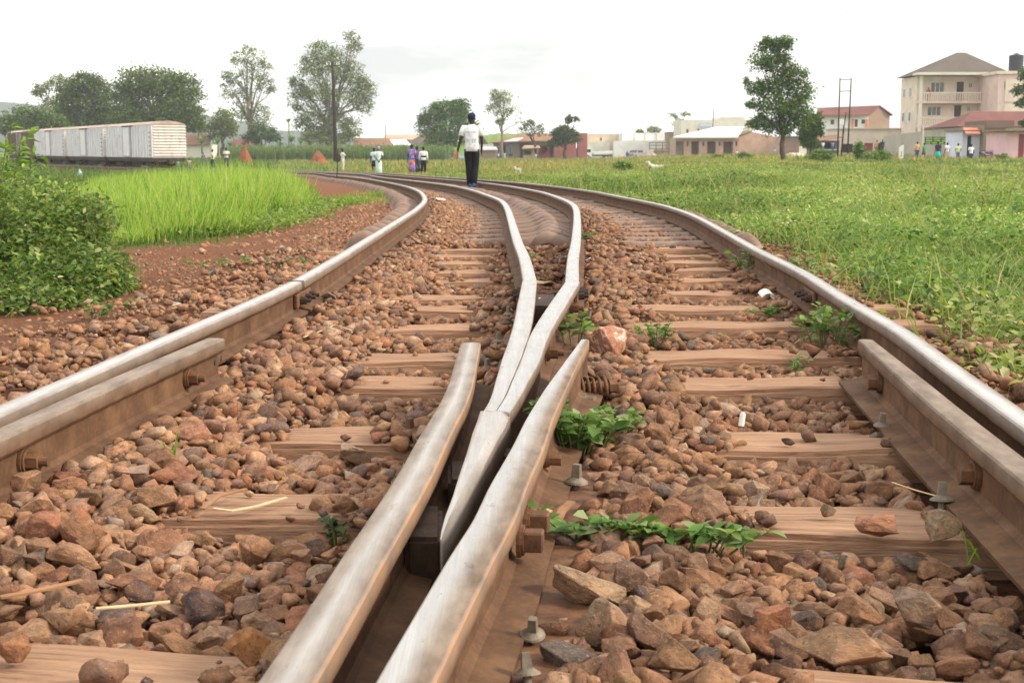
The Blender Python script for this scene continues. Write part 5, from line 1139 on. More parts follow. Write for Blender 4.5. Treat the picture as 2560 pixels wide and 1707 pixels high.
m = MB().prism([(h.X(2200), .85, rr_ + .07), (h.X(2236), 1.6, h.Z(289)), (h.X(2236), 8, h.Z(289)), (h.X(2200), 8, rr_ + .07)], (0, .05, .2)); h.part('roof', 'redroof', m)
h = House('cream_shop', 'long single storey cream shop with dark openings below a blank fascia', 2098, 2252, 180)
h.shell(323, 8, 'cream', [(2140, 2157, 358, 382), (2160, 2182, 358, 382), (2193, 2212, 358, 382), (2105, 2132, 360, 382)]); h.part('roof', 'trim', MB().box((h.w / 2, 4, h.Z(322)), (h.w + .4, 8.6, .15))); h.door(2160, 2182, 358, 382, 'reddoor')
h = House('tin_kiosk', 'dark timber kiosk with a sloping tin roof left of the twin poles', 2030, 2098, 172)
h.shell(352, 4, 'darkbrick', [(2036, 2088, 358, 374)]); h.part('roof', 'rusttin', MB().prism([(-.4, -1.0, h.Z(357)), (h.w + .3, -1.0, h.Z(345)), (h.w + .3, 4, h.Z(338)), (-.4, 4, h.Z(346))], (0, 0, .08))); h.part('counter', 'paleblue', MB().box((h.w * .55, -.25, h.Z(375)), (h.w * .8, .4, .15)))
h = House('brick_hut', 'low brick hut seen through the gap left of the small green tree', 1960, 2012, 215)
h.shell(342, 6, 'brick'); h.part('roof', 'whitetin', MB().box((h.w / 2, 2.5, h.Z(341)), (h.w + .8, 7, .1)))
h = House('rubble_heap', 'pale heap of stone blocks right of the tall tree trunk', 1990, 2012, 150, cat='rubble heap'); m = MB()
for i in range(16): m.box((rnd.uniform(-.9, .8), rnd.uniform(-.4, .4), .25 + rnd.random() * .5), [rnd.uniform(.3, .6) for _ in range(3)], rz=rnd.random() * 3, bev=.03)
m.box((.75, .1, .9), (.7, .6, 1.3), bev=.04); h.part('blocks', 'creamwhite', m)
# brick row house
h = House('brick_row_house', 'long unplastered pink brick row house with white sheet roof and four recesses', 1688, 1958, 206)
drs = [(1690, 1709, 354, 392), (1728, 1747, 354, 392), (1768, 1789, 354, 392), (1808, 1832, 354, 392)]; ws = [(1716, 1721.5, 354, 366), (1755, 1760.5, 354, 366), (1796, 1801.5, 354, 366), (1838, 1843.5, 354, 366)]
h.shell(344, 7, 'brick', drs + ws, x1=h.X(1848), rev=1.4); [h.window(*w, frame='timber', n=1) for w in ws]
for d in drs: h.part('recess', 'darkbrick' if d[0] > 1700 else 'greywall', MB().box(((h.X(d[0]) + h.X(d[1])) / 2, 1.45, h.Z(373)), (h.X(d[1]) - h.X(d[0]), .08, h.Z(354) - h.Z(392))))
h.part('roof', 'whitetin', MB().prism([(h.X(1680), -.7, h.Z(345)), (h.X(1842), -.7, h.Z(345)), (h.X(1875), 5.5, h.Z(317)), (h.X(1806), 5.5, h.Z(317))], (0, .05, .12)))
h.part('fascia', 'creamwhite', MB().box(((h.X(1681) + h.X(1842)) / 2, -.74, h.Z(345) + .04), (h.X(1842) - h.X(1681), .05, .22)))
m = MB().prism([(h.X(1848) + .01, .3, 0), (h.X(1958), 1.5, 0), (h.X(1958), 1.5, h.Z(345)), (h.X(1880), .7, h.Z(330)), (h.X(1848) + .01, .3, h.Z(341))], (0, 6, 0)); h.part('end_wall', 'brick', m)
h.part('roof', 'timber', MB().prism([(h.X(1846), .0, h.Z(341)), (h.X(1880), .5, h.Z(329)), (h.X(1880), 6, h.Z(328)), (h.X(1846), 6, h.Z(336))], (0, 0, .14)))
h = House('white_block', 'big plain white block behind the brick row house with a pale blue sign', 1702, 1880, 262)
h.shell(300, 12, 'creamwhite', [(1714, 1721, 323, 334), (1742, 1748, 322, 334)]); h.part('parapet', 'creamwhite', MB().box((h.X(1830), 6, h.Z(298)), (h.X(1850) - h.X(1790), 11.9, .7))); [h.window(*w, frame='trim', n=1) for w in ((1714, 1721, 323, 334), (1742, 1748, 322, 334))]
m = MB().box((h.X(1764), -.06, h.Z(313)), (h.X(1779) - h.X(1750), .08, h.Z(306) - h.Z(320))); sgb = h.part('sign_board', 'lavender', m); m = MB().box((h.X(1764), -.105, h.Z(317.5)), (2.0, .012, .28))
for k in range(9): m.box((h.X(1752) + .1 + k * .22, -.105, h.Z(308.5)), (.13, .012, .2))
m.build('lettering', M['paleblue'], sgb)
p = atY(1779, 318, 255); q = atY(1785, 272, 255); tag(MB().cyl((p.x, 255, p.z - 4), q, .09, n=6).build('thin_mast', M['timber']), 'thin leaning mast above the white sheet roof', 'mast')
h = House('white_warehouse', 'long low white warehouse with a lower white front', 1532, 1676, 290)
h.shell(333, 14, 'white', x0=h.X(1555)); h.part('front_block', 'white', MB().box((h.w / 2, -2.2, h.Z(353) / 2), (h.w - .01, 4, h.Z(353)))); h.part('pilaster', 'trim', MB().box((h.X(1585), -.05, h.Z(342)), (.25, .1, 1.6)).box((h.X(1612), -.05, h.Z(342)), (.25, .1, 1.6)).box((h.X(1640), -.05, h.Z(342)), (.25, .1, 1.6)))
h = House('beige_building', 'long beige flat-roofed building right of the red wall', 1466, 1556, 300)
h.shell(335, 12, 'beige', [(1500, 1504, 345, 352)]); h.part('front_block', 'creamwhite', MB().box((h.X(1495), -1.6, h.Z(356) / 2), (h.X(1522) - h.X(1468), 3, h.Z(356))))
h = House('red_building', 'bright red painted building half hidden by the small garden tree', 1384, 1470, 240)
h.shell(352, 5, 'redwall', x1=h.X(1440)); h.part('tower_wall', 'redwall', MB().box((h.X(1456), 1.5, h.Z(333) / 2), (h.X(1468) - h.X(1444), 3, h.Z(333))))
h = House('brown_block', 'small brown brick block between the warehouse and the row house', 1672, 1696, 280); h.shell(332, 8, 'mud'); h.part('roof', 'rusttin', MB().box((h.w / 2, 4, h.Z(331)), (h.w + .4, 8.4, .12)))
h = House('timber_frame', 'unfinished timber frame shed beside the brick row house', 1622, 1692, 240, cat='shed'); m = MB()
for px in (1624, 1640, 1656, 1672, 1690): m.box((h.X(px), 0, h.Z(357) / 2), (.12, .12, h.Z(357)))
for py in (357, 364, 372, 380): m.box((h.w / 2, -.08, h.Z(py)), (h.w, .05, .13))
h.part('posts', 'timber', m); h.part('panel', 'tanroof', MB().box((h.X(1660), .2, h.Z(378) / 2), (h.X(1690) - h.X(1640), .06, h.Z(370)))); h.part('drum', 'yellowpaint', MB().cyl((h.X(1682), -.8, .2), (h.X(1682), -.8, h.Z(366)), .5, n=12))
# shacks in the middle
h = House('tin_roof_shack', 'long dark shack with a rusty tin roof and a white sheet patch', 1232, 1392, 236)
h.shell(354, 6, 'mud', [(1244, 1250, 366, 392), (1258, 1264, 364, 392), (1272, 1280, 362, 390), (1300, 1345, 360, 396)]); h.part('roof', 'rusttin', MB().prism([(h.X(1222), -.9, h.Z(358)), (h.X(1262), -.9, h.Z(357)), (h.X(1398), -.9, h.Z(352)), (h.X(1380), 4, h.Z(335)), (h.X(1305), 4, h.Z(337))], (0, 0, .1)))
h.part('roof_patch', 'whitetin', MB().prism([(h.X(1258), -.95, h.Z(356.2)), (h.X(1290), -.95, h.Z(354.6)), (h.X(1308), .6, h.Z(346)), (h.X(1288), .6, h.Z(348))], (0, -.02, .16))); [h.window(*w, frame='paleblue', n=1) for w in ((1244, 1250, 366, 384), (1272, 1280, 362, 384))]
h = House('kiosk', 'tan timber kiosk with a sloping board roof before the shack', 1308, 1346, 226, cat='kiosk')
h.shell(372, 3, 'tanroof', [(1309, 1328, 375, 388)]); h.part('roof', 'tanroof', MB().prism([(-.3, -.8, h.Z(373)), (h.w + .3, -.8, h.Z(371)), (h.w + .2, 3, h.Z(365)), (.2, 3, h.Z(365))], (0, 0, .09)))
h = House('market_stall', 'open dark red boarded stall between the kiosk and the red wall', 1346, 1386, 230, cat='stall')
h.shell(363, 3, 'reddoor', [(1356, 1368, 368, 382), (1374, 1382, 366, 394)]); h.part('roof', 'rusttin', MB().box((h.w / 2, 1, h.Z(362)), (h.w + .8, 4.6, .1)))
h = House('low_brick_store', 'low round-cornered brick store with a grey roof beside the mango tree', 1200, 1240, 228)
h.shell(376, 5, 'brownbrick'); h.part('roof', 'tin', MB().prism([(-.3, -.4, h.Z(376.5)), (h.w + .3, -.4, h.Z(376.5)), (h.w, 3, h.Z(368)), (.3, 3, h.Z(368))], (0, 0, .1))); h.part('back_wall', 'white', MB().box((h.X(1214), 5.6, h.Z(361) / 2), (2.4, .4, h.Z(361))))
# roofs left of the mango tree
h = House('grey_roof_house', 'house with a tall grey hipped roof behind the mango tree', 1010, 1120, 262); h.shell(368, 9, 'pink'); h.hip(367, 330, 9, 'greyroof', 1062, 1085)
h = House('gable_house', 'brown gable end of a house just right of the mango tree', 1176, 1216, 262); h.shell(362, 9, 'mud'); h.part('gable', 'greyroof', MB().prism([(-.4, -.2, h.Z(362)), (h.w + .4, -.2, h.Z(362)), (h.X(1196), -.2, h.Z(326))], (0, 9.4, 0)))
h = House('tan_roof_house', 'long tan roof in the distance over the maize', 962, 1042, 300); h.shell(350, 9, 'tanroof'); h.gable(350, 338, 9, 'tanroof')
h = House('metal_roof_house', 'house with a bright bluish metal roof behind the maize', 968, 1030, 250); h.shell(364, 7, 'greywall'); h.part('roof', 'whitetin', MB().prism([(h.X(985), -.5, h.Z(365)), (h.X(1030), -.5, h.Z(365)), (h.X(1010), 3.5, h.Z(349)), (h.X(970), 3.5, h.Z(349))], (0, 0, .1)))
h = House('brown_roof_house', 'long low brown roof behind the maize, right of the big eucalyptus', 888, 1000, 260); h.shell(366, 8, 'mud'); h.gable(368, 347, 8, 'rusttin')
h = House('red_tile_house', 'small house with a red roof behind the first termite mound', 580, 628, 245); h.shell(366, 7, 'mud'); h.gable(367, 350, 7, 'redroof')
h = House('pale_house', 'pale walled house with brown roof right behind the boxcars', 468, 524, 240); h.shell(362, 7, 'creamwhite'); h.part('roof', 'rusttin', MB().prism([(-2.4, -.6, h.Z(364)), (h.w + .3, -.6, h.Z(362)), (h.w - .4, 3, h.Z(337)), (-1.4, 3, h.Z(337))], (0, 0, .1)))
# poles
def pole(label, pts, Y, r, arms=(), name='utility_pole', extra=None):
    p = [atY(x, y, Y) for x, y in pts]; b = p[-1]; root = empty(name, (b.x, Y, Tz(b.x, Y))); o = root.location.copy(); p[-1].z = min(p[-1].z, o.z) - .3; tag(root, label, 'pole')
    MB().tube([q - o for q in p[::-1]], [r * (1.15 - .4 * i / (len(p) - 1)) for i in range(len(p))], 8).build('post', M['tarwood'], root, True)
    for (xa, ya, xb, yb) in arms: a_, b_ = atY(xa, ya, Y) - o, atY(xb, yb, Y) - o; MB().tube([a_, b_], .045, 6).build('crossarm', M['tarwood'], root)
    return root, o
M['tarwood'] = mk_bark('tarred wood', (.018, .015, .013), (.06, .048, .04))
rt, o = pole('tall dark wooden utility pole with a short crossarm, left of centre', [(831, 155), (834, 230), (837, 310), (839, 406)], 159, .2, [(815, 167, 848, 164)])
m = MB(); 
for px in (817, 826, 842, 847): v = atY(px, 163, 159) - o; m.cyl(v, v + Vector((0, 0, .35)), .07, .04, n=6)
m.build('insulators', M['white'], rt)
pole('left one of the twin dark poles before the red-roofed house', [(2100, 195), (2098, 260), (2096, 320), (2094, 374)], 150, .085)
rt, o = pole('right one of the twin dark poles, carrying cross braces', [(2128, 196), (2125, 260), (2122, 320), (2119, 374)], 150, .085, [(2099, 200, 2128, 199), (2098, 229, 2126, 228)])
rt, o = pole('short leaning timber pole with a pale transformer box between the twin poles', [(2115, 282), (2109, 320), (2103, 368)], 152, .09)
v = atY(2102, 306, 151.5) - o; MB().box(v, (.62, .4, .62), bev=.03).build('transformer_box', M['white'], rt)
p = atY(964, 316, 262); tag(MB().cyl((p.x, 262, -1), p, .08, n=6).build('thin_mast', M['timber']), 'thin grey mast over the tan roofs', 'mast')
b = at(842, 457, -.3); Y_ = 48; b = atY(842, 457, Y_); t = atY(845, 372, Y_); st_ = MB().cyl(b, t, .018, n=6).build('iron_stake', M['darkiron']); tag(st_, 'thin rusty iron stake standing by the track before the backpack man', 'stake')
MB().box(b + Vector((0, 0, .05)), (.28, .2, .12), bev=.02).build('foot_block', M['rust'], st_)

# ------------------------------------------------------------------ boxcars on the left
def mk_wag(name, c, r):
    m = NM(name); f = m.noise(.8, 7, .65); f2 = m.noise(3.5, 6, .7, sc=(1, 1, .3)); col = m.ramp(f, [(.3, tuple(v * .82 for v in c)), (.7, c)])
    col = m.mix(m.ramp(f2, [(.56, (0, 0, 0)), (.72, (.75, .75, .75))]), col, r); return m.set(col, .6, .1, .3)
M['wagon'] = mk_wag('white wagon paint', (.8, .81, .83), (.5, .38, .3)); M['wagbrown'] = mk_wag('brown wagon paint', (.2, .14, .12), (.1, .07, .06)); M['wagend_sunlit'] = mk_wag('sunlit wagon end', (.72, .68, .62), (.36, .2, .12))  # end copy of the white paint: warm sunlight put into its colour
M['wagroof'] = mat_plain('wagon roof', (.52, .4, .33), .8, .4, .8)
def boxcar(label, p, q, ztop, brown=False, frm=0.0):
    """one covered goods wagon whose floor line runs from p to q (near end q)"""
    p, q = Vector(p), Vector(q); d = q - p; L = d.length - .5; ang = math.atan2(d.y, d.x); root = empty('boxcar', (p + q) / 2, ang); tag(root, label, 'boxcar', 'boxcars standing on the left track')
    g = root.location.z; mt = 'wagbrown' if brown else 'wagon'; W = 2.5; fl = 1.05; tp = fl + ztop
    # the side towards the viewer is -y after rotation when the wagon runs away to the left
    m = MB().box((0, 0, (fl + tp) / 2), (L, W, tp - fl)); body = m.build('body', M[mt], root)
    n = 17
    for s in (-1, 1):
        m = MB()
        for k in range(n):
            x = -L / 2 + L * (k + .5) / n; m.box((x, s * (W / 2 + .06), (fl + tp) / 2), (.2, .12, tp - fl - .1))
        m.build('side_ribs', M[mt], body)
    for s in (-1, 1):
        dr = MB().box((.1, s * (W / 2 + .14), (fl + tp) / 2 - .02), (1.9, .05, tp - fl - .2), bev=.02).build('sliding_door', M[mt], root)
        MB().box((-.87, s * (W / 2 + .13), (fl + tp) / 2), (.05, .14, tp - fl - .1)).box((1.07, s * (W / 2 + .13), (fl + tp) / 2), (.05, .14, tp - fl - .1)).build('door_post', M['tin'], dr)
        MB().box((.3, s * (W / 2 + .15), tp - .05), (2.9, .06, .1)).build('door_track', M['darkiron'], dr)
    for e in (-1, 1):
        m = MB()
        for k in range(11):
            z = fl + .14 + (tp - fl - .2) * k / 10.4; m.prism([(e * L / 2, -W / 2 + .05, z - .09), (e * (L / 2 + .09), -W / 2 + .2, z), (e * L / 2, -W / 2 + .05, z + .09)], (0, W - .1, 0))
        m.build('end_ribs', M['wagend_sunlit' if not brown else mt], body)
    m = MB(); pr = [(-W / 2 - .06, 0), (-W / 4, .2), (0, .27), (W / 4, .2), (W / 2 + .06, 0)]
    m.prism([(-L / 2 - .08, y, tp + .01 + z) for y, z in pr], (L + .16, 0, 0)); m.build('roof', M['wagroof'], root)
    m = MB().box((0, 0, fl - .16), (L - .1, W - .2, .3)); 
    for s in (-1, 1): m.box((0, s * (W / 2 - .1), fl - .1), (L, .12, .24))
    m.box((0, 0, .62), (3.2, 1.2, .4)); m.build('underframe', M['darkiron'], root)
    for e in (-1, 1):
        bg_ = MB().box((e * (L / 2 - 2.2), -.75, .52), (2.3, .14, .22)).box((e * (L / 2 - 2.2), .75, .52), (2.3, .14, .22)).box((e * (L / 2 - 2.2), 0, .58), (.35, 1.6, .25)).build('bogie', M['darkiron'], root)
        for a in (-.75, .75):
            m = MB()
            for s in (-1, 1): m.cyl((e * (L / 2 - 2.2) + a, s * .5, .38), (e * (L / 2 - 2.2) + a, s * .62, .38), .38, n=18)
            m.cyl((e * (L / 2 - 2.2) + a, -.62, .38), (e * (L / 2 - 2.2) + a, .62, .38), .07, n=8).build('wheelset', M['rust'], bg_)
        m = MB().box((e * (L / 2 + .22), 0, .75), (.5, .25, .3)); m.build('coupler', M['darkiron'], root)
    for s in (-1, 1):
        m = MB(); x = L / 2 - .3
        for k in range(6): m.box((x, s * (W / 2 + .1), fl + .2 + k * .32), (.42, .04, .04))
        m.build('ladder', M['darkiron'], root)
    return root
# the siding under the wagons
near = Vector((wx(425, 101), 101.0, -.86)); dirv = Vector((-.50, .866, 0)).normalized()
gap = 14.5; wl = 13.9
for k, (lab, br) in enumerate((('nearest white boxcar, its ribbed end in sunlit cream facing the track', 0), ('second white boxcar, between two other white ones', 0), ('third white boxcar, farthest of the white ones', 0), ('brown boxcar at the far left behind the bush', 1))):
    q = near + dirv * (gap * k); p = q + dirv * wl; boxcar(lab, p, q, 2.4, bool(br))
# ------------------------------------------------------------------ people
SK = mat_plain('dark skin', (.045, .026, .018), .55, .2, 8); M['skin'] = SK; M['hair'] = mat_plain('black hair', (.012, .011, .011), .8)
_cl = {}
def cloth(c):
    if c not in _cl: _cl[c] = mat_plain('cloth', c, .85, .22, 7, 0, .1)
    return _cl[c]
def mk_print():
    m = NM('printed cloth'); v = m.n('ShaderNodeTexVoronoi', Scale=11.0); tcn = m.n('ShaderNodeTexCoord'); m.l(tcn.outputs['Object'], v.inputs['Vector'])
    sep = m.n('ShaderNodeSeparateColor'); m.l(v.outputs['Color'], sep.inputs[0])
    return m.set(m.ramp(sep.outputs[0], [(0, (.04, .12, .6)), (.45, (.05, .2, .75)), (.55, (.7, .15, .08)), (.75, (.75, .3, .1)), (.9, (.25, .08, .4))]), .85)
M['print'] = mk_print()
def skin_body(parts, mat, parent, name='body'):
    """one continuous surface grown over a skeleton of (a, b) bones with a radius at each joint"""
    J, E = parts; names = list(J); me = bpy.data.meshes.new('sk'); me.from_pydata([J[n][0] for n in names], [(names.index(a), names.index(b)) for a, b in E], [])
    o = bpy.data.objects.new('sk', me); COL.objects.link(o); md = o.modifiers.new('s', 'SKIN'); md.use_smooth_shade = True
    sv = me.skin_vertices[0].data
    for i, n in enumerate(names):
        r = J[n][1]; sv[i].radius = (r, r) if not isinstance(r, tuple) else r; sv[i].use_root = (i == 0)
    sb = o.modifiers.new('d', 'SUBSURF'); sb.levels = 1; sb.render_levels = 1
    dg = bpy.context.evaluated_depsgraph_get(); m2 = bpy.data.meshes.new_from_object(o.evaluated_get(dg)); bpy.data.objects.remove(o); bpy.data.meshes.remove(me)
    return link(name, m2, mat, parent)
def loft(m, pts, rad, n=12): return m.tube(pts, rad, n)
def person(label, px, head_y, feet_y, h, top, bottom, facing=0.0, pose=None, skirt=None, hair='short', sleeves='short', fingers=False, hat=None, Y=None, gz=None, group='people around the tracks', name='person', sit=False, shoe=(.05, .045, .04), top_len=.0, legs_bare=0.0):
    """facing 0: seen from behind (walking away); pi: facing the viewer"""
    Y = Y or 3413.0 * h / (feet_y - head_y) * .985; p = atY(px, feet_y, Y)
    root = empty(name, (p.x, Y, p.z if gz is None else gz), facing); tag(root, label, 'person', group); H = h
    P = dict(pel=(0, 0, .53), wai=(0, .0, .60), che=(0, .0, .72), nek=(0, -.005, .835), jaw=(0, .004, .875), hed=(0, 0, .93), top=(0, -.004, .968),
             shl=(-.105, 0, .805), shr=(.105, 0, .805), ell=(-.135, -.01, .63), elr=(.135, -.01, .63), wrl=(-.14, .03, .485), wrr=(.14, .03, .485),
             hil=(-.048, 0, .50), hir=(.048, 0, .50), knl=(-.055, .01, .285), knr=(.055, .01, .285), anl=(-.055, -.01, .045), anr=(.055, -.01, .045), tol=(-.062, .09, .018), tor=(.062, .09, .018))
    if pose: P.update(pose)
    R_ = dict(pel=(.07, .06), wai=(.06, .05), che=(.06, .05), nek=.03, jaw=(.036, .042), hed=(.043, .05), top=(.03, .034), shl=.03, shr=.03, ell=.025, elr=.025, wrl=.016, wrr=.016, hil=.05, hir=.05, knl=.033, knr=.033, anl=.021, anr=.021, tol=.018, tor=.018)
    V = {k: Vector(v) * H for k, v in P.items()}; J = {k: (tuple(V[k]), (R_[k] if isinstance(R_[k], tuple) else R_[k],)[0]) for k in P}
    J = {k: (c, (r[0] * H, r[1] * H) if isinstance(r, tuple) else r * H) for k, (c, r) in J.items()}
    E = [('pel', 'wai'), ('wai', 'che'), ('che', 'nek'), ('nek', 'jaw'), ('jaw', 'hed'), ('hed', 'top'), ('che', 'shl'), ('che', 'shr'), ('shl', 'ell'), ('shr', 'elr'), ('ell', 'wrl'), ('elr', 'wrr'), ('pel', 'hil'), ('pel', 'hir'), ('hil', 'knl'), ('hir', 'knr'), ('knl', 'anl'), ('knr', 'anr'), ('anl', 'tol'), ('anr', 'tor')]
    # hands with palm, thumb and four curled fingers; nose and ears on the head
    for s in 'lr':
        w, e = V['wr' + s], V['el' + s]; d = (w - e).normalized(); sx = -1 if s == 'l' else 1; fw = Vector((0, 1, 0)); fw = (fw - d * fw.dot(d)).normalized(); out_ = d.cross(fw).normalized()
        pm = w + d * .042 * H; J['pm' + s] = (tuple(pm), .019 * H); E.append(('wr' + s, 'pm' + s))
        if fingers:
            for i, (o_, ln) in enumerate(((.016, .042), (.005, .047), (-.006, .044), (-.016, .034))):
                a = pm + fw * o_ * H + d * .018 * H; b = a + d * ln * .55 * H + out_ * .006 * sx * H; c = b + d * ln * .4 * H - out_ * .012 * sx * H
                J[f'f{s}{i}a'] = (tuple(a), .0062 * H); J[f'f{s}{i}b'] = (tuple(b), .0055 * H); J[f'f{s}{i}c'] = (tuple(c), .0045 * H); E += [('pm' + s, f'f{s}{i}a'), (f'f{s}{i}a', f'f{s}{i}b'), (f'f{s}{i}b', f'f{s}{i}c')]
            a = w + d * .025 * H + fw * .02 * H; b = a + d * .022 * H + fw * .012 * H; J[f't{s}a'] = (tuple(a), .007 * H); J[f't{s}b'] = (tuple(b), .0055 * H); E += [('wr' + s, f't{s}a'), (f't{s}a', f't{s}b')]
        else:
            f_ = pm + d * .045 * H; J['fi' + s] = (tuple(f_), (.013 * H, .013 * H)); E.append(('pm' + s, 'fi' + s))
    hd = V['hed']; J['nos'] = (tuple(hd + Vector((0, .058, -.012)) * H), .009 * H); E.append(('hed', 'nos'))
    for s in (-1, 1): J[f'ear{s}'] = (tuple(hd + Vector((s * .05, -.006, -.006)) * H), .012 * H); E.append(('hed', f'ear{s}'))
    skin_body((J, E), M['skin'], root)
    # hair or cap
    m = MB(); hc = V['hed'] + Vector((0, -.006, .018)) * H
    if hat: m.sphere(hc + Vector((0, 0, .004)) * H, .056 * H, (1, 1.12, .92), 14); m.box(hc + Vector((0, .07, -.004)) * H, (.085 * H, .07 * H, .008 * H)); m.build('cap', cloth(hat), root, True)
    elif hair == 'scarf': m.sphere(hc + Vector((0, -.008, .004)) * H, .062 * H, (1, 1.15, 1.0), 12).sphere(hc + Vector((0, -.05, -.02)) * H, .032 * H, (1, 1, 1), 8).build('headscarf', cloth((.3, .3, .5)), root, True)
    else: m.sphere(hc, .053 * H * (1.12 if hair == 'full' else 1.0), (1, 1.1, .95), 12).build('hair', M['hair'], root, True)
    # top garment
    if top is not None:
        m = MB(); mt = top if not isinstance(top, tuple) else cloth(top); b0 = V['pel'] + Vector((0, 0, -.015 - top_len)) * H
        pts = [b0, V['pel'] + Vector((0, 0, .03)) * H, V['wai'] + Vector((0, 0, .02)) * H, V['che'], V['che'] + Vector((0, 0, .075)) * H, V['nek'] + Vector((0, 0, -.012)) * H, V['nek'] + Vector((0, 0, .008)) * H]
        loft(m, pts, [(x * H, y * H) for x, y in ((.099, .08), (.096, .077), (.091, .074), (.104, .084), (.112, .07), (.07, .05), (.036, .036))], 14)
        fr = {'short': .72, 'none': .25, 'long': 1.0}[sleeves]
        for s in 'lr':
            a, e, w = V['sh' + s], V['el' + s], V['wr' + s]; q = a.lerp(e, fr) if fr < 1 else e
            inn = a.lerp(V['che'] + Vector((0, 0, .07)) * H, .4)
            if fr < 1: loft(m, [inn, a.lerp(e, .03), a.lerp(e, .3), q], [.036 * H, .043 * H, .045 * H, .044 * H], 10)
            else: loft(m, [inn, a.lerp(e, .06), e, e.lerp(w, .92)], [.046 * H, .045 * H, .035 * H, .026 * H], 10)
        m.build('shirt', mt, root, True)
    if bottom is not None:
        mt = bottom if not isinstance(bottom, tuple) else cloth(bottom); m = MB()
        if skirt:
            z1 = skirt; c = V['pel']; fx = (V['anl'] + V['anr']) / 2
            loft(m, [c + Vector((0, 0, .05)) * H, c + Vector((0, 0, -.04)) * H, Vector((fx.x * .6, fx.y * .6, (.53 + z1) / 2 * H)), Vector((fx.x, fx.y, z1 * H))], [(.085 * H, .068 * H), (.102 * H, .085 * H), (.108 * H, .095 * H), (.122 * H, .11 * H)], 14); m.build('skirt', mt, root, True)
        else:
            loft(m, [V['pel'] + Vector((0, 0, .045)) * H, V['pel'], V['pel'] + Vector((0, 0, -.045)) * H], [(.086 * H, .068 * H), (.09 * H, .072 * H), (.088 * H, .073 * H)], 14)
            for s in 'lr':
                a, k, n_ = V['hi' + s], V['kn' + s], V['an' + s]; up_ = a.lerp(k, -.08)
                if legs_bare: loft(m, [up_, a.lerp(k, .3), a.lerp(k, 1 - legs_bare)], [.06 * H, .06 * H, .055 * H], 10)
                else: loft(m, [up_, a.lerp(k, .3), k, k.lerp(n_, .5), n_ + Vector((0, 0, -.012)) * H], [.058 * H, .06 * H, .048 * H, .045 * H, .04 * H], 10)
            m.build('trousers', mt, root, True)
    m = MB()
    for s in 'lr':
        a, t = V['an' + s], V['to' + s]; d = (t - a); d.z = 0; d.normalize(); b = Vector((a.x, a.y, t.z)) - d * .02 * H; loft(m, [b - d * .018 * H + Vector((0, 0, .008)) * H, b + d * .03 * H + Vector((0, 0, .012)) * H, t, t + d * .02 * H], [(.022 * H, .03 * H), (.026 * H, .034 * H), (.026 * H, .02 * H), (.012 * H, .01 * H)], 8)
    m.build('shoes', cloth(shoe), root, True)
    return root, V, H
PI = math.pi
# the walking man: right leg straight under him, left trailing into it, left arm out
mn, V_, H_ = person('man in white printed T-shirt, blue cap and black trousers walking along the track', 1180, 288.5, 469, 1.66, (.78, .8, .8), (.014, .014, .018), 0,
    pose=dict(knl=(-.04, .03, .285), anl=(-.03, .03, .05), tol=(-.036, .12, .018), knr=(.044, .045, .29), anr=(.03, -.10, .075), tor=(.034, -.03, .022), ell=(-.15, -.02, .645), wrl=(-.19, .03, .505), elr=(.135, .0, .645), wrr=(.13, .06, .52), hil=(-.046, 0, .5), hir=(.046, 0, .5)), fingers=True, hat=(.022, .03, .07), shoe=(.05, .1, .28), top_len=.03, name='person')
m = MB()                                          # grey print on the back of the shirt
for i in range(12): m.box(((-.145 + i * .024) * .92, -.127, (1.335 + .004 * math.sin(i)) * .922), (.015, .006, .026))
for i, (x, z, w, hh) in enumerate(((-.05, 1.27, .02, .06), (.0, 1.27, .02, .06), (-.11, 1.14, .03, .09), (-.06, 1.1, .02, .11), (.02, 1.12, .03, .1), (.08, 1.12, .03, .1), (.1, 1.16, .02, .05), (-.04, 1.03, .06, .025), (.05, 1.02, .1, .02), (0, .97, .12, .02))): m.box((x * .92, -.1175 - .011 * ((z - .9) / .4), z * .922), (w * .92, .006, hh * .92), rz=0)
m.build('shirt_print', cloth((.5, .52, .54)), mn)
MB().tube([(-.325, .055, .82), (-.35, .08, .73), (-.335, .06, .64)], [.02, .05, .03], 8).build('shoe_in_hand', cloth((.6, .22, .08)), mn)
def bag(root, loc, sc, c, name='bag'):
    return MB().sphere(loc, 1.0, sc, 12).build(name, cloth(c), root, True)
person('woman in blue and red patterned dress standing on the track', 1030, 364, 437, 1.68, M['print'], M['print'], PI * .9, skirt=.1, hair='full', shoe=(.03, .03, .03))
person('person in a dark top hidden behind the woman in the patterned dress', 1043, 365, 435, 1.68, (.12, .1, .25), (.05, .05, .1), PI, hair='short', Y=84)
b_, V2, H2 = person('man in black vest over a white shirt and black trousers', 1059, 369, 437, 1.66, (.78, .78, .78), (.015, .014, .016), 0, sleeves='long')
MB().tube([V2['wai'] + Vector((0, -.01, .02)), V2['che'], V2['che'] + Vector((0, 0, .11))], [(.155, .125), (.17, .13), (.15, .105)], 12).build('vest', cloth((.012, .012, .014)), b_, True)
p = atY(1047, 428, 82.5); bg2 = MB().sphere((p.x, 82.5, p.z), .2, (.8, .5, 1.2), 10); tag(bg2.build('shopping_bag', cloth((.03, .035, .06)), None, True), 'dark bag carried beside the man in the black vest', 'bag')
person('woman in pale green robe and violet headscarf with hands behind her back', 947, 369, 441, 1.68, (.62, .72, .68), (.55, .72, .66), .15, skirt=.02, hair='scarf', top_len=.14, pose=dict(ell=(-.14, -.05, .64), elr=(.14, -.05, .64), wrl=(-.03, -.11, .53), wrr=(.03, -.11, .52)))
person('girl in light blue blouse and dark skirt beside the robed woman', 936, 372, 435, 1.58, (.5, .62, .75), (.02, .02, .05), .4, skirt=.28, Y=84)
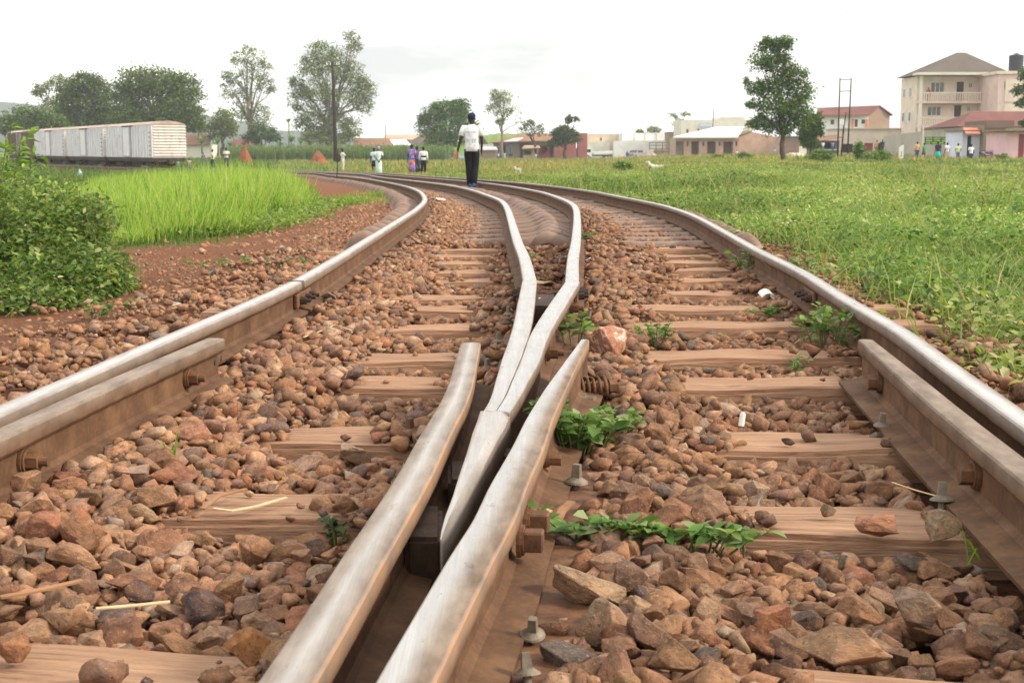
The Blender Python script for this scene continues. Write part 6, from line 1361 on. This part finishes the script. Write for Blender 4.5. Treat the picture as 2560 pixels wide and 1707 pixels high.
w_, V3, H3 = person('man in white shirt and pale trousers with a brown bag on his back', 857, 373, 435, 1.75, (.76, .74, .72), (.55, .5, .42), -PI / 2 * .8, sleeves='short', pose=dict(elr=(.12, .1, .66), wrr=(.1, .22, .69), ell=(-.12, .1, .66), wrl=(-.1, .22, .69)))
bag(w_, (0, -.27, 1.08), (.17, .15, .26), (.06, .04, .03), 'backpack')
person('man in white shirt and dark trousers with folded arms beside the first termite mound', 567, 371, 422, 1.72, (.72, .68, .62), (.03, .035, .06), PI, pose=dict(ell=(-.13, .03, .64), elr=(.13, .03, .64), wrl=(.03, .11, .66), wrr=(-.03, .12, .64)))
person('woman in cream top and long dark skirt near the end of the boxcars', 532, 375, 426, 1.68, (.7, .62, .54), (.02, .02, .05), PI * .6, skirt=.08)
person('small child in grey clothes standing beyond the woman in the dark skirt', 509, 383, 414, 1.15, (.2, .2, .22), (.15, .14, .15), PI)
person('child in white top and green shorts before the end of the boxcar', 445, 390, 425, 1.25, (.76, .7, .66), (.1, .42, .3), PI, skirt=.3)
person('child in pale grey top at the corner of the boxcar', 474, 397, 428, 1.12, (.5, .46, .42), (.3, .28, .26), 0)
person('child in white shorts running on the far grass behind the walking man', 1131, 384, 407, 1.2, (.15, .1, .09), (.78, .76, .78), PI * .5, legs_bare=.5)
gs = 'people by the shacks'
person('child in turquoise dress by the tin-roofed shack', 1262, 381, 399, 1.2, (.4, .65, .68), (.35, .62, .66), PI, skirt=.1, group=gs)
person('child in a white top left of the turquoise one', 1246, 383, 400, 1.1, (.7, .72, .75), (.1, .15, .3), PI, group=gs)
person('person in white crouching beside the tan kiosk', 1340, 384, 400, 1.05, (.75, .75, .8), (.3, .28, .3), PI, group=gs)
person('woman in deep blue dress near the white truck', 1568, 378, 401, 1.62, (.1, .08, .35), (.12, .1, .42), PI, skirt=.05, hair='scarf', group=gs)
person('person in dark clothes at the second recess of the brick row house', 1732, 376, 397, 1.3, (.02, .025, .03), (.02, .02, .025), PI, group=gs)
person('person in light blue shirt before the brick row house', 1766, 378, 397, 1.2, (.42, .6, .72), (.2, .22, .28), PI, group=gs)
person('person in white at the corner of the brick row house', 1842, 376, 396, 1.2, (.72, .7, .66), (.5, .48, .44), PI, group=gs)
person('person in blue striped shirt before the brick end wall', 1936, 371, 392, 1.2, (.4, .45, .62), (.25, .25, .3), PI, group=gs)
gr = 'people on the right before the shops'
person('man in peach orange shirt and blue trousers near the grey wall', 2292, 356, 398, 1.72, (.78, .42, .22), (.06, .09, .16), .2, sleeves='long', group=gr)
person('person in green top walking beside the man in peach', 2309, 359, 402, 1.68, (.05, .32, .1), (.16, .1, .08), .8, pose=dict(knl=(-.05, .08, .29), anl=(-.05, .1, .05), tol=(-.05, .19, .02), knr=(.05, -.03, .29), anr=(.05, -.12, .06), tor=(.05, -.04, .02)), group=gr, legs_bare=.3)
person('woman in black top and turquoise skirt under the green board', 2344, 355, 406, 1.66, (.03, .03, .04), (.03, .52, .47), .1, skirt=.24, group=gr)
wb, V4, H4 = person('man in white shirt and khaki trousers with a shoulder strap', 2367, 358, 405, 1.74, (.78, .78, .82), (.5, .38, .25), .3, group=gr)
MB().tube([V4['shr'] + Vector((-.05, -.1, .02)), V4['che'] + Vector((0, -.15, -.02)), V4['wai'] + Vector((-.14, -.08, 0))], .02, 6).build('shoulder_strap', M['hair'], wb)
person('man in pale lime shirt and grey trousers by the white shop', 2394, 360, 405, 1.7, (.66, .74, .4), (.22, .19, .18), 0, group=gr, pose=dict(ell=(-.16, -.02, .64), wrl=(-.1, .06, .53), elr=(.16, -.02, .64), wrr=(.1, .06, .53)))
person('man in white T-shirt and dark navy trousers, nearest before the shops', 2426, 362, 410, 1.74, (.78, .79, .83), (.025, .035, .07), .1, group=gr)
person('small child in pale violet sitting by the parked motorcycles', 2447, 384, 403, .95, (.6, .58, .75), (.45, .42, .5), PI, group=gr)
person('person in black seated against the pink shop', 2524, 375.5, 405, 1.18, (.018, .018, .022), (.018, .018, .022), -.8, group=gr, pose=dict(knl=(-.06, .16, .38), anl=(-.06, .22, .05), tol=(-.06, .3, .02), knr=(.06, .16, .38), anr=(.06, .22, .05), tor=(.06, .3, .02)))
person('person in yellow orange shirt before the cream shop', 2191, 359, 384, 1.6, (.75, .42, .1), (.4, .2, .1), 0, Y=168, group=gr)
person('person in dark blue clothes at the start of the grey wall', 2205, 359, 384, 1.66, (.03, .04, .08), (.03, .03, .05), 0, Y=164, group=gr)
person('person in white shirt before the dark timber kiosk', 2057, 361, 380, 1.3, (.7, .72, .76), (.2, .2, .25), PI, Y=168, group=gr)
person('person in blue shirt at the counter of the dark timber kiosk', 2081, 361, 380, 1.3, (.2, .32, .45), (.1, .1, .15), PI, Y=168, group=gr)
person('person in red leaning on the upper balcony of the cream building', 2320, 218, 252, 1.68, (.7, .06, .07), (.1, .05, .05), PI, Y=172.55, gz=wz(256, 172) + .15, group=gr)

# ------------------------------------------------------------------ goats
def goat(label, px, py, L, Y, facing, c, face):
    p = atY(px, py, Y); z = p.z - L * .42; root = empty('goat', (p.x, Y, z), facing); tag(root, label, 'goat', 'goats grazing in the field'); k = L
    J = {'rum': ((-.42 * k, 0, .62 * k), .15 * k), 'bel': ((0, 0, .58 * k), .175 * k), 'che': ((.34 * k, 0, .62 * k), .165 * k), 'nk': ((.5 * k, 0, .84 * k), .085 * k), 'hd': ((.6 * k, 0, 1.0 * k), .075 * k), 'mz': ((.76 * k, 0, .92 * k), .045 * k), 'tl': ((-.58 * k, 0, .72 * k), .03 * k), 'el': ((.56 * k, .13 * k, 1.0 * k), .022 * k), 'er': ((.56 * k, -.13 * k, 1.0 * k), .022 * k)}
    E = [('rum', 'bel'), ('bel', 'che'), ('che', 'nk'), ('nk', 'hd'), ('hd', 'mz'), ('rum', 'tl'), ('hd', 'el'), ('hd', 'er')]
    for s in (-1, 1):
        J[f'fh{s}'] = ((.34 * k, s * .09 * k, .42 * k), .06 * k); J[f'fk{s}'] = ((.36 * k, s * .09 * k, .24 * k), .032 * k); J[f'ff{s}'] = ((.35 * k, s * .09 * k, .02 * k), .03 * k); E += [('che', f'fh{s}'), (f'fh{s}', f'fk{s}'), (f'fk{s}', f'ff{s}')]
        J[f'hh{s}'] = ((-.36 * k, s * .1 * k, .44 * k), .075 * k); J[f'hk{s}'] = ((-.5 * k, s * .1 * k, .26 * k), .034 * k); J[f'hf{s}'] = ((-.45 * k, s * .1 * k, .02 * k), .03 * k); E += [('rum', f'hh{s}'), (f'hh{s}', f'hk{s}'), (f'hk{s}', f'hf{s}')]
    skin_body((J, E), cloth(c), root); MB().tube([(.6 * k, .03 * k, 1.06 * k), (.54 * k, .05 * k, 1.18 * k), (.45 * k, .06 * k, 1.22 * k)], [.02 * k, .016 * k, .005 * k], 6).tube([(.6 * k, -.03 * k, 1.06 * k), (.54 * k, -.05 * k, 1.18 * k), (.45 * k, -.06 * k, 1.22 * k)], [.02 * k, .016 * k, .005 * k], 6).build('horns', cloth(face), root, True)
goat('white goat with raised head half sunk in the weeds of the right field', 1640, 424, .6, 60, PI * .93, (.78, .72, .66), (.5, .4, .25))
goat('small pale goat with a dark head in the middle of the field', 1295, 427, .32, 62, PI * .8, (.7, .66, .6), (.1, .08, .07))

# ------------------------------------------------------------------ vehicles, heaps, litter
M['carwhite'] = mat_plain('white vehicle paint', (.78, .79, .8), .35, .08, 1, 0, .5); M['carblue'] = mat_plain('blue vehicle paint', (.04, .08, .2), .4, .2, 1, 0, .5); M['cargrey'] = mat_plain('grey vehicle paint', (.3, .26, .25), .4, .2, 1, 0, .5); M['soil'] = None
def wheel(root, c, r, w=.2):
    t = MB().cyl((c[0], c[1] - w / 2, c[2]), (c[0], c[1] + w / 2, c[2]), r, n=16).build('wheel', M['rubber'], root); MB().cyl((c[0], c[1] - w / 2 - .01, c[2]), (c[0], c[1] + w / 2 + .01, c[2]), r * .5, n=12).build('rim', M['tin'], t)
def truck(name, label, px0, px1, Y, paint, bed, yaw, tip=0.0, Lb=5.4):
    x = wx((px0 + px1) / 2, Y); root = empty(name, (x, Y, Tz(x, Y) - .02), yaw); tag(root, label, 'truck')
    MB().prism([(-Lb / 2, -.9, .55), (-Lb / 2, -.9, 1.2), (-Lb / 2 + .3, -.9, 2.0), (-Lb / 2 + 1.5, -.9, 2.05), (-Lb / 2 + 1.55, -.9, .55)], (0, 1.8, 0)).build('cab', M[paint], root)
    g = MB().prism([(-Lb / 2 + .02, -.8, 1.24), (-Lb / 2 + .27, -.8, 1.9), (-Lb / 2 + .25, .8, 1.9), (-Lb / 2, .8, 1.24)], (-.03, 0, .01)).build('windscreen', M['glass'], root)
    MB().box((-Lb / 2 + .9, -.905, 1.55), (.85, .02, .55)).build('side_window', M['glass'], root)
    MB().box((.85, 0, .72), (Lb - 1.7, .9, .22)).build('chassis', M['darkiron'], root); m = MB(); L2 = Lb - 1.85; cx = Lb / 2 - L2 / 2
    for s in (-1, 1): m.box((cx, s * .93, 1.2), (L2, .06, .5))
    m.box((cx - L2 / 2 + .03, 0, 1.2), (.06, 1.8, .5)).box((cx + L2 / 2 - .03, 0, 1.2), (.06, 1.8, .5)).box((cx, 0, .95), (L2, 1.86, .06)); b = m.build('cargo_bed', M[bed], root); b.rotation_euler = (0, tip, 0)
    for xx in (-Lb / 2 + .75, Lb / 2 - 1.2):
        for s in (-.82, .82): wheel(root, (xx, s, .4), .4)
    for s in (-.65, .65): MB().box((-Lb / 2 - .015, s, .85), (.04, .25, .18)).build('headlight', M['lavender'], root)
truck('tipper_truck', 'small white truck with an open cargo bed parked before the beige building', 1455, 1532, 250, 'carwhite', 'carwhite', .12, -.05)
truck('blue_truck', 'dark blue truck standing behind the white one', 1424, 1475, 256, 'carblue', 'carblue', .5)
def car(label, px, Y, yaw, paint):
    x = wx(px, Y); root = empty('parked_car', (x, Y, Tz(x, Y)), yaw); tag(root, label, 'car')
    MB().prism([(-2, -.8, .3), (-2, -.8, .85), (-1.1, -.8, .98), (-.6, -.8, 1.45), (.9, -.8, 1.48), (1.5, -.8, 1.0), (2, -.8, .9), (2, -.8, .3)], (0, 1.6, 0)).build('body', M[paint], root)
    MB().prism([(-1.06, -.7, 1.02), (-.62, -.7, 1.42), (-.62, .7, 1.42), (-1.06, .7, 1.02)], (-.03, 0, .02)).build('windscreen', M['glass'], root); MB().box((.2, -.805, 1.2), (1.5, .02, .36)).build('side_window', M['glass'], root)
    for xx in (-1.25, 1.25):
        for s in (-.75, .75): wheel(root, (xx, s, .32), .32)
car('brownish grey car with a dark windscreen behind the rubble', 1590, 246, .9, 'cargrey')
def heap(name, label, px0, px1, pt, Y, c, cat='heap', seed=0, peak=.5, rough=.2, second=None, pb=None):
    x0, x1 = wx(px0, Y), wx(px1, Y); w = x1 - x0; zb = Tz((x0 + x1) / 2, Y); h = wz(pt, Y) - zb
    V = []; n = 36; r_ = 12
    for i in range(r_ + 1):
        t = i / r_
        for k in range(n):
            a = 2 * PI * k / n; rr = (1 - t) ** .85 if t < 1 else 0; sx = w / 2 * (1 + .12 * math.sin(a * 3 + seed)); 
            z = h * t * (1 + (0 if t in (0, 1) else .1 * math.sin(a * 2 + seed * 2))); q = (1 + rough * (vnoise(np.array([a * 3 + seed]), np.array([t * 6.0]), 1.0, seed)[0] - .5))
            V.append((w * (peak - .5) * t + rr * q * sx * math.cos(a), rr * q * w * .4 * math.sin(a), z - .1))
    F = [(i*n+k, i*n+(k+1) % n, (i+1)*n+(k+1) % n, (i+1)*n+k) for i in range(r_) for k in range(n)]
    if second: V = [(x + (second * w * max(0, .35 - z / h) if x > 0 else 0), y, z) for x, y, z in V]
    o = link(name, npmesh(name, V, np.array(F), None, False), mat_plain(name, c, .95, .35, 1.6, 0, .05, .6)); o.location = ((x0 + x1) / 2, Y, zb); return tag(o, label, cat)
heap('termite_mound', 'steep pointed red earth termite mound on the left', 590, 633, 363, 150, (.28, .1, .055), 'termite mound', 1, .45)
heap('termite_mound', 'broad red earth termite mound just left of the utility pole', 772, 826, 376, 152, (.3, .11, .06), 'termite mound', 4, .42, .25, .35)
heap('rubble_heap', 'grey heap of broken concrete right of the parked car', 1590, 1648, 374, 238, (.36, .3, .27), 'rubble heap', 7, .55, .4)
heap('rubble_heap', 'low grey brown heap left of the brick row house', 1630, 1684, 381, 240, (.3, .24, .2), 'rubble heap', 9, .5, .4)
heap('sand_heap', 'pinkish sand heap behind the white truck bed', 1525, 1575, 388, 246, (.48, .34, .27), 'sand heap', 12, .5, .3)
for i, (px0, px1, c, lab) in enumerate(((1088, 1128, (.75, .74, .72), 'white tarpaulin bundle under the mango tree'), (1118, 1168, (.25, .38, .55), 'blue tarpaulin bundle under the mango tree'))): heap('tarpaulin', lab, px0, px1, 376 + i * 3, 232, c, 'tarpaulin', 20 + i, .5, .5)
def moto(label, px, py, Y, yaw, c):
    p = atY(px, py, Y); root = empty('motorcycle', (p.x, Y, Tz(p.x, Y)), yaw); tag(root, label, 'motorcycle', 'motorcycles parked by the shops')
    for xx in (-.62, .62):
        m = MB(); bmesh.ops.create_cone(m.bm, cap_ends=False, segments=16, radius1=.3, radius2=.3, depth=.1, matrix=Matrix.Translation((xx, 0, .3)) @ Matrix.Rotation(PI / 2, 4, 'X')); m.cyl((xx, -.03, .3), (xx, .03, .3), .26, n=16); m.build('wheel', M['rubber'], root)
    MB().tube([(-.62, 0, .3), (-.2, 0, .5), (.3, 0, .55), (.45, 0, .85), (.62, 0, .3)], .045, 6).build('frame', M['darkiron'], root); MB().sphere((.12, 0, .78), .2, (1.5, .8, .7), 10).build('fuel_tank', cloth(c), root, True); MB().box((-.35, 0, .78), (.7, .24, .1), bev=.03).build('seat', M['rubber'], root); MB().tube([(.42, -.32, 1.0), (.46, 0, .95), (.42, .32, 1.0)], .018, 6).build('handlebar', M['darkiron'], root)
moto('motorcycle with a violet tank beside the dark block building', 2468, 400, 127, .3, (.3, .2, .5)); moto('motorcycle with a pale tank nearer the white shop', 2456, 402, 126, .9, (.55, .55, .6))
# litter in the foreground and along the track
M['plastic'] = mat_plain('white plastic', (.8, .8, .78), .4, .1, 5); M['straw'] = mat_plain('straw', (.62, .46, .26), .8, .25, 30); M['peel'] = mat_plain('dry peel', (.3, .155, .075), .7, .3, 20)
def flake(name, label, px, py, r, z, mat, cat, seed, up=.5, flat=.25):
    p = at(px, py, z); q = random.Random(seed); m = MB(); vs = []; n = 7
    ring = [(math.cos(2 * PI * k / n) * r * q.uniform(.6, 1.2), math.sin(2 * PI * k / n) * r * q.uniform(.5, 1.0), r * up * q.uniform(-.2, 1)) for k in range(n)]
    c = m.bm.verts.new((0, 0, r * flat)); vs = [m.bm.verts.new(v) for v in ring]; c2 = m.bm.verts.new((0, 0, r * flat - .004)); v2 = [m.bm.verts.new((x, y, z_ - .004)) for x, y, z_ in ring]
    for k in range(n): j = (k + 1) % n; m.bm.faces.new((c, vs[k], vs[j])); m.bm.faces.new((c2, v2[j], v2[k])); m.bm.faces.new((vs[k], v2[k], v2[j], vs[j]))
    o = m.build(name, mat if not isinstance(mat, str) else M[mat], None, False); o.location = p; return tag(o, label, cat)
flake('plastic_scrap', 'larger white scrap inside the bend of the left curved track', 1089, 500, .1, .0, 'plastic', 'scrap', 1, .4)
flake('plastic_scrap', 'smaller white scrap right of the larger one in the bent track', 1103, 499, .06, .0, 'plastic', 'scrap', 2, .4)
flake('plastic_bag', 'crumpled translucent bag on the ballast right of the left rail joint', 826, 760, .045, .0, mat_plain('dirty film', (.6, .5, .42), .4), 'bag', 3, 1.6, .8)
flake('plastic_bag', 'torn grey film wedged between the two vee legs', 1352, 768, .045, .06, mat_plain('grey film', (.42, .44, .42), .35), 'bag', 4, 1.3, .9)
flake('plastic_bag', 'white film caught on stones beside the third rail', 1478, 652, .05, .0, 'plastic', 'bag', 5, .4)
flake('plastic_bag', 'dusty cream wrapper between the closure rails', 1362, 716, .05, .03, 'straw', 'wrapper', 6, .8, .5)
flake('dry_peel', 'curled orange brown peel on the ballast of the left track', 988, 752, .05, .03, 'peel', 'peel', 7, .2, .5)
flake('dry_leaf', 'dry orange leaf on the ballast right of the third rail', 1495, 596, .06, .03, 'peel', 'leaf', 8, .6, .3)
p = at(1922, 748, .02); m = MB(); pts = []
for k in range(13): a = PI * k / 12; pts.append((math.cos(a) * .036, 0, math.sin(a) * .03))
m.prism(pts + [(x * .86, 0, z * .86) for x, _, z in pts[::-1]], (.0, .055, .0)); o = m.build('broken_cup', M['plastic']); o.location = p; o.rotation_euler = (.3, .25, .3); tag(o, 'white half of a broken cup on the right track', 'broken cup')
p = at(1853, 1064, .015); o = MB().cyl(p, p + Vector((.004, .002, .03)), .0075, n=10).cyl(p + Vector((.004, .002, .03)), p + Vector((.0042, .0022, .034)), .006, n=10).build('bottle_cap', M['plastic']); tag(o, 'tiny white cap standing upright on the right ballast', 'cap')
def strip(name, label, pts, w, mat='straw', cat='straw', z=.01):
    P = [at(x, y, z) for x, y in pts]; m = MB().tube(P, [(w, w * .3)] * len(P), 5); return tag(m.build(name, M[mat]), label, cat)
strip('straw', 'flat pale straw lying on the second nearest sleeper', [(535, 1270), (580, 1276), (640, 1265), (715, 1243)], .006, z=.012)
strip('wood_splinter', 'long reddish wood splinter on the ballast at the lower left', [(0, 1492), (90, 1476), (205, 1450)], .009, 'peel', 'splinter', .045)
strip('wood_splinter', 'shorter pale splinter right of the long one, lower left', [(240, 1520), (340, 1512), (425, 1503)], .006, 'straw', 'splinter', .035)
strip('wood_splinter', 'dark sliver of wood beside the straw, left track', [(505, 1272), (545, 1240), (615, 1222)], .008, 'peel', 'splinter', .02)
strip('dry_twig', 'pale bent twig on the ballast beside the left guard rail', [(758, 843), (800, 828), (838, 812), (880, 826)], .0045, 'straw', 'twig', .03)
strip('dry_twig', 'thin pale twig by the screw at the right guard rail', [(2230, 1205), (2290, 1225), (2345, 1240)], .003, 'straw', 'twig', .03)
strip('dry_husk', 'cream coloured broken husk on the bed plate beside the wing rail', [(1328, 1262), (1365, 1275), (1395, 1285)], .011, 'straw', 'husk', .025)
strip('dry_husk', 'curled brown husk just behind the trailing vine', [(1390, 1300), (1402, 1275), (1425, 1255)], .014, 'peel', 'husk', .03)
# coach screws standing proud
def screw(label, px, py, s=1.0, tilt=(0, 0), mat='zinc', z=.02):
    p = at(px, py, z); root = empty('coach_screw', p); root.rotation_euler = (tilt[0], tilt[1], rnd.random()); tag(root, label, 'screw', 'coach screws beside the rails')
    MB().cyl((0, 0, -.04), (0, 0, .004), .0095 * s, n=10).build('shank', M[mat], root)
    MB().cyl((0, 0, .003), (0, 0, .009 * s), .030 * s, .028 * s, n=20).cyl((0, 0, .009 * s), (0, 0, .018 * s), .026 * s, .014 * s, n=20).build('flange', M[mat], root)
    MB().cyl((0, 0, .016 * s), (0, 0, .05 * s), .0155 * s, .0125 * s, n=4).build('screw_head', M[mat], root)
for a_ in (('grey coach screw standing high at the middle of the right guard rail', 2205, 1068, 1.0, (.05, .0)), ('leaning pale coach screw near the bottom of the right guard rail', 2355, 1255, 1.1, (-.1, .12)), ('rusty coach screw by the right rail beyond the guard rail tip', 2022, 798, 1.0, (0, 0)),
           ('short grey coach screw on the bed plate below the round-leaved weed', 1440, 1210, 1.15, (0, .05)), ('squat coach screw left of the crossing vee, nearest', 1218, 925, 1.0, (0, 0)), ('coach screw left of the vee legs, second from the nose', 1246, 856, 1.0, (0, .04)), ('coach screw left of the vee legs, farthest', 1271, 788, 1.0, (0, 0)),
           ('coach screw right of the third rail near its joint', 1470, 745, 1.0, (.06, 0)), ('tilted coach screw above the red and white rock', 1470, 800, 1.0, (-.2, .2)), ('square coach screw among stones at the very bottom right of the wing rail', 1318, 1690, .85, (-.2, .15)), ('coach screw leaning between two stones beside the right wing rail', 1331, 1590, .85, (.25, -.15)), ('rusty screw on the left track beside the wing rail end', 1025, 1082, 1.0, (0, 0))):
    screw(a_[0], a_[1], a_[2], a_[3] * .74, a_[4], 'zinc' if 'rusty' not in a_[0] else 'rust')
# spring and bright nut right of the wing rail
p = at(1475, 968, .04); root = empty('coil_spring', p, .15); tag(root, 'rusty coil spring bolt right of the right wing rail', 'spring'); m = MB(); pts = []
for k in range(90): t = k / 89; a = t * 2 * PI * 6; r_ = .026 + .006 * abs(2 * t - 1); pts.append((-.05 + .1 * t, math.cos(a) * r_, math.sin(a) * r_))
m.tube(pts, .0055, 6); m.build('coil', M['rust'], root, True); MB().cyl((-.06, 0, 0), (.115, 0, 0), .012, n=12).build('rod', M['rust'], root); MB().cyl((.055, 0, 0), (.078, 0, 0), .021, n=6).build('nut', M['rust'], root)
p = at(1455, 1000, .02); root = empty('loose_nut', p, -.5); tag(root, 'bright silver hexagonal nut lying beside the rusty coil spring', 'nut'); MB().cyl((-.03, 0, 0), (.015, 0, 0), .021, n=6).build('nut_body', M['chrome'], root); MB().cyl((.015, 0, 0), (.04, 0, 0), .0145, n=14).build('thread', M['zinc'], root)
p = atY(198, 434, 66); heap('plastic_bag', 'blue and white bag dumped on the grassy bank below the boxcars', 188, 206, 424, 66, (.45, .55, .7), 'bag', 31, .5, .5).location.z = p.z - .12
# ------------------------------------------------------------------ air
hz = MB().box((0, 1150, 33), (4400, 2500, 76)).build('haze'); tag(hz, kind='stuff')
vm = bpy.data.materials.new('haze'); vm.use_nodes = True; t_ = vm.node_tree; t_.nodes.clear(); o_ = t_.nodes.new('ShaderNodeOutputMaterial'); v_ = t_.nodes.new('ShaderNodeVolumePrincipled')
v_.inputs['Color'].default_value = (.86, .92, 1, 1); v_.inputs['Density'].default_value = .0004; v_.inputs['Anisotropy'].default_value = .2; t_.links.new(v_.outputs[0], o_.inputs['Volume']); hz.data.materials.append(vm)
